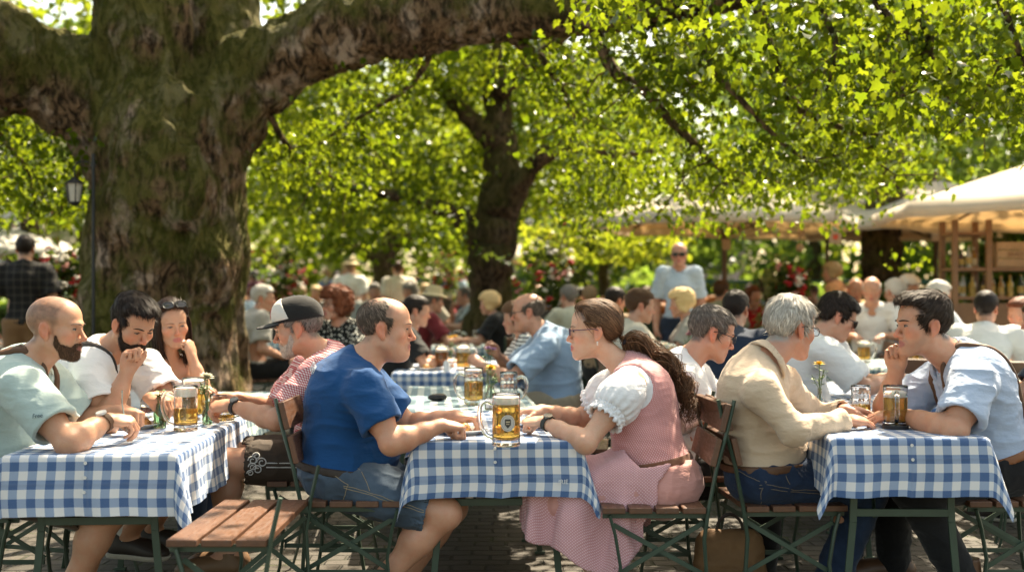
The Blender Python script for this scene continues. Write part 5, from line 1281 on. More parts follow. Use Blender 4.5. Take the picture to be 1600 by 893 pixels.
def make_vase(label, loc, H=.11, R=.026, flower='yellow', seed=0, glass=(.80, .90, .80), n=7, tall=.13, blossoms=1, card=False, tagcol=None):
    root = empty('flower_vase', loc); tag(root, label, 'vase', 'little flower vases on the tables'); rg = np.random.default_rng(seed)
    pr = [(0, 0), (R * .95, 0), (R, .005), (R, H * .55), (R * .55, H * .78), (R * .5, H * .95), (R * .58, H), (R * .48, H), (R * .42, H * .8), (R * .9, H * .52), (R * .88, .006), (0, .006)]
    mb = MB(); mb.lathe(pr, n=20); mb.build('bottle', glass_mat('vase_glass_%d' % int(glass[0] * 100), glass, .02), root)
    gm = mat_plain('stem_green', (.07, .13, .03), .6, .3, 30); mb = MB(); tips = []
    for k in range(n):
        q = rg.uniform(0, 6.3); s = rg.uniform(.01, .04); zt = H + tall * rg.uniform(.35, .75) if k >= blossoms else H + tall * rg.uniform(.8, 1.0); tip = np.array((s * math.cos(q), s * math.sin(q), zt)); tips.append(tip)
        mb.tube(smooth_path([(0.006 * math.cos(q), .006 * math.sin(q), .01), (0.004 * math.cos(q), .004 * math.sin(q), H * .9), tip * A(.6, .6, 1) - A(0, 0, .03), tip], 3), .0016, 5)
        for j in range(5):
            f = rg.uniform(.5, .95); c = tip * A(f, f, 1) - A(0, 0, (1 - f) * tall * .8); a = rg.uniform(0, 6.3); L = rg.uniform(.018, .034); d = A(math.cos(a), math.sin(a), .3) * L; w = A(-math.sin(a), math.cos(a), 0) * L * .28
            mb.add([c, c + d * .5 + w, c + d, c + d * .5 - w], [(0, 1, 2, 3)])
    mb.build('stems', gm, root, auto=False)
    col = dict(yellow=(.75, .50, .02), white=(.72, .70, .55), pink=(.55, .22, .30), lilac=(.42, .26, .42))[flower]; pm = mat_plain('petal_' + flower, col, .6, .2, 90); cm = mat_plain('flower_heart', (.30, .16, .02), .8)
    for k in range(blossoms):
        mb = MB(); c = tips[k]; 
        for ring, (m, L, el) in enumerate(((16, .030, .10), (16, .027, .45), (14, .021, .85), (9, .013, 1.2))):
            for j in range(m):
                a = j * 6.283 / m + ring * .3 + rg.uniform(-.1, .1); d = A(math.cos(a) * math.cos(el), math.sin(a) * math.cos(el), math.sin(el)) * L * rg.uniform(.85, 1.15); w = A(-math.sin(a), math.cos(a), 0) * .0058
                mb.add([c, c + d * .6 + w, c + d, c + d * .6 - w], [(0, 1, 2, 3)])
        mb.cur = 1; mb.sphere(c + A(0, 0, .004), .006, 8, (1, 1, .6)); mb.build('blossom', [pm, cm], root, auto=False)
    if tagcol is not None:
        mb = MB(); mb.box((0, -R - .003, H * .28), (R * 1.5, .003, H * .36)); o = mb.build('paper_label', mat_plain('label_%d' % int(tagcol[0] * 100), tagcol, .6), root)
        if tagcol[0] > .6 and tagcol[1] > .5:
            for k, (tx, sz) in enumerate((('L', .018), ('WEISS', .011), ('BIER', .009))):
                x = text_mesh('lettering', tx, sz, mat_plain('ink', (.02, .02, .03), .6), o); x.matrix_local = Matrix(((1, 0, 0, 0), (0, 0, -1, -R - .0052), (0, 1, 0, H * .40 - k * .013 - .008), (0, 0, 0, 1)))
    return root

def emblem(mug, R, z, rad, face=-math.pi / 2):
    """round printed badge wrapped on the front of the mug"""
    t = NT('badge'); uv = t.n('ShaderNodeTexCoord'); sp = t.n('ShaderNodeSeparateXYZ'); t.l(uv.outputs['UV'], sp.inputs[0]); x, y = sp.outputs[0], sp.outputs[1]
    r = t.math('SQRT', t.math('ADD', t.math('MULTIPLY', x, x), t.math('MULTIPLY', y, y))); an = t.math('ARCTAN2', y, x)
    letters = t.math('MULTIPLY', t.math('GREATER_THAN', t.math('SINE', t.math('MULTIPLY', an, 34)), .1), t.math('MULTIPLY', t.math('GREATER_THAN', r, .76), t.math('LESS_THAN', r, .90)))
    ax = t.math('ABSOLUTE', x); sh = t.math('MULTIPLY', t.math('LESS_THAN', ax, t.math('MINIMUM', .40, t.math('ADD', .62, y))), t.math('LESS_THAN', y, .48)); line = t.math('MULTIPLY', t.math('LESS_THAN', t.math('ABSOLUTE', t.math('SUBTRACT', y, .16)), .09), t.math('LESS_THAN', ax, .26))
    line2 = t.math('MULTIPLY', t.math('LESS_THAN', t.math('ABSOLUTE', t.math('ADD', y, .12)), .05), t.math('LESS_THAN', ax, .22))
    c = t.mix(letters, (.62, .58, .52), (.10, .09, .10)); inner = t.math('LESS_THAN', r, .70); c = t.mix(inner, c, (.45, .42, .38)); c = t.mix(sh, c, (.025, .022, .02)); c = t.mix(t.math('MAXIMUM', line, line2), c, (.50, .40, .26)); t.bsdf(c, .4, None, .5)
    n, m = 28, 8; V, uvs = [(0., 0.)], []; 
    for k in range(1, m + 1):
        for j in range(n): q = j * 2 * math.pi / n; V.append((k / m * math.cos(q), k / m * math.sin(q)))
    uv2 = np.array(V); Rr = R + .0016; P = np.stack([Rr * np.cos(face + uv2[:, 0] * rad / Rr), Rr * np.sin(face + uv2[:, 0] * rad / Rr), z + uv2[:, 1] * rad * 1.12], 1)
    T = [(0, 1 + j, 1 + (j + 1) % n) for j in range(n)]; Q = [(1 + (k - 1) * n + j, 1 + k * n + j, 1 + k * n + (j + 1) % n, 1 + (k - 1) * n + (j + 1) % n) for k in range(1, m) for j in range(n)]
    o = np_mesh('badge', P, [np.array(T), np.array(Q)], t.m, mug); l = o.data.uv_layers.new(name='UVMap'); idx = np.concatenate([np.array(T).ravel(), np.array(Q).ravel()]); l.data.foreach_set('uv', uv2[idx].astype(f32).ravel())

def tables():
    G = 'blue checked tablecloths'; TG = 'tables under the cloths'
    # left, middle, right front tables; each followed by another
    specs = [('left', -1.475, 4.03, .29, 1.30, .055, cloth_mat(), 'left', 3), ('middle', -.055, 4.42, .312, 1.22, .06, cloth_mat(), 'middle', 2), ('right', 1.435, 4.19, .272, 1.35, -.02, cloth_mat(), 'right', 2)]
    out = {}
    for nm, cx, yf, a, L, rz, mat, w, nb in specs:
        zt = .722 if nm == 'right' else ZT
        if nm == 'right': cx = (1422 - 800) * 4.19 / FPX
        b = L / 2; c = A(cx, yf + b, 0) + A(-math.sin(rz) * 0, 0, 0); c[0] = cx - math.sin(rz) * b
        make_table(a, b, dict(left='green-legged table hidden under the checked cloth in front of the mint shirt', middle='green-legged table hidden under the checked cloth between the blue man and the pink woman', right='green-legged table hidden under the checked cloth beside the beige shirt')[nm], TG, c, rz, zt)
        o = make_cloth(a + .004, b + .004, .218, zt, mat, dict(left='blue and white checked cloth with three buttons on the left front table', middle='blue and white checked cloth with a small white stamp on the middle front table', right='blue and white checked cloth on the right front table')[nm], G, c, rz, seed=hash(nm) % 1 + len(nm), buttons=nb)
        out[nm] = (c, rz, a, b, o)
    o, V, us, vs = out['middle'][4]
    # the little white woven mark near the hem
    b = out['middle'][3]; ii = np.argmin(np.abs(us - .235)); jj = np.argmin(np.abs(vs - (-b - .175))); p = V[ii, jj]; x = text_mesh('woven_mark', 'IRIE', .024, mat_plain('mark_white', (.75, .75, .74), .8, .05, 50, 0), o); x.matrix_local = Matrix(((1, 0, 0, p[0]), (0, .05, -1, p[1] - .006), (0, 1, .05, p[2]), (0, 0, 0, 1)))
    # second row
    for nm, cx, yf, a, L, rz, mat, lab, tl in (
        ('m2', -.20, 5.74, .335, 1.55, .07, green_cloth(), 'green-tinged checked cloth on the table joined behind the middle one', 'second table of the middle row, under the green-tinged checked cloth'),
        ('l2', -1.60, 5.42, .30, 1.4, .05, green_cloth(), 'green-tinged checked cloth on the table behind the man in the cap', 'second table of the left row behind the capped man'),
        ('r2', 1.92, 5.95, .30, 1.7, -.02, cloth_mat(), 'blue checked cloth on the table reached by the man in sunglasses', 'second table of the right row before the man in sunglasses'),
        ('m3', -.40, 8.35, .46, 1.6, .03, cloth_mat(), 'dark blue checked cloth on the farther table before the balding man', 'farther table in the middle before the balding man'),
        ('m4', -.70, 12.6, .50, 1.8, .03, green_cloth(), 'small-looking checked cloth on the distant table before the blond woman in black', 'distant table in the middle before the blond woman in black')):
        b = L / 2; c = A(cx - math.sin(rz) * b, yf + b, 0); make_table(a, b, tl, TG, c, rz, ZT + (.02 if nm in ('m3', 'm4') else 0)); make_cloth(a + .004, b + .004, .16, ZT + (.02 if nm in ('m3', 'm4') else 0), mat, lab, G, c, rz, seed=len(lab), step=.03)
    CG = 'folding chairs round the tables'
    make_chair('slatted folding chair with a flat empty seat in a patch of sun', (-.93, 3.99, 0), math.pi, .47, .74, CG, .33, False)
    for lab, loc, rz, seat in (('slatted folding chair under the man in the blue t-shirt', (-.60, 4.60, 0), 0., .46), ('slatted folding chair under the woman in pink', (.53, 4.52, 0), math.pi, .45), ('slatted folding chair under the man in the beige shirt', (1.06, 4.56, 0), .06, .45),
        ('slatted folding chair under the man in pale blue with braces', (1.93, 4.60, 0), math.pi, .46), ('slatted folding chair under the man in the mint shirt', (-1.98, 4.38, 0), 0., .46), ('slatted folding chair under the man in the cap', (-.84, 5.08, 0), math.pi, .46),
        ('slatted folding chair under the dark-bearded man', (-1.90, 5.0, 0), -.3, .46), ('slatted folding chair under the woman with sunglasses on her hair', (-1.9, 5.98, 0), -.5, .46), ('slatted folding chair under the grey-haired man in white', (.78, 5.2, 0), 0., .46),
        ('slatted folding chair under the man in black sunglasses', (1.58, 6.3, 0), 0., .46), ('slatted folding chair under the balding man in blue-grey', (.33, 7.5, 0), math.pi, .46), ('empty folding chair by the green-tinged cloth, its back to the pink woman', (.52, 6.15, 0), math.pi * .97, .46),
        ('empty folding chair half hidden behind the chest of the man in blue', (-.78, 6.3, 0), .1, .46),
        ('empty folding chair at the right edge behind the man with braces', (2.62, 5.6, 0), math.pi * 1.02, .47), ('empty folding chair between the braces man and the dark-haired woman', (2.75, 6.4, 0), math.pi * .98, .47)):
        make_chair(lab, loc, rz, seat)
    # ---- on the left table
    def on_left(px, d): p = W(px, 470, d); return (p[0], p[1], ZT + .005)
    def at(px, py, zt=None): # a spot on the table tops by its place in the photograph
        zt = .722 if px > 1200 else ZT; d = (CAMZ - zt - .004) * FPX / (py - YH); p = W(px, py, d); return (p[0], p[1], zt + .005)
    P = at(290, 672); make_mug('half-empty beer mug with foam clinging to its glass beside the green bottle', P, math.pi, .185, .050, .50, .0, cling=.20)
    c = bpy.data.objects[-1] if False else None
    m = bpy.context.scene.objects[-1] if False else None
    make_mug('full beer mug with a foam head standing farther back on the left table', on_left(303, 5.2), math.pi * .6, .19, .050, .74, .035)
    make_mug('nearly empty clear mug beside the hands of the capped man', on_left(347, 5.15), .4, .12, .056, .12, .0)
    make_mug('short tumbler of dark beer beside the green bottle', at(231, 652), 0, .088, .034, .55, .004, handle=False, beer=beer_mat('dark_beer', (.16, .030, .012)))
    make_vase('green glass bottle with a few sprigs beside the half-empty mug', at(250, 668), .115, .027, 'white', 3, (.52, .72, .50), 4, .06, 0)
    make_vase('slim glass vase of pale flowers behind the mugs on the left table', on_left(324, 5.0), .10, .022, 'white', 5, (.62, .78, .60), 9, .12, 3)
    make_plate('white plate of fried food in front of the mint shirt', at(214, 668), .10, 1, 4, 'fried food on the plate before the mint shirt')
    make_plate('white plate by the hands of the capped man', at(330, 640), .10, 0, 5)
    mb = MB(); p = np.array(at(183, 672)); mb.bar(p + A(-.10, .0, .004), p + A(.02, .02, .004), .010, .003); mb.bar(p + A(.02, .02, .004), p + A(.07, .03, .004), .018, .002); tag(mb.build('table_knife', mat_plain('steel', (.55, .55, .55), .2, .05, 20, 0, .6, Metallic=1.)), 'steel knife lying on the left cloth near the wristwatch', 'knife')
    hx = W(191, 632, 4.34); mb = MB(); mb.tube([hx + A(.0, 0, .055), hx, hx + A(.012, 0, -.06)], .0028, 6); 
    for k in (-1, 0, 1): mb.tube([hx + A(.012, 0, -.06), hx + A(.014 + k * .006, 0, -.075), hx + A(.018 + k * .006, 0, -.10)], .0014, 5)
    tag(mb.build('fork', MATS['steel']), 'steel fork held upright in the hand of the mint-shirted man', 'fork')
    # ---- on the middle table
    P = at(791, 696); m = make_mug('beer mug with a round printed badge at the front of the middle table', P, math.pi, .193, .0525, .80, .026); emblem_at(m)
    make_plate('white plate of fried food in front of the man in blue', at(722, 677), .105, 1, 8, 'golden fried food on the plate before the man in blue')
    make_plate('white plate of fried food in front of the woman in pink', at(842, 665), .10, 1, 9, 'golden fried food on the plate before the woman in pink')
    make_mug('two-thirds full clear mug behind the badge mug', at(740, 632), math.pi, .19, .050, .62, .0, cling=.06)
    make_mug('clear mug mostly hidden by the badge mug', at(795, 632), 0., .17, .046, .15, .0)
    make_vase('little bottle with a yellow flower and a white paper label on the middle table', at(767, 640), .125, .031, 'yellow', 12, (.80, .88, .78), 9, .085, 2, tagcol=(.72, .70, .66))
    mb = MB(); p = np.array(at(683, 626)); F = Field(p - .12, p + .12, .004); F.ball(p + A(0, 0, .018), (.052, .03, .020), .01); F.ball(p + A(.02, 0, .022), (.03, .028, .018), .01); V, Q = F.mesh(); tag(np_mesh('glasses_case', V, Q, mat_plain('case_black', (.012, .012, .014), .35)), 'black spectacle case on the green-tinged cloth', 'spectacle case')
    # ---- on the right table
    m = make_mug('full straight beer mug with its handle towards the viewer on the right table', at(1399, 668), -math.pi / 2 - .25, .165, .047, .72, .020)
    mb = MB(); p = np.array(at(1399, 669)); mb.lathe([(0, -.004), (.049, -.004), (.050, .012), (.0485, .014), (.046, .006), (0, .0)], p, 4 * 8); tag(mb.build('coaster', mat_plain('coaster_black', (.02, .022, .025), .6)), 'dark coaster sleeve under the straight mug on the right table', 'coaster')
    make_mug('tall half-full beer glass beside the hand of the white-haired man', at(1345, 656), 0, .145, .040, .45, .0, handle=False)
    make_mug('short clear tumbler between the vase and the tall glass', at(1318, 650), 0, .075, .030, .25, .0, handle=False)
    make_vase('narrow vase with one yellow daisy and a red label on the right table', at(1281, 648), .115, .018, 'yellow', 15, (.86, .90, .86), 6, .12, 1, tagcol=(.35, .03, .04))
    make_plate('white plate of dark rolls by the sleeve of the beige shirt', at(1290, 652), .09, 1, 18, 'brown rolls on the plate by the beige sleeve')
    # ---- the far middle table
    z3 = ZT + .025
    def at3(px, d): p = W(px, 470, d); return (p[0], p[1], z3)
    make_mug('full beer mug on the farther middle table before the balding man', at3(724, 8.6), 0, .19, .052, .70, .035, lo=True); make_mug('amber beer mug by the forearm of the dark-haired man in black', at3(690, 8.7), 0, .18, .050, .74, .02, lo=True, beer=beer_mat('amber_beer', (.55, .20, .04)))
    mb = MB(); mb.lathe([(0, 0), (.024, 0), (.024, .06), (.018, .075), (.012, .082), (0, .083)], at3(698, 8.42), 14); tag(mb.build('salt_shaker', mat_plain('porcelain', (.74, .73, .71), .18)), 'white salt shaker on the farther middle table', 'shaker')
    make_vase('blurred vase of orange flowers on the farther middle table', at3(704, 8.95), .10, .025, 'yellow', 31, (.7, .8, .7), 8, .14, 3); make_plate('plate with bread on the farther middle table', at3(668, 8.6), .11, 1, 33, 'bread pieces on the farther middle table'); make_plate('plate of food before the balding man', at3(752, 8.55), .11, 1, 35, 'food on the plate before the balding man')
    make_vase('lilac flower spike in a slim vase behind the yellow flower', (at(762, 622)[0], at(762, 622)[1], ZT + .005), .10, .018, 'lilac', 41, (.8, .88, .8), 4, .20, 2)
    for k, (px, d, lab) in enumerate(((690, 13.0, 'clear mug on the distant table by the man in the yellow hat'), (715, 13.2, 'beer mug in the middle of the distant table'), (745, 13.1, 'beer mug near the blond woman in black'))): p = W(px, 470, d); make_mug(lab, (p[0], p[1], z3), 0, .18, .05, .5, .02, lo=True)
    # bag under the pink woman's chair
    F = Field((-.2, -.14, -.02), (.2, .14, .34), .007); [F.limb((x, 0, .04), (x * .92, 0, .27), .085, .06, .05) for x in (-.12, -.06, 0, .06, .12)]; F.whole(); F.D0 = smax(F.D0, (-F.Z + 0 * F.X * F.Y).astype(f32), .02).astype(f32); V, Q = F.mesh(); V = wrinkle(V, Q, .008, 9); bg = np_mesh('shopping_bag', V, Q, mat_plain('bag_canvas', (.15, .078, .030), .8, .3, 20), loc=(.86, 4.55, 0)); bg.scale = (.78, .78, .95); tag(bg, 'tan canvas bag on the ground beneath the chair of the woman in pink', 'bag')
    mb = MB(); mb.tube(smooth_path([(-.07, 0, .26), (-.06, 0, .36), (0, 0, .40), (.06, 0, .36), (.07, 0, .26)]), .008, 6); mb.build('bag_handle', mat_plain('bag_strap', (.03, .02, .014), .6), bg)
    mb = MB(); [mb.bar((-.022 * math.cos(a) + .07, -.094, .17 - .022 * math.sin(a)), (.022 * math.cos(a) + .07, -.094, .17 + .022 * math.sin(a)), .006, .003) for a in np.arange(4) * math.pi / 4]; mb.build('emblem', MATS['bag_strap'], bg)
def emblem_at(m): emblem(m, .0520, .088, .027, math.pi / 2 + .12)
tables()
# ------------------------------------------------------------------ ground, trees, foliage, umbrellas, stalls
def ground():
    t = NT('cobbles'); v = t.coord((1, 1, 1)); wob = t.n('ShaderNodeTexNoise'); t.l(v, wob.inputs['Vector']); wob.inputs['Scale'].default_value = 3
    vm = t.n('ShaderNodeVectorMath'); vm.operation = 'MULTIPLY_ADD'; t.l(wob.outputs['Color'], vm.inputs[0]); vm.inputs[1].default_value = (.05, .05, 0); t.l(v, vm.inputs[2])
    br = t.n('ShaderNodeTexBrick'); t.l(vm.outputs[0], br.inputs['Vector']); br.inputs['Scale'].default_value = 1; br.inputs['Brick Width'].default_value = .17; br.inputs['Row Height'].default_value = .105; br.inputs['Mortar Size'].default_value = .011; br.inputs['Mortar Smooth'].default_value = .6
    br.inputs['Color1'].default_value = (.045, .040, .034, 1); br.inputs['Color2'].default_value = (.095, .084, .070, 1); br.inputs['Mortar'].default_value = (.016, .015, .009, 1)
    n = t.noise(v, 28, 4); n2 = t.noise(v, 1.3, 4); moss = t.ramp(t.noise(v, 2.1, 4), [(.50, 0), (.66, .7)])
    c = t.mix(n, t.mix(.45, br.outputs[0], (.022, .019, .016)), br.outputs[0]); c = t.mix(t.math('MULTIPLY', n2, .5), c, (.07, .055, .037)); c = t.mix(t.math('MULTIPLY', moss, br.outputs['Fac']), c, (.05, .065, .015))
    h = t.math('ADD', t.math('MULTIPLY', br.outputs['Fac'], -1.), t.math('MULTIPLY', n, .35)); m = t.bsdf(c, .72, t.bump(h, .9, .02), .35)
    V = np.array([(x, y, 0) for y in (-20, 0, 5, 10, 20, 40, 220) for x in (-160, -20, -5, 0, 5, 20, 160)], float); Q = [(j * 7 + i, j * 7 + i + 1, j * 7 + i + 8, j * 7 + i + 7) for j in range(6) for i in range(6)]
    tag(np_mesh('ground', V, np.array(Q), m, smooth=False), kind='structure')

def bark_mat(name='bark', moss=.72, pale=.8, dk=1.):
    if name in MATS: return MATS[name]
    t = NT(name); wob = t.n('ShaderNodeTexNoise'); v0 = t.coord(1); t.l(v0, wob.inputs['Vector']); wob.inputs['Scale'].default_value = 5; wob.inputs['Detail'].default_value = 3
    vm = t.n('ShaderNodeVectorMath'); vm.operation = 'MULTIPLY_ADD'; t.l(wob.outputs['Color'], vm.inputs[0]); vm.inputs[1].default_value = (.14, .14, .14); t.l(v0, vm.inputs[2]); mp = t.n('ShaderNodeMapping'); t.l(vm.outputs[0], mp.inputs[0]); mp.inputs['Scale'].default_value = (1, 1, .30)
    plate = t.noise(mp.outputs[0], 22, 5, .62); fine = t.noise(mp.outputs[0], 70, 4, .6); big = t.noise(v0, 1.9, 5, .6); pa = t.ramp(t.noise(t.coord((1, 1, .7)), 3.4, 6, .66), [(.51, 0), (.58, 1)])
    crack = t.ramp(plate, [(.36, 0), (.50, 1)]); n = t.math('ADD', t.math('MULTIPLY', plate, .6), t.math('MULTIPLY', fine, .4))
    c = t.mix(t.ramp(n, [(.36, 0), (.64, 1)]), [x * dk for x in (.055, .032, .016)], [x * dk for x in (.27, .165, .092)]); c = t.mix(t.math('MULTIPLY', pa, pale), c, [x * dk for x in (.44, .32, .235)]); c = t.mix(crack, t.mix(.72, c, (.010, .007, .004)), c)
    gm = t.n('ShaderNodeNewGeometry'); sp = t.n('ShaderNodeSeparateXYZ'); t.l(gm.outputs['Normal'], sp.inputs[0])
    mo = t.ramp(t.math('ADD', t.math('ADD', big, t.math('MULTIPLY', sp.outputs[2], .24)), t.math('MULTIPLY', fine, .2)), [(.51, 0), (.66, 1)]); mn = t.noise(v0, 90, 4)
    c = t.mix(t.math('MULTIPLY', mo, moss), c, t.mix(mn, (.030, .040, .004), (.15, .155, .016)))
    h = t.math('ADD', t.math('ADD', t.math('MULTIPLY', crack, .5), n), t.math('MULTIPLY', mn, t.math('MULTIPLY', mo, .5)))
    m = t.bsdf(c, .9, t.bump(h, 1., .05), .15); MATS[name] = m; return m

def leaf_mat(name, dif, tra, gl=.06, k=.52):
    if name in MATS: return MATS[name]
    t = NT(name); gm = t.n('ShaderNodeNewGeometry'); r = gm.outputs['Random Per Island']; n = t.noise(t.coord(1), .55, 2)
    f = t.math('ADD', t.math('MULTIPLY', r, .65), t.math('MULTIPLY', n, .35))
    dc = t.mix(f, [x * .55 for x in dif], [x * 1.5 for x in dif]); tc = t.mix(f, [tra[0] * .55, tra[1] * .7, tra[2] * .6], [min(1, tra[0] * 1.35), min(1, tra[1] * 1.2), tra[2] * 1.3])
    d = t.n('ShaderNodeBsdfDiffuse'); t.l(dc, d.inputs[0]); tr = t.n('ShaderNodeBsdfTranslucent'); t.l(tc, tr.inputs[0]); g = t.n('ShaderNodeBsdfGlossy'); g.inputs['Roughness'].default_value = .38
    mx = t.n('ShaderNodeMixShader'); mx.inputs[0].default_value = k; t.l(d.outputs[0], mx.inputs[1]); t.l(tr.outputs[0], mx.inputs[2])
    fr = t.n('ShaderNodeFresnel'); fr.inputs[0].default_value = 1.4; m2 = t.n('ShaderNodeMixShader'); t.l(t.math('MULTIPLY', fr.outputs[0], gl * 2), m2.inputs[0]); t.l(mx.outputs[0], m2.inputs[1]); t.l(g.outputs[0], m2.inputs[2]); t.l(m2.outputs[0], t.out.inputs[0])
    MATS[name] = t.m; return t.m

LOBED = np.array([(0, 0), (.24, -.05), (.50, .12), (.37, .30), (.47, .60), (.23, .60), (0, 1.), (-.23, .60), (-.47, .60), (-.37, .30), (-.50, .12), (-.24, -.05), (0, .34)])
HEX = np.array([(0, 0), (.36, .22), (.30, .68), (0, 1.), (-.30, .68), (-.36, .22)])
def leaves(C, size, lod, seed=0, droop=.5, up=.6):
    """leaf blades at points C: lod 0 lobed, 1 folded, 2 plain"""
    r = np.random.default_rng(seed); n = len(C); s = size * r.uniform(.6, 1.25, n); yaw = r.uniform(0, 2 * np.pi, n); pit = r.normal(-droop, .45, n)
    y = np.stack([np.cos(yaw) * np.cos(pit), np.sin(yaw) * np.cos(pit), np.sin(pit)], 1); nz = r.normal(0, 1, (n, 3)) * (1 - up) + A(0, 0, 1) * up * 1.4
    x = np.cross(y, nz); x /= np.linalg.norm(x, axis=1)[:, None] + 1e-9; z = np.cross(x, y)
    if lod == 0: O = LOBED; T = [(i, (i + 1) % 12, 12) for i in range(12)]; fold = .28; k = 3
    elif lod == 1: O = HEX; T = [(0, 1, 2, 3), (0, 3, 4, 5)]; fold = .35; k = 4
    else: O = A((0, 0), (.42, .5), (0, 1), (-.42, .5)); O = np.array([(0, 0), (.42, .5), (0, 1.), (-.42, .5)]); T = [(0, 1, 2, 3)]; fold = .2; k = 4
    px, py = O[:, 0], O[:, 1]; pz = np.abs(px) * fold - .25 * py * py
    V = C[:, None, :] + s[:, None, None] * (px[None, :, None] * x[:, None, :] + py[None, :, None] * y[:, None, :] + pz[None, :, None] * z[:, None, :])
    F = (np.arange(n) * len(O))[:, None, None] + np.array(T)[None]; return V.reshape(-1, 3), F.reshape(-1, k)

def crown(name, parts, mat, parent):
    Vs, Fs, n = [], {}, 0
    for V, F in parts:
        Vs.append(V); Fs.setdefault(F.shape[1], []).append(F + n); n += len(V)
    return np_mesh(name, np.concatenate(Vs), [np.concatenate(f) for f in Fs.values()], mat, parent, smooth=False)

def clump_points(centres, radii, per, seed, flat=.65, shell=.3):
    r = np.random.default_rng(seed); out = []
    for c, R in zip(centres, radii):
        m = max(3, int(per * r.uniform(.6, 1.4))); d = r.normal(0, 1, (m, 3)); d /= np.linalg.norm(d, axis=1)[:, None]; q = (shell + (1 - shell) * r.random(m) ** .5)[:, None]
        out.append(np.asarray(c) + d * q * R * A(1, 1, flat))
    return np.concatenate(out)

def twig_paths(mb, P, r0, r1, seed, n=6, L=.5, droop=.25):
    """a limb and its side twigs; returns points along the twigs"""
    rg = np.random.default_rng(seed); P = smooth_path(P, 6); m = len(P); P = P + np.cumsum(rg.normal(0, .012, P.shape), 0) * .5; mb.tube(P, np.linspace(r0, r1, m), 7); tips = []
    for k in range(n):
        i = rg.integers(m // 5, m); d = unit(rg.normal(0, 1, 3) * A(1, 1, .5) + A(0, 0, -droop)); l = L * rg.uniform(.5, 1.2); q = [P[i]]
        for j in range(5): d = unit(d + rg.normal(0, .25, 3) + A(0, 0, -.08)); q.append(q[-1] + d * l / 5)
        mb.tube(np.array(q), np.linspace(max(r1 * .8, .006), .003, 6), 5); tips += q[1:]
    return P, np.array(tips)

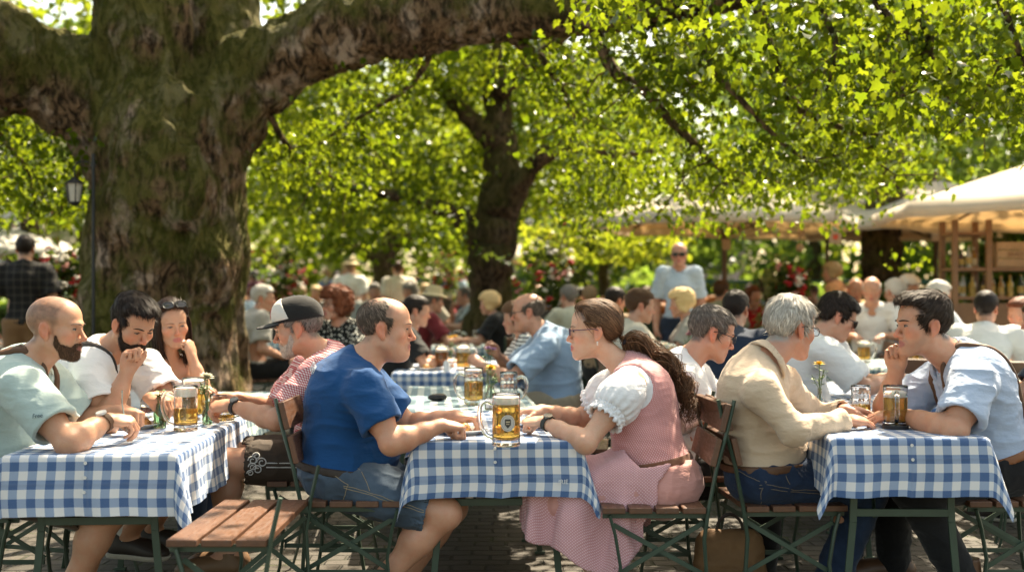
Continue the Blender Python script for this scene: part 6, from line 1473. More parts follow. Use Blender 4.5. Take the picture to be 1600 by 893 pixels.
def big_tree():
    d = 9.0; root = empty('chestnut_tree', W(258, 730, d) * A(1, 1, 0)); tag(root, 'huge old tree with a mossy forked trunk behind the left table', 'tree'); o = A(*root.location)
    F = Field(W(-330, 800, d) - A(.8, 1.0, .6) - o, W(760, -330, d) + A(.8, 1.0, .3) - o, .026); w = lambda x, y, dd=d: W(x, y, dd) - o
    F.limb(w(258, 790), w(256, 560), .70, .52, .3); F.limb(w(256, 560), w(260, 400), .52, .50, .3); F.limb(w(260, 400), w(268, 225), .50, .52, .3)
    for x, y, dd in ((150, 770, 8.7), (350, 765, 8.6), (400, 760, 9.2), (110, 765, 9.2), (250, 775, 8.3)): F.limb(w(256, 600), w(x, y, dd), .34, .16, .3)
    F.limb(w(215, 250), w(125, 138), .32, .31, .14); F.limb(w(125, 138), w(-20, 84, 8.7), .31, .30, .2); F.limb(w(-20, 90, 8.7), w(-330, 60, 8.0), .36, .26, .2)
    F.limb(w(258, 230), w(232, 60), .36, .30, .2); F.limb(w(232, 60), w(190, -180), .30, .27, .2); F.limb(w(190, -180), w(150, -330), .33, .28, .2)
    F.limb(w(322, 225), w(348, 60, 9.3), .25, .22, .12); F.limb(w(345, 60, 9.3), w(380, -160, 9.6), .24, .2, .2)
    F.limb(w(330, 215), w(405, 108), .26, .25, .12); F.limb(w(405, 108), w(535, 48, 8.8), .25, .23, .15); F.limb(w(535, 48, 8.8), w(690, 24, 8.6), .23, .22, .12)
    F.limb(w(340, 260), w(366, 190), .12, .17, .15)
    for x, y, r, dd in ((205, 330, .16, 8.55), (300, 300, .15, 8.5), (330, 420, .14, 8.6), (180, 480, .18, 8.6), (240, 250, .16, 8.5)): F.ball(w(x, y, dd), (r, r, r * 1.6), .2)
    F.whole(); F.D0 += .0; V, Q = F.mesh(); V = relax(V, Q, 2)
    N = normals(V, Q); ridge = 1 - np.abs(2 * fbm(V * A(4.2, 4.2, 1.3) + 3, 3) - 1); V = V + N * (.15 * (ridge - .6) + .08 * (fbm(V * A(14, 14, 4), 3) - .5))[:, None]
    np_mesh('trunk', V, Q, bark_mat(), root)
    mb = MB(); pts = []; thin = bark_mat('bark_thin', .25, .1)
    limb = smooth_path([w(660, 27, 8.65), w(800, 18, 8.5), w(930, 12, 8.2), w(1060, 0, 7.9), w(1200, -30, 7.5), w(1420, -70, 7.0), w(1640, -90, 6.6)], 8); mb.tube(limb, np.linspace(.245, .085, len(limb)), 14); mb.build('limb', bark_mat(), root)
    for k, (P, r0, r1) in enumerate(((((925, 40, 8.2), (960, 105, 8.1), (1010, 140, 8.0), (1085, 215, 8.0), (1120, 250, 8.0), (1165, 285, 8.1)), .055, .012), (((1180, -10, 7.6), (1205, 70, 7.5), (1222, 125, 7.5), (1260, 170, 7.5), (1330, 195, 7.4), (1390, 205, 7.3)), .05, .010),
        (((800, 60, 8.5), (845, 95, 8.5), (880, 150, 8.6), (900, 200, 8.7)), .040, .010), (((1400, -40, 7.0), (1440, 40, 6.9), (1465, 85, 6.8), (1530, 120, 6.7), (1600, 150, 6.6)), .040, .010), (((1330, -40, 7.1), (1420, 60, 7.0), (1475, 105, 7.0), (1490, 170, 7.0)), .032, .008),
        (((1095, 15, 7.8), (1100, 90, 7.6), (1150, 170, 7.4), (1210, 230, 7.3), (1290, 270, 7.3)), .035, .008), (((1550, -80, 6.6), (1560, 0, 6.5), (1590, 90, 6.4), (1640, 160, 6.4)), .035, .010), (((700, 40, 8.6), (640, 130, 8.9), (560, 180, 9.1), (470, 240, 9.4)), .030, .008),
        (((420, 170, 9.0), (450, 220, 9.2), (500, 260, 9.4), (560, 275, 9.6)), .03, .007), (((1010, 10, 8.0), (1040, 90, 7.9), (1090, 140, 7.9)), .03, .008), (((120, 170, 9.0), (150, 230, 9.3), (110, 290, 9.6), (90, 330, 9.8)), .03, .008), (((-60, 100, 8.6), (-20, 190, 8.8), (40, 260, 9.2), (60, 330, 9.4)), .03, .008), (((1250, -40, 7.3), (1300, 60, 7.0), (1290, 150, 6.9)), .03, .008))):
        mb = MB(); p, tp = twig_paths(mb, [w(*q) for q in P], r0, r1, 50 + k, 9, .55); mb.build('branch', thin, root, auto=False); pts += [p[len(p) // 4:], tp]
    pts = np.concatenate(pts); rg = np.random.default_rng(8)
    # foliage along the hanging branches
    near = []
    sel = pts[rg.integers(0, len(pts), 9000)] + rg.normal(0, .13, (9000, 3)) * A(1, 1.2, .8); keep = (sel[:, 2] + o[2]) > 1.95; sel = sel[keep]
    near.append(leaves(sel, .052, 0, 1, .7, .45))
    cs, rs = [], []
    for k in range(78):   # sprays filling the upper right, thinning downwards
        x = rg.uniform(900, 1680); y = -130 + 300 * rg.random() ** 1.4 * (1 if x > 1150 else .8); cs.append(w(x, y, rg.uniform(5.6, 8.6))); rs.append(rg.uniform(.22, .45))
    near.append(leaves(clump_points(cs, rs, 54, 3), .056, 0, 2, .8, .4))
    cs, rs = [], []
    for k in range(200):   # sprays low over the right umbrellas and along the left
        if k < 155: x = rg.uniform(880, 1440); y = rg.normal(296 - (abs(x - 1130) / 300) * 42, 36)
        else: x = rg.uniform(-40, 150); y = rg.uniform(140, 350)
        cs.append(w(x, y, rg.uniform(8.4, 10.8))); rs.append(rg.uniform(.14, .32))
    near.append(leaves(clump_points(cs, rs, 30, 4), .056, 1, 5, .7, .45))
    # mostly unseen roof of leaves, extended over the tables to shade and dapple them
    m = 300; cs = np.stack([rg.uniform(-7.5, 7.5, m), rg.uniform(2.5, 11.5, m), rg.uniform(3.9, 6.6, m)], 1); cs[:, 2] += np.maximum(0, cs[:, 1] - 9) * .12; near.append(leaves(clump_points(cs - o, rg.uniform(.35, .85, m), SHADE_ROOF * 2, 6), .13, 1, 7, .3, .7))
    crown('crown', near, leaf_mat('leaf_near', (.034, .064, .006), (.25, .32, .010)), root)
    return root
SHADE_ROOF = 8

def tree(label, px, d, rpx, spec, leafspec, seed, name='chestnut_tree', mat=None, group='trees farther back', bark='bark_far'):
    """spec: limbs [(px,py,d,r)...] chains from the trunk; leafspec: list of (x0,x1,y0,y1,d0,d1,n clumps, clump radius, per clump, leaf size)"""
    base = W(px, 470, d) * A(1, 1, 0); root = empty(name, base); tag(root, label, 'tree', group); mb = MB(); rg = np.random.default_rng(seed); k = d / FPX
    for ch in spec:
        P = smooth_path([W(x, y, dd) - base for x, y, dd, r in ch], 6); R = np.interp(np.linspace(0, len(ch) - 1, len(P)), range(len(ch)), [r for *_, r in ch]); P = P + rg.normal(0, 1, P.shape) * R[:, None] * .10
        n = 16; m0 = len(P); mb.tube(P, R * (1 + .06 * rg.normal(0, 1, m0)), n)
    mb.build('trunk', bark_mat(bark, .35, .2, .55), root, auto=False)
    parts = []
    for i, (x0, x1, y0, y1, d0, d1, nc, cr, per, ls) in enumerate(leafspec):
        cs = np.array([W(rg.uniform(x0, x1), rg.uniform(y0, y1), rg.uniform(d0, d1)) - base for _ in range(nc)]); parts.append(leaves(clump_points(cs, rg.uniform(.6, 1.4, nc) * cr, per, seed * 7 + i), ls, 1 if ls < .2 else 2, seed + i, .5, .5))
    crown('crown', parts, mat or leaf_mat('leaf_mid', (.032, .066, .006), (.32, .40, .014)), root); return root

def forest():
    lm = leaf_mat('leaf_mid', (.032, .066, .006), (.32, .40, .014)); lf = leaf_mat('leaf_far', (.032, .070, .016), (.27, .39, .045))
    tree('broad dark-trunked tree standing in the middle distance above the balding man', 768, 16, 0,
         [[(768, 640, 16, .42), (768, 560, 16, .36), (766, 450, 16, .31), (770, 370, 16, .33), (782, 290, 16, .26), (776, 180, 16.2, .20), (768, 60, 16.5, .15), (760, -120, 17, .08)], [(762, 385, 16, .28), (725, 345, 16, .16), (680, 325, 15.5, .11), (600, 300, 15, .07), (500, 290, 14.6, .04)], [(785, 340, 16, .2), (830, 265, 15.6, .12), (880, 225, 15.2, .12), (960, 240, 15, .07), (1020, 235, 14.8, .04)],
          [(776, 230, 16, .18), (720, 170, 16, .12), (650, 100, 16, .08), (560, 60, 16, .04)], [(778, 150, 16, .14), (850, 80, 16, .09), (960, 0, 16, .05)]],
         [(380, 760, 60, 330, 15.2, 19, 190, .42, 56, .085), (720, 1040, 50, 330, 16.2, 19, 130, .42, 56, .085), (400, 700, 280, 390, 13, 16.5, 34, .34, 50, .085), (420, 700, 80, 260, 12.5, 14.5, 14, .34, 50, .085), (300, 1100, -330, 60, 13, 20, 150, .7, 40, .17)], 11, mat=lm)
    tree('slim tree farther back left of the middle tree', 600, 28, 0, [[(600, 560, 28, .36), (600, 470, 28, .28), (600, 410, 28, .25), (612, 360, 28, .2), (620, 250, 28, .14)], [(597, 405, 28, .2), (560, 390, 28, .12), (500, 375, 28, .07)], [(606, 385, 28, .18), (650, 365, 28, .1), (700, 340, 28, .06)]],
         [(380, 740, 180, 395, 24, 31, 150, .75, 30, .24)], 12, mat=lm)
    tree('thick straight trunk rising behind the white umbrellas', 1376, 16, 0, [[(1376, 600, 16, .36), (1376, 470, 16, .29), (1376, 400, 16, .27), (1380, 320, 16, .26), (1390, 240, 16, .24), (1400, 60, 16, .2)]],
         [(1150, 1680, 40, 290, 17, 22, 170, .55, 34, .18), (1100, 1700, -250, 60, 15, 22, 110, .8, 36, .2)], 13, mat=lf)
    tree('leafy tree at the left behind the lamp', 40, 20, 0, [[(52, 560, 20, .24), (50, 400, 20, .18), (44, 300, 20, .15), (30, 150, 20, .1)]], [(-120, 175, 60, 350, 15, 22, 130, .42, 24, .16), (-160, 300, -200, 90, 15, 22, 80, .7, 30, .18)], 14, mat=lm)
    tree('low light green tree behind the flower stall', 945, 21, 0, [[(945, 560, 21, .12), (945, 470, 21, .10), (940, 400, 21, .08), (935, 350, 21, .05)], [(944, 420, 21, .07), (970, 385, 21, .04)]], [(830, 1060, 340, 400, 18, 22, 90, .30, 26, .12)], 15, mat=leaf_mat('leaf_bright', (.07, .12, .012), (.48, .54, .03)))
    rg = np.random.default_rng(77)
    for i, (px, d, hh, wd, lab) in enumerate(((-250, 44, 11, 6, 'far tree beyond the left edge of the garden'), (120, 46, 12, 6.5, 'far tree behind the big mossy trunk'), (330, 42, 10, 6, 'far tree just right of the big mossy trunk'), (520, 50, 12, 7, 'far tree behind the walking crowd'), (730, 46, 12, 7, 'far tree directly behind the middle tree'), (900, 42, 10, 6, 'far tree behind the bread stall'),
        (1080, 48, 12, 7, 'far tree behind the man standing in sunglasses'), (1270, 40, 10, 6, 'far tree behind the green fence'), (1470, 44, 12, 7, 'far tree behind the bottle shelf'), (1680, 38, 10, 6, 'far tree beyond the right umbrella'))):
        base = W(px, 470, d) * A(1, 1, 0); root = empty('background_tree', base); tag(root, lab, 'tree', 'far trees closing the view'); mb = MB(); mb.tube(np.array([(0, 0, 0), (.1, 0, hh * .4), (0, .1, hh * .8)]), A(.32, .24, .1), 9); mb.build('trunk', bark_mat('bark_far', .35, .2, .55), root)
        n = 190; th = rg.uniform(0, 6.283, n); u = rg.random(n) ** .5; zz = rg.uniform(.9, hh, n); prof = np.sin(np.clip(zz / hh, 0.08, 1) ** .8 * np.pi) ** .6; cs = np.stack([np.cos(th) * u * wd * prof, np.sin(th) * u * wd * .6 * prof, zz], 1)
        crown('crown', [leaves(clump_points(cs, rg.uniform(.5, 1.2, n), 26, 300 + i), .36, 2, 400 + i, .4, .5)], lf if i % 2 else lm, root)
    # hedge of dark shrubs along the far edge
    for i, (px, d, w_, h_, lab) in enumerate(((60, 30, 3.2, 1.6, 'shrub at the far left beside the stall'), (390, 33, 3.4, 2.0, 'shrub beyond the walkers, right of the big trunk'), (700, 34, 3.0, 1.7, 'shrub behind the middle trunk'), (1010, 27, 2.4, 1.7, 'shrub behind the bread stall'), (1215, 13.5, .55, 1.75, 'pale leafy potted shrub before the green fence'), (1430, 15, .9, 1.45, 'dark shrub beside the thick straight trunk'), (1575, 15.5, 1.5, 2.3, 'leafy bush behind the bottle shelf'), (1290, 26, 3.0, 1.6, 'shrub behind the green fence'))):
        base = W(px, 470, d) * A(1, 1, 0); root = empty('shrub', base); tag(root, lab, 'shrub', 'shrubs'); mb = MB(); [mb.tube(np.array([(0, 0, 0), (rg.normal(0, w_ * .1), rg.normal(0, .1), h_ * .5), (rg.normal(0, w_ * .3), rg.normal(0, .2), h_ * .85)]), A(.03, .02, .008), 6) for _ in range(6)]; mb.build('stem', bark_mat('bark_far', .35, .2, .55), root)
        n = int(60 * w_) + 25; cs = rg.normal(0, 1, (n, 3)); cs /= np.linalg.norm(cs, axis=1)[:, None]; cs = cs * (rg.random(n) ** .4)[:, None] * A(w_ * .5, w_ * .35, h_ * .5) + A(0, 0, h_ * .55); pale = i == 4
        crown('foliage', [leaves(clump_points(cs, rg.uniform(.1, .3, n) * min(1, w_), 26, 600 + i), .05 if pale else .13 if w_ < 2 else .2, 1, 700 + i, .1, .3)], leaf_mat('leaf_pale', (.22, .25, .10), (.40, .46, .12)) if pale else lf, root)

def canvas_mat(name, col, tra):
    t = NT(name); n = t.noise(t.coord(1), 3, 3); c = t.mix(n, [x * .88 for x in col], col); d = t.n('ShaderNodeBsdfDiffuse'); t.l(c, d.inputs[0]); tr = t.n('ShaderNodeBsdfTranslucent'); tr.inputs[0].default_value = (*tra, 1); mx = t.n('ShaderNodeMixShader'); mx.inputs[0].default_value = .42; t.l(d.outputs[0], mx.inputs[1]); t.l(tr.outputs[0], mx.inputs[2]); t.l(mx.outputs[0], t.out.inputs[0]); return t.m

def umbrella(label, loc, R, z_edge, z_top, mat, nseg=8, rz=.2, val=.12):
    root = empty('market_umbrella', loc, rz); tag(root, label, 'umbrella', 'big canvas umbrellas'); V, Q = [], []; m = 9; sub = 6; n = nseg * sub
    for side, off in ((1, 0.), (-1, -.012)):
        for i in range(m + 1):
            q = i / m
            for j in range(n):
                a = j / n * 2 * math.pi; f = abs(((j % sub) / sub) - .5) * 2; rr = R * q * (math.cos(math.pi / nseg) / math.cos((j % sub) / sub * 2 * math.pi / nseg - math.pi / nseg)); z = z_top + (z_edge - z_top) * (q ** 1.12) - (1 - f * f) * .05 * q * R * .3 + off; V.append((rr * math.cos(a), rr * math.sin(a), z))
    k = (m + 1) * n
    for i in range(m):
        for j in range(n):
            j2 = (j + 1) % n; a, b, c, d = i * n + j, i * n + j2, (i + 1) * n + j2, (i + 1) * n + j; Q.append((a, d, c, b)); Q.append((a + k, b + k, c + k, d + k))
    for j in range(n): j2 = (j + 1) % n; a, b = m * n + j, m * n + j2; Q.append((a, a + k, b + k, b))
    np_mesh('canopy', np.array(V), np.array(Q), mat, root)
    V2 = np.array(V); ring = V2[m * n:(m + 1) * n]; lowr = ring * A(1.003, 1.003, 1) - A(0, 0, val) ; lowr[:, 2] -= .02 * np.sin(np.arange(n) * 1.1); VV = np.concatenate([ring * A(1.003, 1.003, 1), lowr]); QQ = np.array([(j, j + n, (j + 1) % n + n, (j + 1) % n) for j in range(n)]); vo = np_mesh('valance', VV, QQ, mat, root); vo.modifiers.new('t', 'SOLIDIFY').thickness = .006
    wd = mat_plain('umbrella_wood', (.12, .07, .04), .6); mb = MB(); mb.tube([(0, 0, 0), (0, 0, z_top + .05)], .032, 10); mb.build('pole', wd, root)
    for j in range(nseg):
        a = j / nseg * 2 * math.pi; e = A(R * .97 * math.cos(a), R * .97 * math.sin(a), z_edge - .02); mb = MB(); mb.bar((0, 0, z_top - .05), e, .022, .03); mid = lerp(A(0, 0, z_top - .05), e, .55); mb.bar(A(0, 0, z_edge - .22), mid, .018, .024); mb.build('rib', wd, root)
    mb = MB(); mb.lathe([(0, z_top + .16), (.03, z_top + .12), (.02, z_top + .05), (.07, z_top + .02), (.07, z_top - .01)], n=12); mb.build('finial', wd, root); mb = MB(); mb.lathe([(0, z_edge - .18), (.06, z_edge - .18), (.06, z_edge - .26), (0, z_edge - .26)], n=12); mb.build('hub', wd, root)
    mb = MB(); mb.box((0, 0, .04), (.5, .5, .08)); mb.build('base', mat_plain('concrete', (.3, .29, .27), .8), root); return root

def stalls():
    cream = canvas_mat('cream_canvas', (.86, .79, .66), (.88, .70, .46)); grn = canvas_mat('greyed_canvas', (.80, .75, .62), (.85, .68, .44))
    umbrella('large cream umbrella at the right edge over the bottle shelf', W(1690, 470, 12.2) * A(1, 1, 0), 2.15, 2.20, 2.82, cream, 8, .3)
    umbrella('cream umbrella on a slim pole left of the bottle shelf', W(1462, 470, 16.5) * A(1, 1, 0), 1.95, 2.30, 2.95, cream, 8, .1)
    umbrella('greyish umbrella behind the man standing in sunglasses', W(1132, 470, 14.2) * A(1, 1, 0), 1.72, 2.23, 2.66, grn, 6, .1)
    umbrella('white umbrella between the greyish one and the slim pole', W(1292, 470, 18.5) * A(1, 1, 0), 1.7, 2.42, 3.0, cream, 8, .5)
    umbrella('pale umbrella far off at the left edge behind the dark-shirted man', W(20, 470, 20) * A(1, 1, 0), 1.25, 2.10, 2.5, canvas_mat('white_canvas', (.85, .83, .78), (.7, .6, .45)), 8, .2)
    umbrella('small pale umbrella far behind the middle trunk', W(835, 470, 30) * A(1, 1, 0), 1.1, 2.35, 2.85, MATS.get('x') or cream, 8, .2)
    wd = wood_mat('shelf_wood', (.26, .13, .055)); r = empty('bottle_shelf', W(1492, 470, 11.6) * A(1, 1, 0)); tag(r, 'open wooden shelf full of bottles under the right umbrella', 'shelf'); Wd = 1.25
    o = A(*r.location)
    for x in (0, .34, Wd): 
        for y in (0, .34): mb = MB(); mb.box((x, y, 1.02), (.055, .055, 2.04)); mb.build('post', wd, r)
    for z, x0, x1 in ((.34, 0, Wd), (1.25, 0, Wd), (1.54, 0, Wd), (1.90, 0, .34)): mb = MB(); mb.box(((x0 + x1) / 2, .17, z), (x1 - x0 + .04, .36, .035)); mb.build('shelf_board', wd, r)
    mb = MB(); mb.box((Wd / 2, .03, .78), (Wd - .06, .02, .84)); mb.build('front_panel', wd, r)
    rg = np.random.default_rng(21); cols = [('dark green glass', (.015, .03, .012)), ('brown glass', (.06, .022, .008)), ('amber glass', (.30, .14, .02)), ('pale glass', (.45, .42, .34)), ('yellow drink', (.50, .30, .02))]; lbl = [('white', (.65, .62, .55)), ('red', (.35, .04, .03)), ('cream', (.60, .50, .32)), ('gold', (.45, .30, .08)), ('orange', (.6, .25, .06))]
    rows = [('lower', 1.2675, np.linspace(.06, 1.2, 13)), ('upper', 1.5575, np.array([.05, .12, .19, .26, .42, .86, .94, 1.03, 1.12, 1.2]))]; used = set(); pos = ['at its left end', 'second from its left end', 'third from its left end', 'fourth from its left end', 'fifth from its left end', 'sixth from its left end', 'seventh from its left end', 'eighth from its left end', 'ninth from its left end', 'tenth from its left end', 'eleventh from its left end', 'twelfth from its left end', 'thirteenth from its left end']
    for rn, z, xs in rows:
        for k, x in enumerate(xs):
            if rn == 'upper' and k == 4: continue
            cn, cc = cols[rg.integers(0, 5)]; ln, lc = lbl[rg.integers(0, 5)]; H = rg.uniform(.19, .26); R = rg.uniform(.028, .038); q = (o[0] + x, o[1] + .14 + rg.uniform(-.03, .05), z); b = empty('bottle', q); tag(b, '%s bottle with %s label on the %s shelf, %s' % (cn, ln, rn, pos[k]), 'bottle', 'bottles on the wooden shelf')
            mb = MB(); mb.lathe([(0, 0), (R, 0), (R, H * .58), (R * .38, H * .76), (R * .36, H * .97), (0, H * .97)], n=12); mb.build('bottle_body', mat_plain('bottle_%s' % cn, cc, .12, .1, 9, 0, .6), b); mb = MB(); mb.lathe([(R + .001, H * .15), (R + .001, H * .46)], n=12); mb.build('bottle_label', mat_plain('blabel_%s' % ln, lc, .7), b); mb = MB(); mb.lathe([(R * .42, H * .92), (R * .42, H), (0, H)], n=10); mb.build('bottle_cap', mat_plain('blabel_%s' % lbl[rg.integers(0, 5)][0], lc, .5), b)
    bx = empty('wooden_crate', o + A(.62, .17, 1.5575)); tag(bx, 'pale wooden crate with stencilled letters on the upper shelf', 'crate'); 
    pw = wood_mat('pale_wood', (.46, .29, .15))
    for k in range(3): mb = MB(); mb.box((0, -.13, .05 + k * .085), (.36, .014, .078)); mb.build('crate_board', pw, bx)
    for s in (-1, 1): mb = MB(); mb.box((s * .175, 0, .13), (.014, .26, .25)); mb.build('crate_side', pw, bx)
    mb = MB(); mb.box((0, 0, .008), (.35, .26, .012)); mb.build('crate_floor', pw, bx); x = text_mesh('lettering', 'BRAU', .06, mat_plain('stencil', (.16, .07, .03), .8), bx); x.matrix_local = Matrix(((1, 0, 0, 0), (0, 0, -1, -.139), (0, 1, 0, .115), (0, 0, 0, 1)))
    # bread stall with loaves, stall counters
    ST = 'market stalls along the back'
    for i, (px, d, L, lab) in enumerate(((955, 15.5, 2.6, 'wooden bread counter left of the man standing in sunglasses'), (415, 26, 2.6, 'wooden counter stacked with brown bread right of the big trunk'), (1110, 15.8, 1.5, 'wooden counter right of the man standing in sunglasses'))):
        c = W(px, 470, d) * A(1, 1, 0); r = empty('stall_counter', c); tag(r, lab, 'stall', ST); mb = MB(); mb.box((0, 0, 1.02), (L, .7, .05)); mb.build('counter_top', wd, r); mb = MB(); mb.box((0, -.3, .5), (L - .1, .03, .96)); mb.build('front_panel', mat_plain('stall_green', (.03, .055, .03), .7), r)
        for s in (-1, 1): mb = MB(); mb.box((s * (L / 2 - .06), .2, .5), (.07, .07, 1.0)); mb.build('leg', wd, r)
        bm = mat_plain('crust', (.34, .145, .045), .7, .35, 14, .5); n = int(L * 9); lb = MB(); sz = []
        for k in range(n):
            x = rg.uniform(-L / 2 + .12, L / 2 - .12); h = rg.choice((0, 0, .11)); s = rg.uniform(.09, .14); b = MB(); b.sphere((0, 0, 0), s, 12, (1.25, .85, .62)); ob = b.build('bread_loaf', bm, loc=c + A(x, rg.uniform(-.25, .1), 1.045 + s * .55 + h)); tag(ob, 'brown bread loaf heaped on the ' + ('counter left of the man standing in sunglasses', 'far counter right of the big trunk', 'counter right of the man standing in sunglasses')[i], 'bread', 'bread loaves on the ' + ('left counter', 'far counter', 'right counter')[i])
    # green fence
    fg = mat_plain('fence_green', (.030, .115, .085), .5); r = empty('green_fence', W(1300, 470, 19.5) * A(1, 1, 0)); tag(r, 'green metal railing behind the umbrellas', 'fence')
    for x in (-2.4, -.8, .8, 2.4): mb = MB(); mb.box((x, 0, .85), (.07, .07, 1.7)); mb.build('post', fg, r)
    for z in (.18, 1.55): mb = MB(); mb.box((0, 0, z), (4.9, .03, .05)); mb.build('rail', fg, r)
    mb = MB(); [mb.box((x, 0, .86), (.018, .018, 1.36)) for x in np.arange(-2.35, 2.36, .1) if min(abs(x - q) for q in (-2.4, -.8, .8, 2.4)) > .06]; tag(mb.build('baluster', fg, r, smooth=False), kind='stuff')
    # pale building far behind
    r = empty('pale_building', W(965, 470, 60) * A(1, 1, 0)); tag(r, 'pale pink building far behind the bread counter', 'building'); bm = mat_plain('pink_plaster', (.55, .42, .38), .9, .1, 2); mb = MB(); mb.box((0, 2, 3), (14, 4, 6)); mb.build('wall', bm, r); mb = MB(); mb.box((0, 2, 6.2), (14.6, 4.6, .4)); mb.build('roof', mat_plain('roof_tile', (.25, .09, .05), .8), r)
    for k in range(6):
        for z in (1.6, 4.2): mb = MB(); mb.box((-5.8 + k * 2.3, -.02, z), (1.0, .08, 1.4)); w_ = mb.build('window', mat_plain('window_dark', (.05, .06, .07), .2), r); mb = MB(); mb.box((-5.8 + k * 2.3, -.05, z - .74), (1.2, .12, .07)); mb.build('sill', mat_plain('sill_white', (.6, .57, .52), .7), w_)
    r = empty('pale_building', W(-10, 470, 40) * A(1, 1, 0)); tag(r, 'cream house half hidden by leaves at the left edge', 'building'); mb = MB(); mb.box((0, 2, 4), (3.0, 4, 8)); mb.build('wall', mat_plain('cream_plaster', (.62, .56, .46), .9, .1, 2), r); mb = MB(); mb.box((0, 2, 8.2), (3.4, 4.4, .3)); mb.build('roof', mat_plain('roof_tile', (.25, .09, .05), .8), r)
    for z in (2.5, 5.2): 
        for x in (-.6, .6): mb = MB(); mb.box((x, -.02, z), (.6, .08, 1.2)); mb.build('window', mat_plain('window_dark', (.05, .06, .07), .2), r)
    # wrought lantern hanging beside the big trunk
    p = W(116, 300, 8.3); r = empty('hanging_lantern', p); tag(r, 'black iron lantern hanging left of the big mossy trunk', 'lantern'); im = mat_plain('black_iron', (.012, .012, .012), .5); r.scale = (.7, .7, .7)
    mb = MB(); mb.lathe([(0, .16), (.02, .15), (.10, .10), (.115, .085), (.09, .085)], n=6); mb.build('lamp_roof', im, r); mb = MB(); mb.lathe([(.088, .085), (.058, -.10)], n=6); mb.build('pane', mat_plain('lamp_pane', (.50, .46, .38), .2, .05, 9, 0, .6), r, smooth=False); mb = MB(); [mb.tube([(.09 * math.cos(a), .09 * math.sin(a), .085), (.06 * math.cos(a), .06 * math.sin(a), -.10)], .006, 5) for a in np.arange(6) * math.pi / 3]; mb.lathe([(.062, -.10), (.062, -.115), (.02, -.14), (0, -.14)], n=6); mb.build('frame', im, r)
    mb = MB(); mb.tube([(0, 0, .15), (0, 0, .26), (.05, 0, .31), (.15, 0, .31)], .009, 6); mb.build('hook', im, r)
    pp = W(146, 470, 8.3) * A(1, 1, 0); mb = MB(); mb.tube([(0, 0, 0), (0, 0, 2.28)], .013, 8); mb.tube([(0, 0, 0), (0, 0, .3)], .03, 8); mb.tube([(0, 0, 2.18), (-.0, 0, 2.22)], .02, 8); tag(mb.build('lamp_post', im, loc=pp), 'thin black iron post beside the big mossy trunk carrying the lantern', 'post')
    # gingerbread hearts and wooden signs hanging from the umbrellas
    sw = wood_mat('pale_wood', (.46, .29, .15))
    for px, py, d, w_, h_, lab in ((1135, 380, 13.9, .10, .16, 'small wooden tag hanging on the pole of the greyish umbrella'), (1305, 370, 12.5, .13, .15, 'house-shaped wooden sign with a red mark hanging under the leaves'), (1252, 365, 13.2, .07, .09, 'upper wooden ball ornament hanging right of the greyish umbrella'), (1250, 387, 13.2, .08, .10, 'lower wooden ball ornament hanging right of the greyish umbrella'), (1462, 365, 14.4, .10, .19, 'cloth-like wooden plate hanging by the slim umbrella pole')):
        p = W(px, py, d); r = empty('hanging_sign', p); tag(r, lab, 'sign', 'wooden ornaments hanging from the umbrellas'); mb = MB()
        if 'ball' in lab: mb.sphere((0, 0, 0), w_ * .6, 14)
        else:
            mb.box((0, 0, -h_ * .1), (w_, .02, h_ * .8))
            if 'house' in lab: mb.add([(-w_ * .55, -.011, h_ * .3), (w_ * .55, -.011, h_ * .3), (0, -.011, h_ * .7), (-w_ * .55, .011, h_ * .3), (w_ * .55, .011, h_ * .3), (0, .011, h_ * .7)], [(0, 1, 2), (5, 4, 3)]); mb.add([(-w_ * .55, -.011, h_ * .3), (w_ * .55, -.011, h_ * .3), (0, -.011, h_ * .7), (-w_ * .55, .011, h_ * .3), (w_ * .55, .011, h_ * .3), (0, .011, h_ * .7)], [(0, 3, 4, 1), (1, 4, 5, 2), (2, 5, 3, 0)])
        mb.build('sign_board', sw, r)
        if 'house' in lab: mb = MB(); mb.box((0, -.014, 0), (w_ * .4, .006, h_ * .35)); mb.build('sign_mark', mat_plain('sign_red', (.5, .06, .02), .7), r)
        mb = MB(); mb.tube([(0, 0, h_ * .3), (.0, 0, .42)], .004, 5); mb.build('cord', mat_plain('cord_brown', (.15, .09, .05), .8), r)
    # big flower arrangements
    for i, (px, py, d, hh, lab) in enumerate(((98, 440, 11.8, .62, 'tall arrangement of red and white flowers beside the dark-shirted man'), (440, 432, 17, .75, 'arrangement of red and pink flowers beyond the man in the cap'), (868, 428, 13.8, .72, 'arrangement of red and white flowers left of the bread counter'), (690, 430, 20, .7, 'dark red flower arrangement left of the middle trunk'), (1235, 448, 13.2, .30, 'low bank of pink and white flowers under the green fence'))):
        b = W(px, 470, d) * A(1, 1, 0); r = empty('flower_arrangement', b); tag(r, lab, 'flowers', 'large flower arrangements'); zc = CAMZ - (py - YH) * d / FPX; mb = MB(); mb.lathe([(0, 0), (.16, 0), (.22, zc - hh * .6), (.20, zc - hh * .6), (0, zc - hh * .65)], n=16); mb.build('planter', mat_plain('planter_dark', (.05, .04, .03), .7), r)
        n = 60; cs = rg.normal(0, 1, (n, 3)) * A(.17, .14, .2) * hh * 1.6 + A(0, 0, zc); crown('foliage', [leaves(clump_points(cs, np.full(n, .10), 10, 60 + i), .08, 1, 61 + i, .1, .3)], leaf_mat('leaf_dark', (.03, .055, .015), (.15, .2, .02)), r)
        mb = MB(); mats = [mat_plain('rose_red', (.42, .015, .015), .6), mat_plain('bloom_white', (.72, .66, .55), .6), mat_plain('bloom_pink', (.55, .22, .18), .6)]
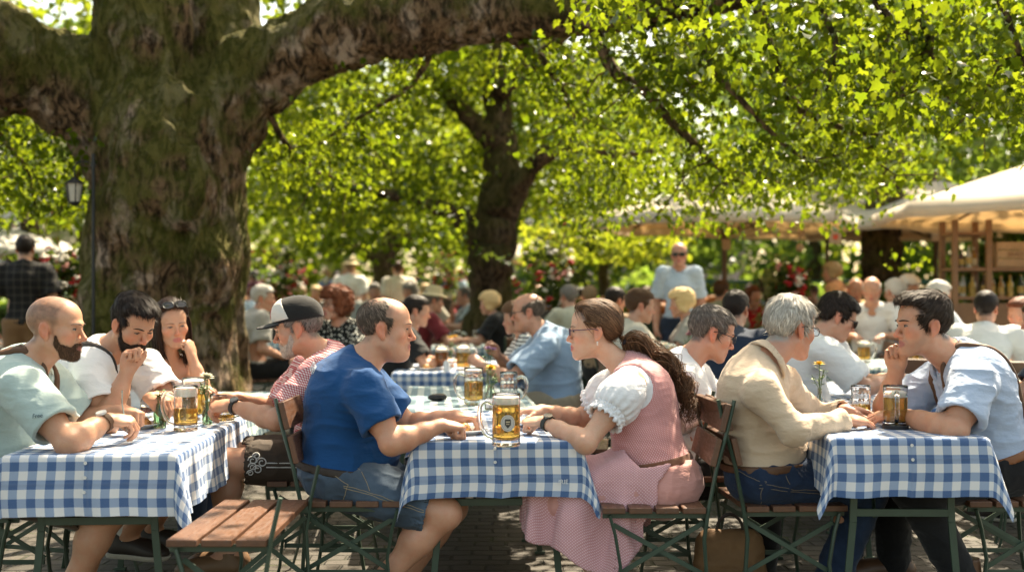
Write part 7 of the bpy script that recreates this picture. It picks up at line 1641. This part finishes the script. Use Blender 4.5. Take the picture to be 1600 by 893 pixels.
        for k in range(44):
            mb.cur = int(rg.choice((0, 0, 1, 1, 2))); c = rg.normal(0, 1, 3) * A(.20, .15, .24) * hh * 1.5 + A(0, -.10, zc); s = rg.uniform(.022, .045)
            for q in range(5): mb.sphere(c + rg.normal(0, s * .5, 3), s * .7, 6, (1, 1, .6))
        tag(mb.build('blossoms', mats, r, auto=False), kind='stuff'); mb = MB()
        for k in range(9): e = rg.normal(0, .16, 3) * A(1, .6, 0) + A(0, 0, zc + hh * rg.uniform(.4, .75)); mb.tube([(0, 0, zc), lerp(A(0, 0, zc), e, .6) + rg.normal(0, .02, 3), e], .005, 5)
        mb.build('twigs', mat_plain('twig_red', (.20, .09, .05), .8), r)
ground(); big_tree(); forest(); stalls()
# ------------------------------------------------------------------ the other guests
PROTO = {}
def V3(*p): return {k: A(*v) for k, v in p}
def seated(lean=.12, arms='table', female=False, tw=0.):
    k = .92 if female else 1.; J = dict(hip=A(0, 0, .56), neck=A(0, lean, 1.05), head=A(tw * .3, lean + .075, 1.205), shR=A(.195 * k, lean - .0, 1.0), shL=A(-.195 * k, lean - .0, 1.0), knR=A(.12, .44, .55), knL=A(-.12, .44, .55), anR=A(.13, .42, .09), anL=A(-.13, .40, .09))
    if arms == 'table': J.update(elR=A(.29 * k, lean + .14, .78), elL=A(-.29 * k, lean + .14, .78), wrR=A(.14, .42, .80), wrL=A(-.12, .43, .80)); hd = dict(handR=((-.35, 1, 0), (0, 0, 1), 'rest'), handL=((.35, 1, 0), (0, 0, 1), 'rest'))
    elif arms == 'chin': J.update(elR=A(.24, lean + .20, .77), elL=A(-.29 * k, lean + .14, .78), wrR=A(.08, lean + .22, 1.02), wrL=A(-.02, .42, .80)); hd = dict(handR=((-.15, -.1, 1), (.3, .9, 0), 'fist'), handL=((.5, 1, 0), (0, 0, 1), 'rest'))
    else: J.update(elR=A(.25 * k, lean - .02, .74), elL=A(-.25 * k, lean - .02, .74), wrR=A(.17, lean + .2, .66), wrL=A(-.17, lean + .2, .66)); hd = dict(handR=((-.2, 1, -.1), (0, 0, 1), 'rest'), handL=((.2, 1, -.1), (0, 0, 1), 'rest'))
    return J, hd
def standing(arms='down'):
    J = dict(hip=A(0, 0, .93), neck=A(0, -.02, 1.47), head=A(0, .045, 1.625), shR=A(.195, -.0, 1.41), shL=A(-.195, -.0, 1.41), elR=A(.27, -.04, 1.13), elL=A(-.27, -.04, 1.13), wrR=A(.27, .04, .88), wrL=A(-.27, .04, .88), knR=A(.10, .03, .50), knL=A(-.10, .03, .50), anR=A(.11, -.02, .09), anL=A(-.11, .02, .09))
    hd = dict(handR=((0, .15, -1), (1, 0, 0), 'rest'), handL=((0, .15, -1), (-1, 0, 0), 'rest'))
    if arms == 'bent': J.update(wrR=A(.16, .24, 1.10), wrL=A(-.16, .24, 1.10)); hd = dict(handR=((-.3, 1, .1), (0, 0, 1), 'rest'), handL=((.3, 1, .1), (0, 0, 1), 'rest'))
    return J, hd

def proto(kind):
    W0 = mat_cloth('white_shirt', (.74, .73, .72)); T0 = mat_cloth('black_trousers', (.012, .012, .013)); hm = hair_mat('hair_far', (.04, .025, .018), .6)
    base = dict(face=(0, 1, -.12), slouch=.05, skin=(.55, .29, .185), nobrow=1)
    if kind == 'm_short': J, hd = seated(.12); g = dict(base, **hd); hair = dict(style='short', t=.010, top=.008, mat=hm)
    elif kind == 'm_chin': J, hd = seated(.16, 'chin'); g = dict(base, gw=1.05, gd=1.1, **hd); hair = dict(style='recede', t=.008, mat=hm)
    elif kind == 'm_bald': J, hd = seated(.10); g = dict(base, gw=1.1, gd=1.15, belly=.4, **hd); hair = dict(style='ring', t=.007, mat=hm)
    elif kind == 'm_rest': J, hd = seated(.02, 'lap'); g = dict(base, gw=1.05, face=(.5, 1, -.05), **hd); hair = dict(style='short', t=.010, top=.008, mat=hm)
    elif kind == 'w_bob': J, hd = seated(.12, 'table', True); g = dict(base, female=1, gw=.95, w=.97, neck=.047, arm=.9, hsz=.9, nose=.88, **hd); hair = dict(style='full', t=.020, top=.014, back=.014, mat=hm, rough=.014)
    elif kind == 'w_long': J, hd = seated(.06, 'table', True); g = dict(base, female=1, gw=.92, w=.97, neck=.046, arm=.88, hsz=.9, nose=.88, face=(-.4, 1, -.05), **hd); hair = dict(style='full', t=.018, back=.02, mat=hm)
    elif kind == 's_man': J, hd = standing(); g = dict(base, face=(0, 1, -.05), slouch=0, **hd); hair = dict(style='short', t=.010, top=.008, mat=hm)
    elif kind == 's_man2': J, hd = standing('bent'); g = dict(base, gw=1.1, gd=1.15, belly=.3, face=(.3, 1, -.05), slouch=0, **hd); hair = dict(style='recede', t=.008, mat=hm)
    elif kind == 's_woman': J, hd = standing('bent'); g = dict(base, female=1, gw=.95, neck=.047, arm=.9, face=(-.3, 1, -.05), slouch=0, **hd); hair = dict(style='full', t=.018, back=.016, mat=hm)
    r = build_person('x', J, g, (0, 0, 0), shirt=dict(mat=W0, sleeve=.75, loose=1.2, collar=kind[0] != 'w' and kind != 's_woman', o=.014, hem=-.02, wr=.008, ws=7), trousers=dict(mat=T0, waist=.1), hair=hair, h=.0095, hc=.011, hi=False)
    sh = mat_plain('dark_shoe', (.030, .022, .018), .5)
    for sd in 'RL': shoe(r['B'], sd, r['root'], sh, mat_plain('sole', (.45, .42, .36), .7))
    PROTO[kind] = [r['root'], r['B'], False]

def setmat(o, m):
    o.material_slots[0].link = 'OBJECT'; o.material_slots[0].material = m
def guest(kind, label, px, py, d, rz, shirt, hair=None, trousers=None, group='guests in the crowd', smin_=.90, smax_=1.16):
    if kind not in PROTO: proto(kind)
    P = PROTO[kind]; o = P[0] if not P[2] else copy_tree(P[0]); P[2] = True; Hl = P[1].J['head']; p = W(px, py, d); s = min(max(p[2] / Hl[2], smin_), smax_); a = math.radians(rz)
    x, y = Hl[0] * s, Hl[1] * s; o.location = (p[0] - (x * math.cos(a) - y * math.sin(a)), d - (x * math.sin(a) + y * math.cos(a)), 0); o.rotation_euler = (0, 0, a); o.scale = (s, s, s); tag(o, label, 'person', group)
    for ch in o.children:
        n = ch.name.split('.')[0]
        if n == 'shirt': setmat(ch, shirt)
        elif n == 'hair' and hair: setmat(ch, hair)
        elif n == 'trousers' and trousers: setmat(ch, trousers)
    return o
def cl(col): return mat_cloth('cloth_%d_%d_%d' % tuple(int(x * 100) for x in col), col)
def hc_(n): return {'white': hair_mat('hair_white_far', (.58, .54, .48), .3), 'grey': hair_mat('hair_grey_far', (.20, .18, .16), .4), 'blond': hair_mat('hair_blond', (.50, .35, .17), .4), 'brown': hair_mat('hair_brown_far', (.09, .045, .022), .5), 'dark': hair_mat('hair_dark_far', (.022, .015, .012), .5), 'red': hair_mat('hair_red', (.17, .055, .025), .5), 'sand': hair_mat('hair_sand', (.26, .17, .09), .4)}[n]

def crowd():
    wht, gry, blk, navy, ltb, crm = cl((.74, .73, .71)), cl((.38, .36, .32)), cl((.015, .015, .015)), cl((.02, .03, .055)), cl((.45, .54, .63)), cl((.62, .56, .46))
    # ---- floral woman, built with her face
    J, hd = seated(.06, 'table', True); g = dict(face=(.45, 1, .02), slouch=.03, female=1, gw=1.08, gd=1.1, w=1.04, neck=.05, arm=1., hsz=.9, smile=1, skin=(.56, .29, .19), lip=(.45, .12, .11), brow=(.10, .05, .03), **hd)
    t = NT('floral_print'); vo = t.n('ShaderNodeTexVoronoi'); t.l(t.coord(38), vo.inputs['Vector']); vo.inputs['Scale'].default_value = 1; c = t.ramp(vo.outputs['Distance'], [(.28, (.62, .60, .52)), (.40, (.012, .013, .012))]); fl = t.bsdf(c, .85, None, .2)
    r = build_person('red-haired woman with glasses in a black floral blouse facing the viewer', J, g, (0, 0, 0), shirt=dict(mat=fl, sleeve=.8, loose=1.2, o=.014, hem=-.02, name='blouse', wr=.007), trousers=dict(mat=blk, waist=.1), hair=dict(style='full', t=.026, top=.022, back=.02, rough=.02, curly=.026, mat=hc_('red'), n=2200, ln=.03, wd=.004, lift=.3, scurl=.4), h=.0065, hc=.009)
    glasses(r['B'], r['root'], 'clear', (.10, .03, .02)); P = W(524, 476, 9.0); s = P[2] / 1.205; a = math.radians(150); hl = J['head'] * s
    r['root'].location = (P[0] - (hl[0] * math.cos(a) - hl[1] * math.sin(a)), 9.0 - (hl[0] * math.sin(a) + hl[1] * math.cos(a)), 0); r['root'].rotation_euler = (0, 0, a); r['root'].scale = (s,) * 3
    # ---- man standing with sunglasses
    J, hd = standing(); J.update(shR=A(.165, 0, 1.42), shL=A(-.165, 0, 1.42), elR=A(.225, -.04, 1.13), elL=A(-.225, -.04, 1.13), wrR=A(.23, .04, .88), wrL=A(-.23, .04, .88)); g = dict(face=(.1, 1, -.03), slouch=0, gw=.9, gd=1.1, belly=.25, w=1.0, neck=.06, skin=(.56, .28, .18), nobrow=1, scalp=(.4, (.25, .2, .17), HAIRLINE['ring']), **hd)
    r = build_person('bald man in sunglasses and a pale blue polo shirt standing behind the seated guests', J, g, (0, 0, 0), shirt=dict(mat=ltb, sleeve=.8, loose=1.1, o=.012, hem=-.10, collar=1, wr=.007), trousers=dict(mat=navy, waist=.1), hair=dict(style='ring', t=.003, mat=hc_('grey'), n=600), h=.0065, hc=.009)
    glasses(r['B'], r['root'], 'dark', (.015, .015, .015), 'sunglasses'); P = W(1061, 397, 12.2); s = P[2] / J['head'][2]; hl = J['head'] * s; a = math.radians(176)
    r['root'].location = (P[0] - (hl[0] * math.cos(a) - hl[1] * math.sin(a)), 12.2 - (hl[0] * math.sin(a) + hl[1] * math.cos(a)), 0); r['root'].rotation_euler = (0, 0, a); r['root'].scale = (s,) * 3
    for sd in 'RL': shoe(r['B'], sd, r['root'], mat_plain('dark_shoe', (.03, .022, .018), .5), mat_plain('sole', (.45, .42, .36), .7))
    # ---- dark checked shirt, standing left
    t = NT('dark_check'); sp = t.n('ShaderNodeSeparateXYZ'); t.l(t.coord(1), sp.inputs[0]); f = lambda q: t.math('LESS_THAN', t.math('FRACT', t.math('DIVIDE', q, .07)), .22); c = t.mix(t.math('MULTIPLY', t.math('ADD', f(sp.outputs[0]), f(sp.outputs[2])), .5), (.014, .013, .014), (.06, .055, .045)); dk = t.bsdf(c, .85, None, .2)
    guest('s_man', 'dark-haired man in a black checked shirt standing with his back turned at the far left', 40, 389, 11.4, 10, dk, hc_('dark'), cl((.20, .11, .05)))
    # ---- guests one can tell apart
    for kind, lab, px, py, d, rz, sh, hr in (
        ('m_short', 'dark-haired man in a black shirt just past the face of the man in blue', 652, 486, 8.9, -85, blk, 'dark'), ('m_rest', 'grey-haired man in a grey shirt seated with his back turned right of the big trunk', 412, 466, 11.2, -60, gry, 'white'),
        ('w_bob', 'blond woman in a black top bent over the distant middle table', 764, 474, 12.9, 80, blk, 'blond'), ('m_chin', 'man in a grey-blue shirt seated beside the middle tree trunk', 724, 462, 17., 100, cl((.30, .36, .40)), 'grey'), ('w_bob', 'woman in a striped top with her hand at her mouth behind the balding man', 806, 497, 8.4, 95, stripe_mat(), 'brown'),
        ('m_short', 'sandy-haired man in a pale olive shirt right of the balding man', 888, 464, 12.6, 30, cl((.42, .42, .32)), 'grey'), ('m_short', 'sandy-haired man seated next to the olive shirt, partly hidden by the ponytail woman', 921, 465, 13.2, 10, cl((.46, .44, .36)), 'sand'), ('m_short', 'dark-haired man in brown seen over the head of the woman in pink', 962, 470, 10.9, -50, cl((.25, .17, .10)), 'dark'),
        ('m_short', 'broad man in a cream polo shirt facing right behind the woman in pink', 1001, 478, 8.3, -80, crm, 'brown'), ('w_bob', 'old woman with short blond hair and a grey patterned top below the standing man', 1064, 474, 10.4, 85, cl((.30, .28, .25)), 'blond'), ('m_short', 'dark-haired man in a navy shirt with his back turned behind the man with glasses', 1150, 484, 7.3, -25, navy, 'dark'),
        ('m_rest', 'brown-haired man in olive seated in front of the right bread counter', 1128, 456, 14, -20, cl((.30, .32, .22)), 'brown'), ('w_long', 'dark-haired woman in a red top facing the viewer in the distance', 1178, 462, 14.5, 178, cl((.40, .02, .02)), 'red'), ('m_bald', 'bald man in a yellow shirt left of the red-faced old man', 1337, 452, 13.5, 170, cl((.55, .42, .16)), 'grey'),
        ('m_bald', 'red-faced old man with white hair in a white shirt facing the viewer', 1362, 453, 11.5, 160, wht, 'white'), ('m_short', 'grey-haired guest in pale blue behind the head of the man with braces', 1397, 456, 12, 20, cl((.30, .42, .60)), 'white'), ('w_bob', 'white-haired woman in white right of the pale blue guest', 1421, 452, 12.6, 200, wht, 'white'), ('m_short', 'white-haired man in glasses and a light shirt before the bottle shelf', 1468, 462, 10.2, -70, cl((.62, .66, .72)), 'white'),
        ('m_short', 'dark-haired man in a white t-shirt with his back turned below the bottle shelf', 1541, 482, 8.2, -30, wht, 'dark'), ('w_long', 'auburn-haired woman with bare arms at the right edge of the garden', 1594, 490, 8.3, 95, cl((.55, .50, .46)), 'red'), ('m_short', 'guest in a navy shirt cut off by the right edge', 1625, 500, 6.4, 60, navy, 'brown'),
        ('s_woman', 'blond woman in an orange top standing by the flowers under the green fence', 1299, 425, 13.6, 60, cl((.62, .32, .14)), 'blond'), ('s_man', 'man in a white shirt and pale hat walking away in the middle distance', 548, 418, 20.5, -8, wht, 'sand'), ('s_man2', 'man in a cream t-shirt standing left of the middle trunk', 622, 420, 19, 25, crm, 'brown')):
        o = guest(kind, lab, px, py, d, rz, sh, hc_(hr), smax_=1.12)
        if 'hat' in lab or 'white-haired man in glasses' in lab: pass
    # the man in the straw hat
    o = guest('m_short', 'man in a pale straw hat and dark red shirt at the distant middle table', 678, 470, 12.2, -70, cl((.16, .02, .025)), hc_('grey')); straw_hat(o, 'm_short'); o = [x for x in COL.objects if x.get('label', '').startswith('man in a white shirt and pale hat')][0]; straw_hat(o, 's_man')
    # chairs and benches for those near enough to see
    for lab, px, d, rz, w in (('dark bench with a slatted back left of the man with braces', 1382, 9.4, 2.9, 1.1), ('dark bench behind the red-faced old man', 1352, 10.6, 3.0, 1.2), ('bench with a slatted back under the man in the white t-shirt', 1560, 7.6, 1.0, 1.2), ('bench at the right edge under the navy guest', 1640, 6.0, 2.6, 1.2), ('bench behind the sandy-haired men', 905, 12.2, 1.6, 1.6), ('chair under the broad man in the cream polo', 1000, 8.3, .1, .46), ('chair under the grey-haired man right of the big trunk', 408, 11.2, .5, .46), ('chair at the far left edge beside the dark checked shirt', 8, 8.6, .8, .46)):
        p = W(px, 470, d); make_chair(lab, (p[0], p[1], 0), rz, .47, w, 'benches and chairs farther back')
    # ---- farther rows
    rg = np.random.default_rng(31); pal = [((.74, .73, .71), 'white'), ((.45, .54, .63), 'pale blue'), ((.30, .03, .03), 'red'), ((.62, .56, .46), 'cream'), ((.03, .04, .07), 'navy'), ((.10, .03, .05), 'wine'), ((.35, .36, .33), 'grey'), ((.55, .42, .2), 'mustard'), ((.10, .16, .28), 'blue')]; hs = ['white', 'grey', 'blond', 'brown', 'dark', 'sand', 'red']
    spots = [(x, rg.uniform(17, 24)) for x in (392, 436, 468, 494, 505, 585, 640, 665, 702, 842, 868, 905, 1010, 1040, 1085, 1205, 1240, 1268, 1318, 1345, 1382, 1412, 1440, 1452, 1480)]; seen = {}
    kinds = ['m_short', 'm_bald', 'w_bob', 'm_rest', 'w_long', 'm_chin']; land = [(200, 'behind the big trunk'), (480, 'between the big trunk and the walkers'), (700, 'between the walkers and the middle trunk'), (890, 'right of the middle trunk'), (1060, 'by the bread counter'), (1230, 'right of the standing man in sunglasses'), (1400, 'in front of the thick right trunk'), (1700, 'by the bottle shelf')]
    for i, (x, d) in enumerate(spots):
        (c, cn), h, k = pal[rg.integers(0, 9)], hs[rg.integers(0, 7)], kinds[rg.integers(0, 6)]; where = [w for lim, w in land if x < lim][0]; key = (cn, h, where)
        while key in seen: (c, cn), h = pal[rg.integers(0, 9)], hs[rg.integers(0, 7)]; key = (cn, h, where)
        seen[key] = 1; guest(k, 'seated guest in %s with %s hair %s' % (cn, h, where), x, 453, d, rg.uniform(0, 360), cl(c), hc_(h), smax_=1.12)
    for i in range(26):
        x = rg.uniform(365, 735) if i < 20 else rg.uniform(60, 140); d = rg.uniform(24, 36); (c, cn), h, k = pal[rg.integers(0, 9)], hs[rg.integers(0, 7)], ('s_man', 's_man2', 's_woman')[i % 3]; where = 'far left beside the trunk' if x < 200 else 'far right of the big trunk' if x < 480 else 'around the far slim tree' if x < 640 else 'left of the middle trunk'; key = (cn, h, where, k)
        while key in seen: (c, cn), h = pal[rg.integers(0, 9)], hs[rg.integers(0, 7)]; key = (cn, h, where, k)
        seen[key] = 1; guest(k, '%s in %s with %s hair strolling %s' % ({'s_man': 'slim man', 's_man2': 'stout man', 's_woman': 'woman'}[k], cn, h, where), x, 424, d, rg.uniform(0, 360), cl(c), hc_(h), cl(((.03, .04, .07), (.3, .27, .2), (.015, .015, .015))[i % 3]), 'people strolling in the distance')
    # tables among the farther rows
    for i, (px, d, lab) in enumerate(((470, 14, 'distant table right of the big trunk'), (950, 14.8, 'distant table before the bread counter'), (1080, 8.9, 'table before the old woman with blond hair'), (1215, 11, 'table with mugs behind the man with glasses'), (1395, 9.2, 'table between the benches on the right'), (1520, 9.6, 'table in front of the bottle shelf'), (1610, 7.2, 'table beside the auburn-haired woman'))):
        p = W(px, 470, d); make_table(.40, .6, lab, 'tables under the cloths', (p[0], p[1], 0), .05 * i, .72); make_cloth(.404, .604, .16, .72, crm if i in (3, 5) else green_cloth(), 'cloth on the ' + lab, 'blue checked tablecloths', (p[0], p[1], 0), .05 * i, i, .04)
        for k in range(3):
            q = A(p[0] + (-.2, .05, .25)[k], p[1] + (.1, -.3, .2)[k], .725); make_mug('%s beer mug on the %s' % (('leftmost', 'middle', 'rightmost')[k], lab), q, k * 2., .18, .05, (.7, .5, .8)[k], .03, lo=True)
    p = W(1074, 520, 8.7); make_vase('vase with pink flowers before the old woman with blond hair', (p[0], p[1] , .725), .12, .03, 'pink', 51, (.8, .85, .6), 8, .14, 4)
def stripe_mat():
    t = NT('striped_top'); sp = t.n('ShaderNodeSeparateXYZ'); t.l(t.coord(1), sp.inputs[0]); return t.bsdf(t.mix(t.math('LESS_THAN', t.math('FRACT', t.math('DIVIDE', sp.outputs[2], .03)), .4), (.7, .68, .64), (.05, .04, .05)), .85, None, .2)
def straw_hat(o, kind):
    B = PROTO[kind][1]; mb = MB(); mb.lathe([(.15, .030), (.148, .036), (.098, .058), (.092, .075), (.088, .13), (.06, .142), (0, .140)], n=26); h = mb.build('hat', mat_plain('straw', (.55, .45, .26), .8, .2, 120), o); h.matrix_local = Matrix.Translation(B.J['head'] + B.HR @ A(0, -.012, .02)) @ Matrix(B.HR.tolist()).to_4x4()
crowd()
setup()
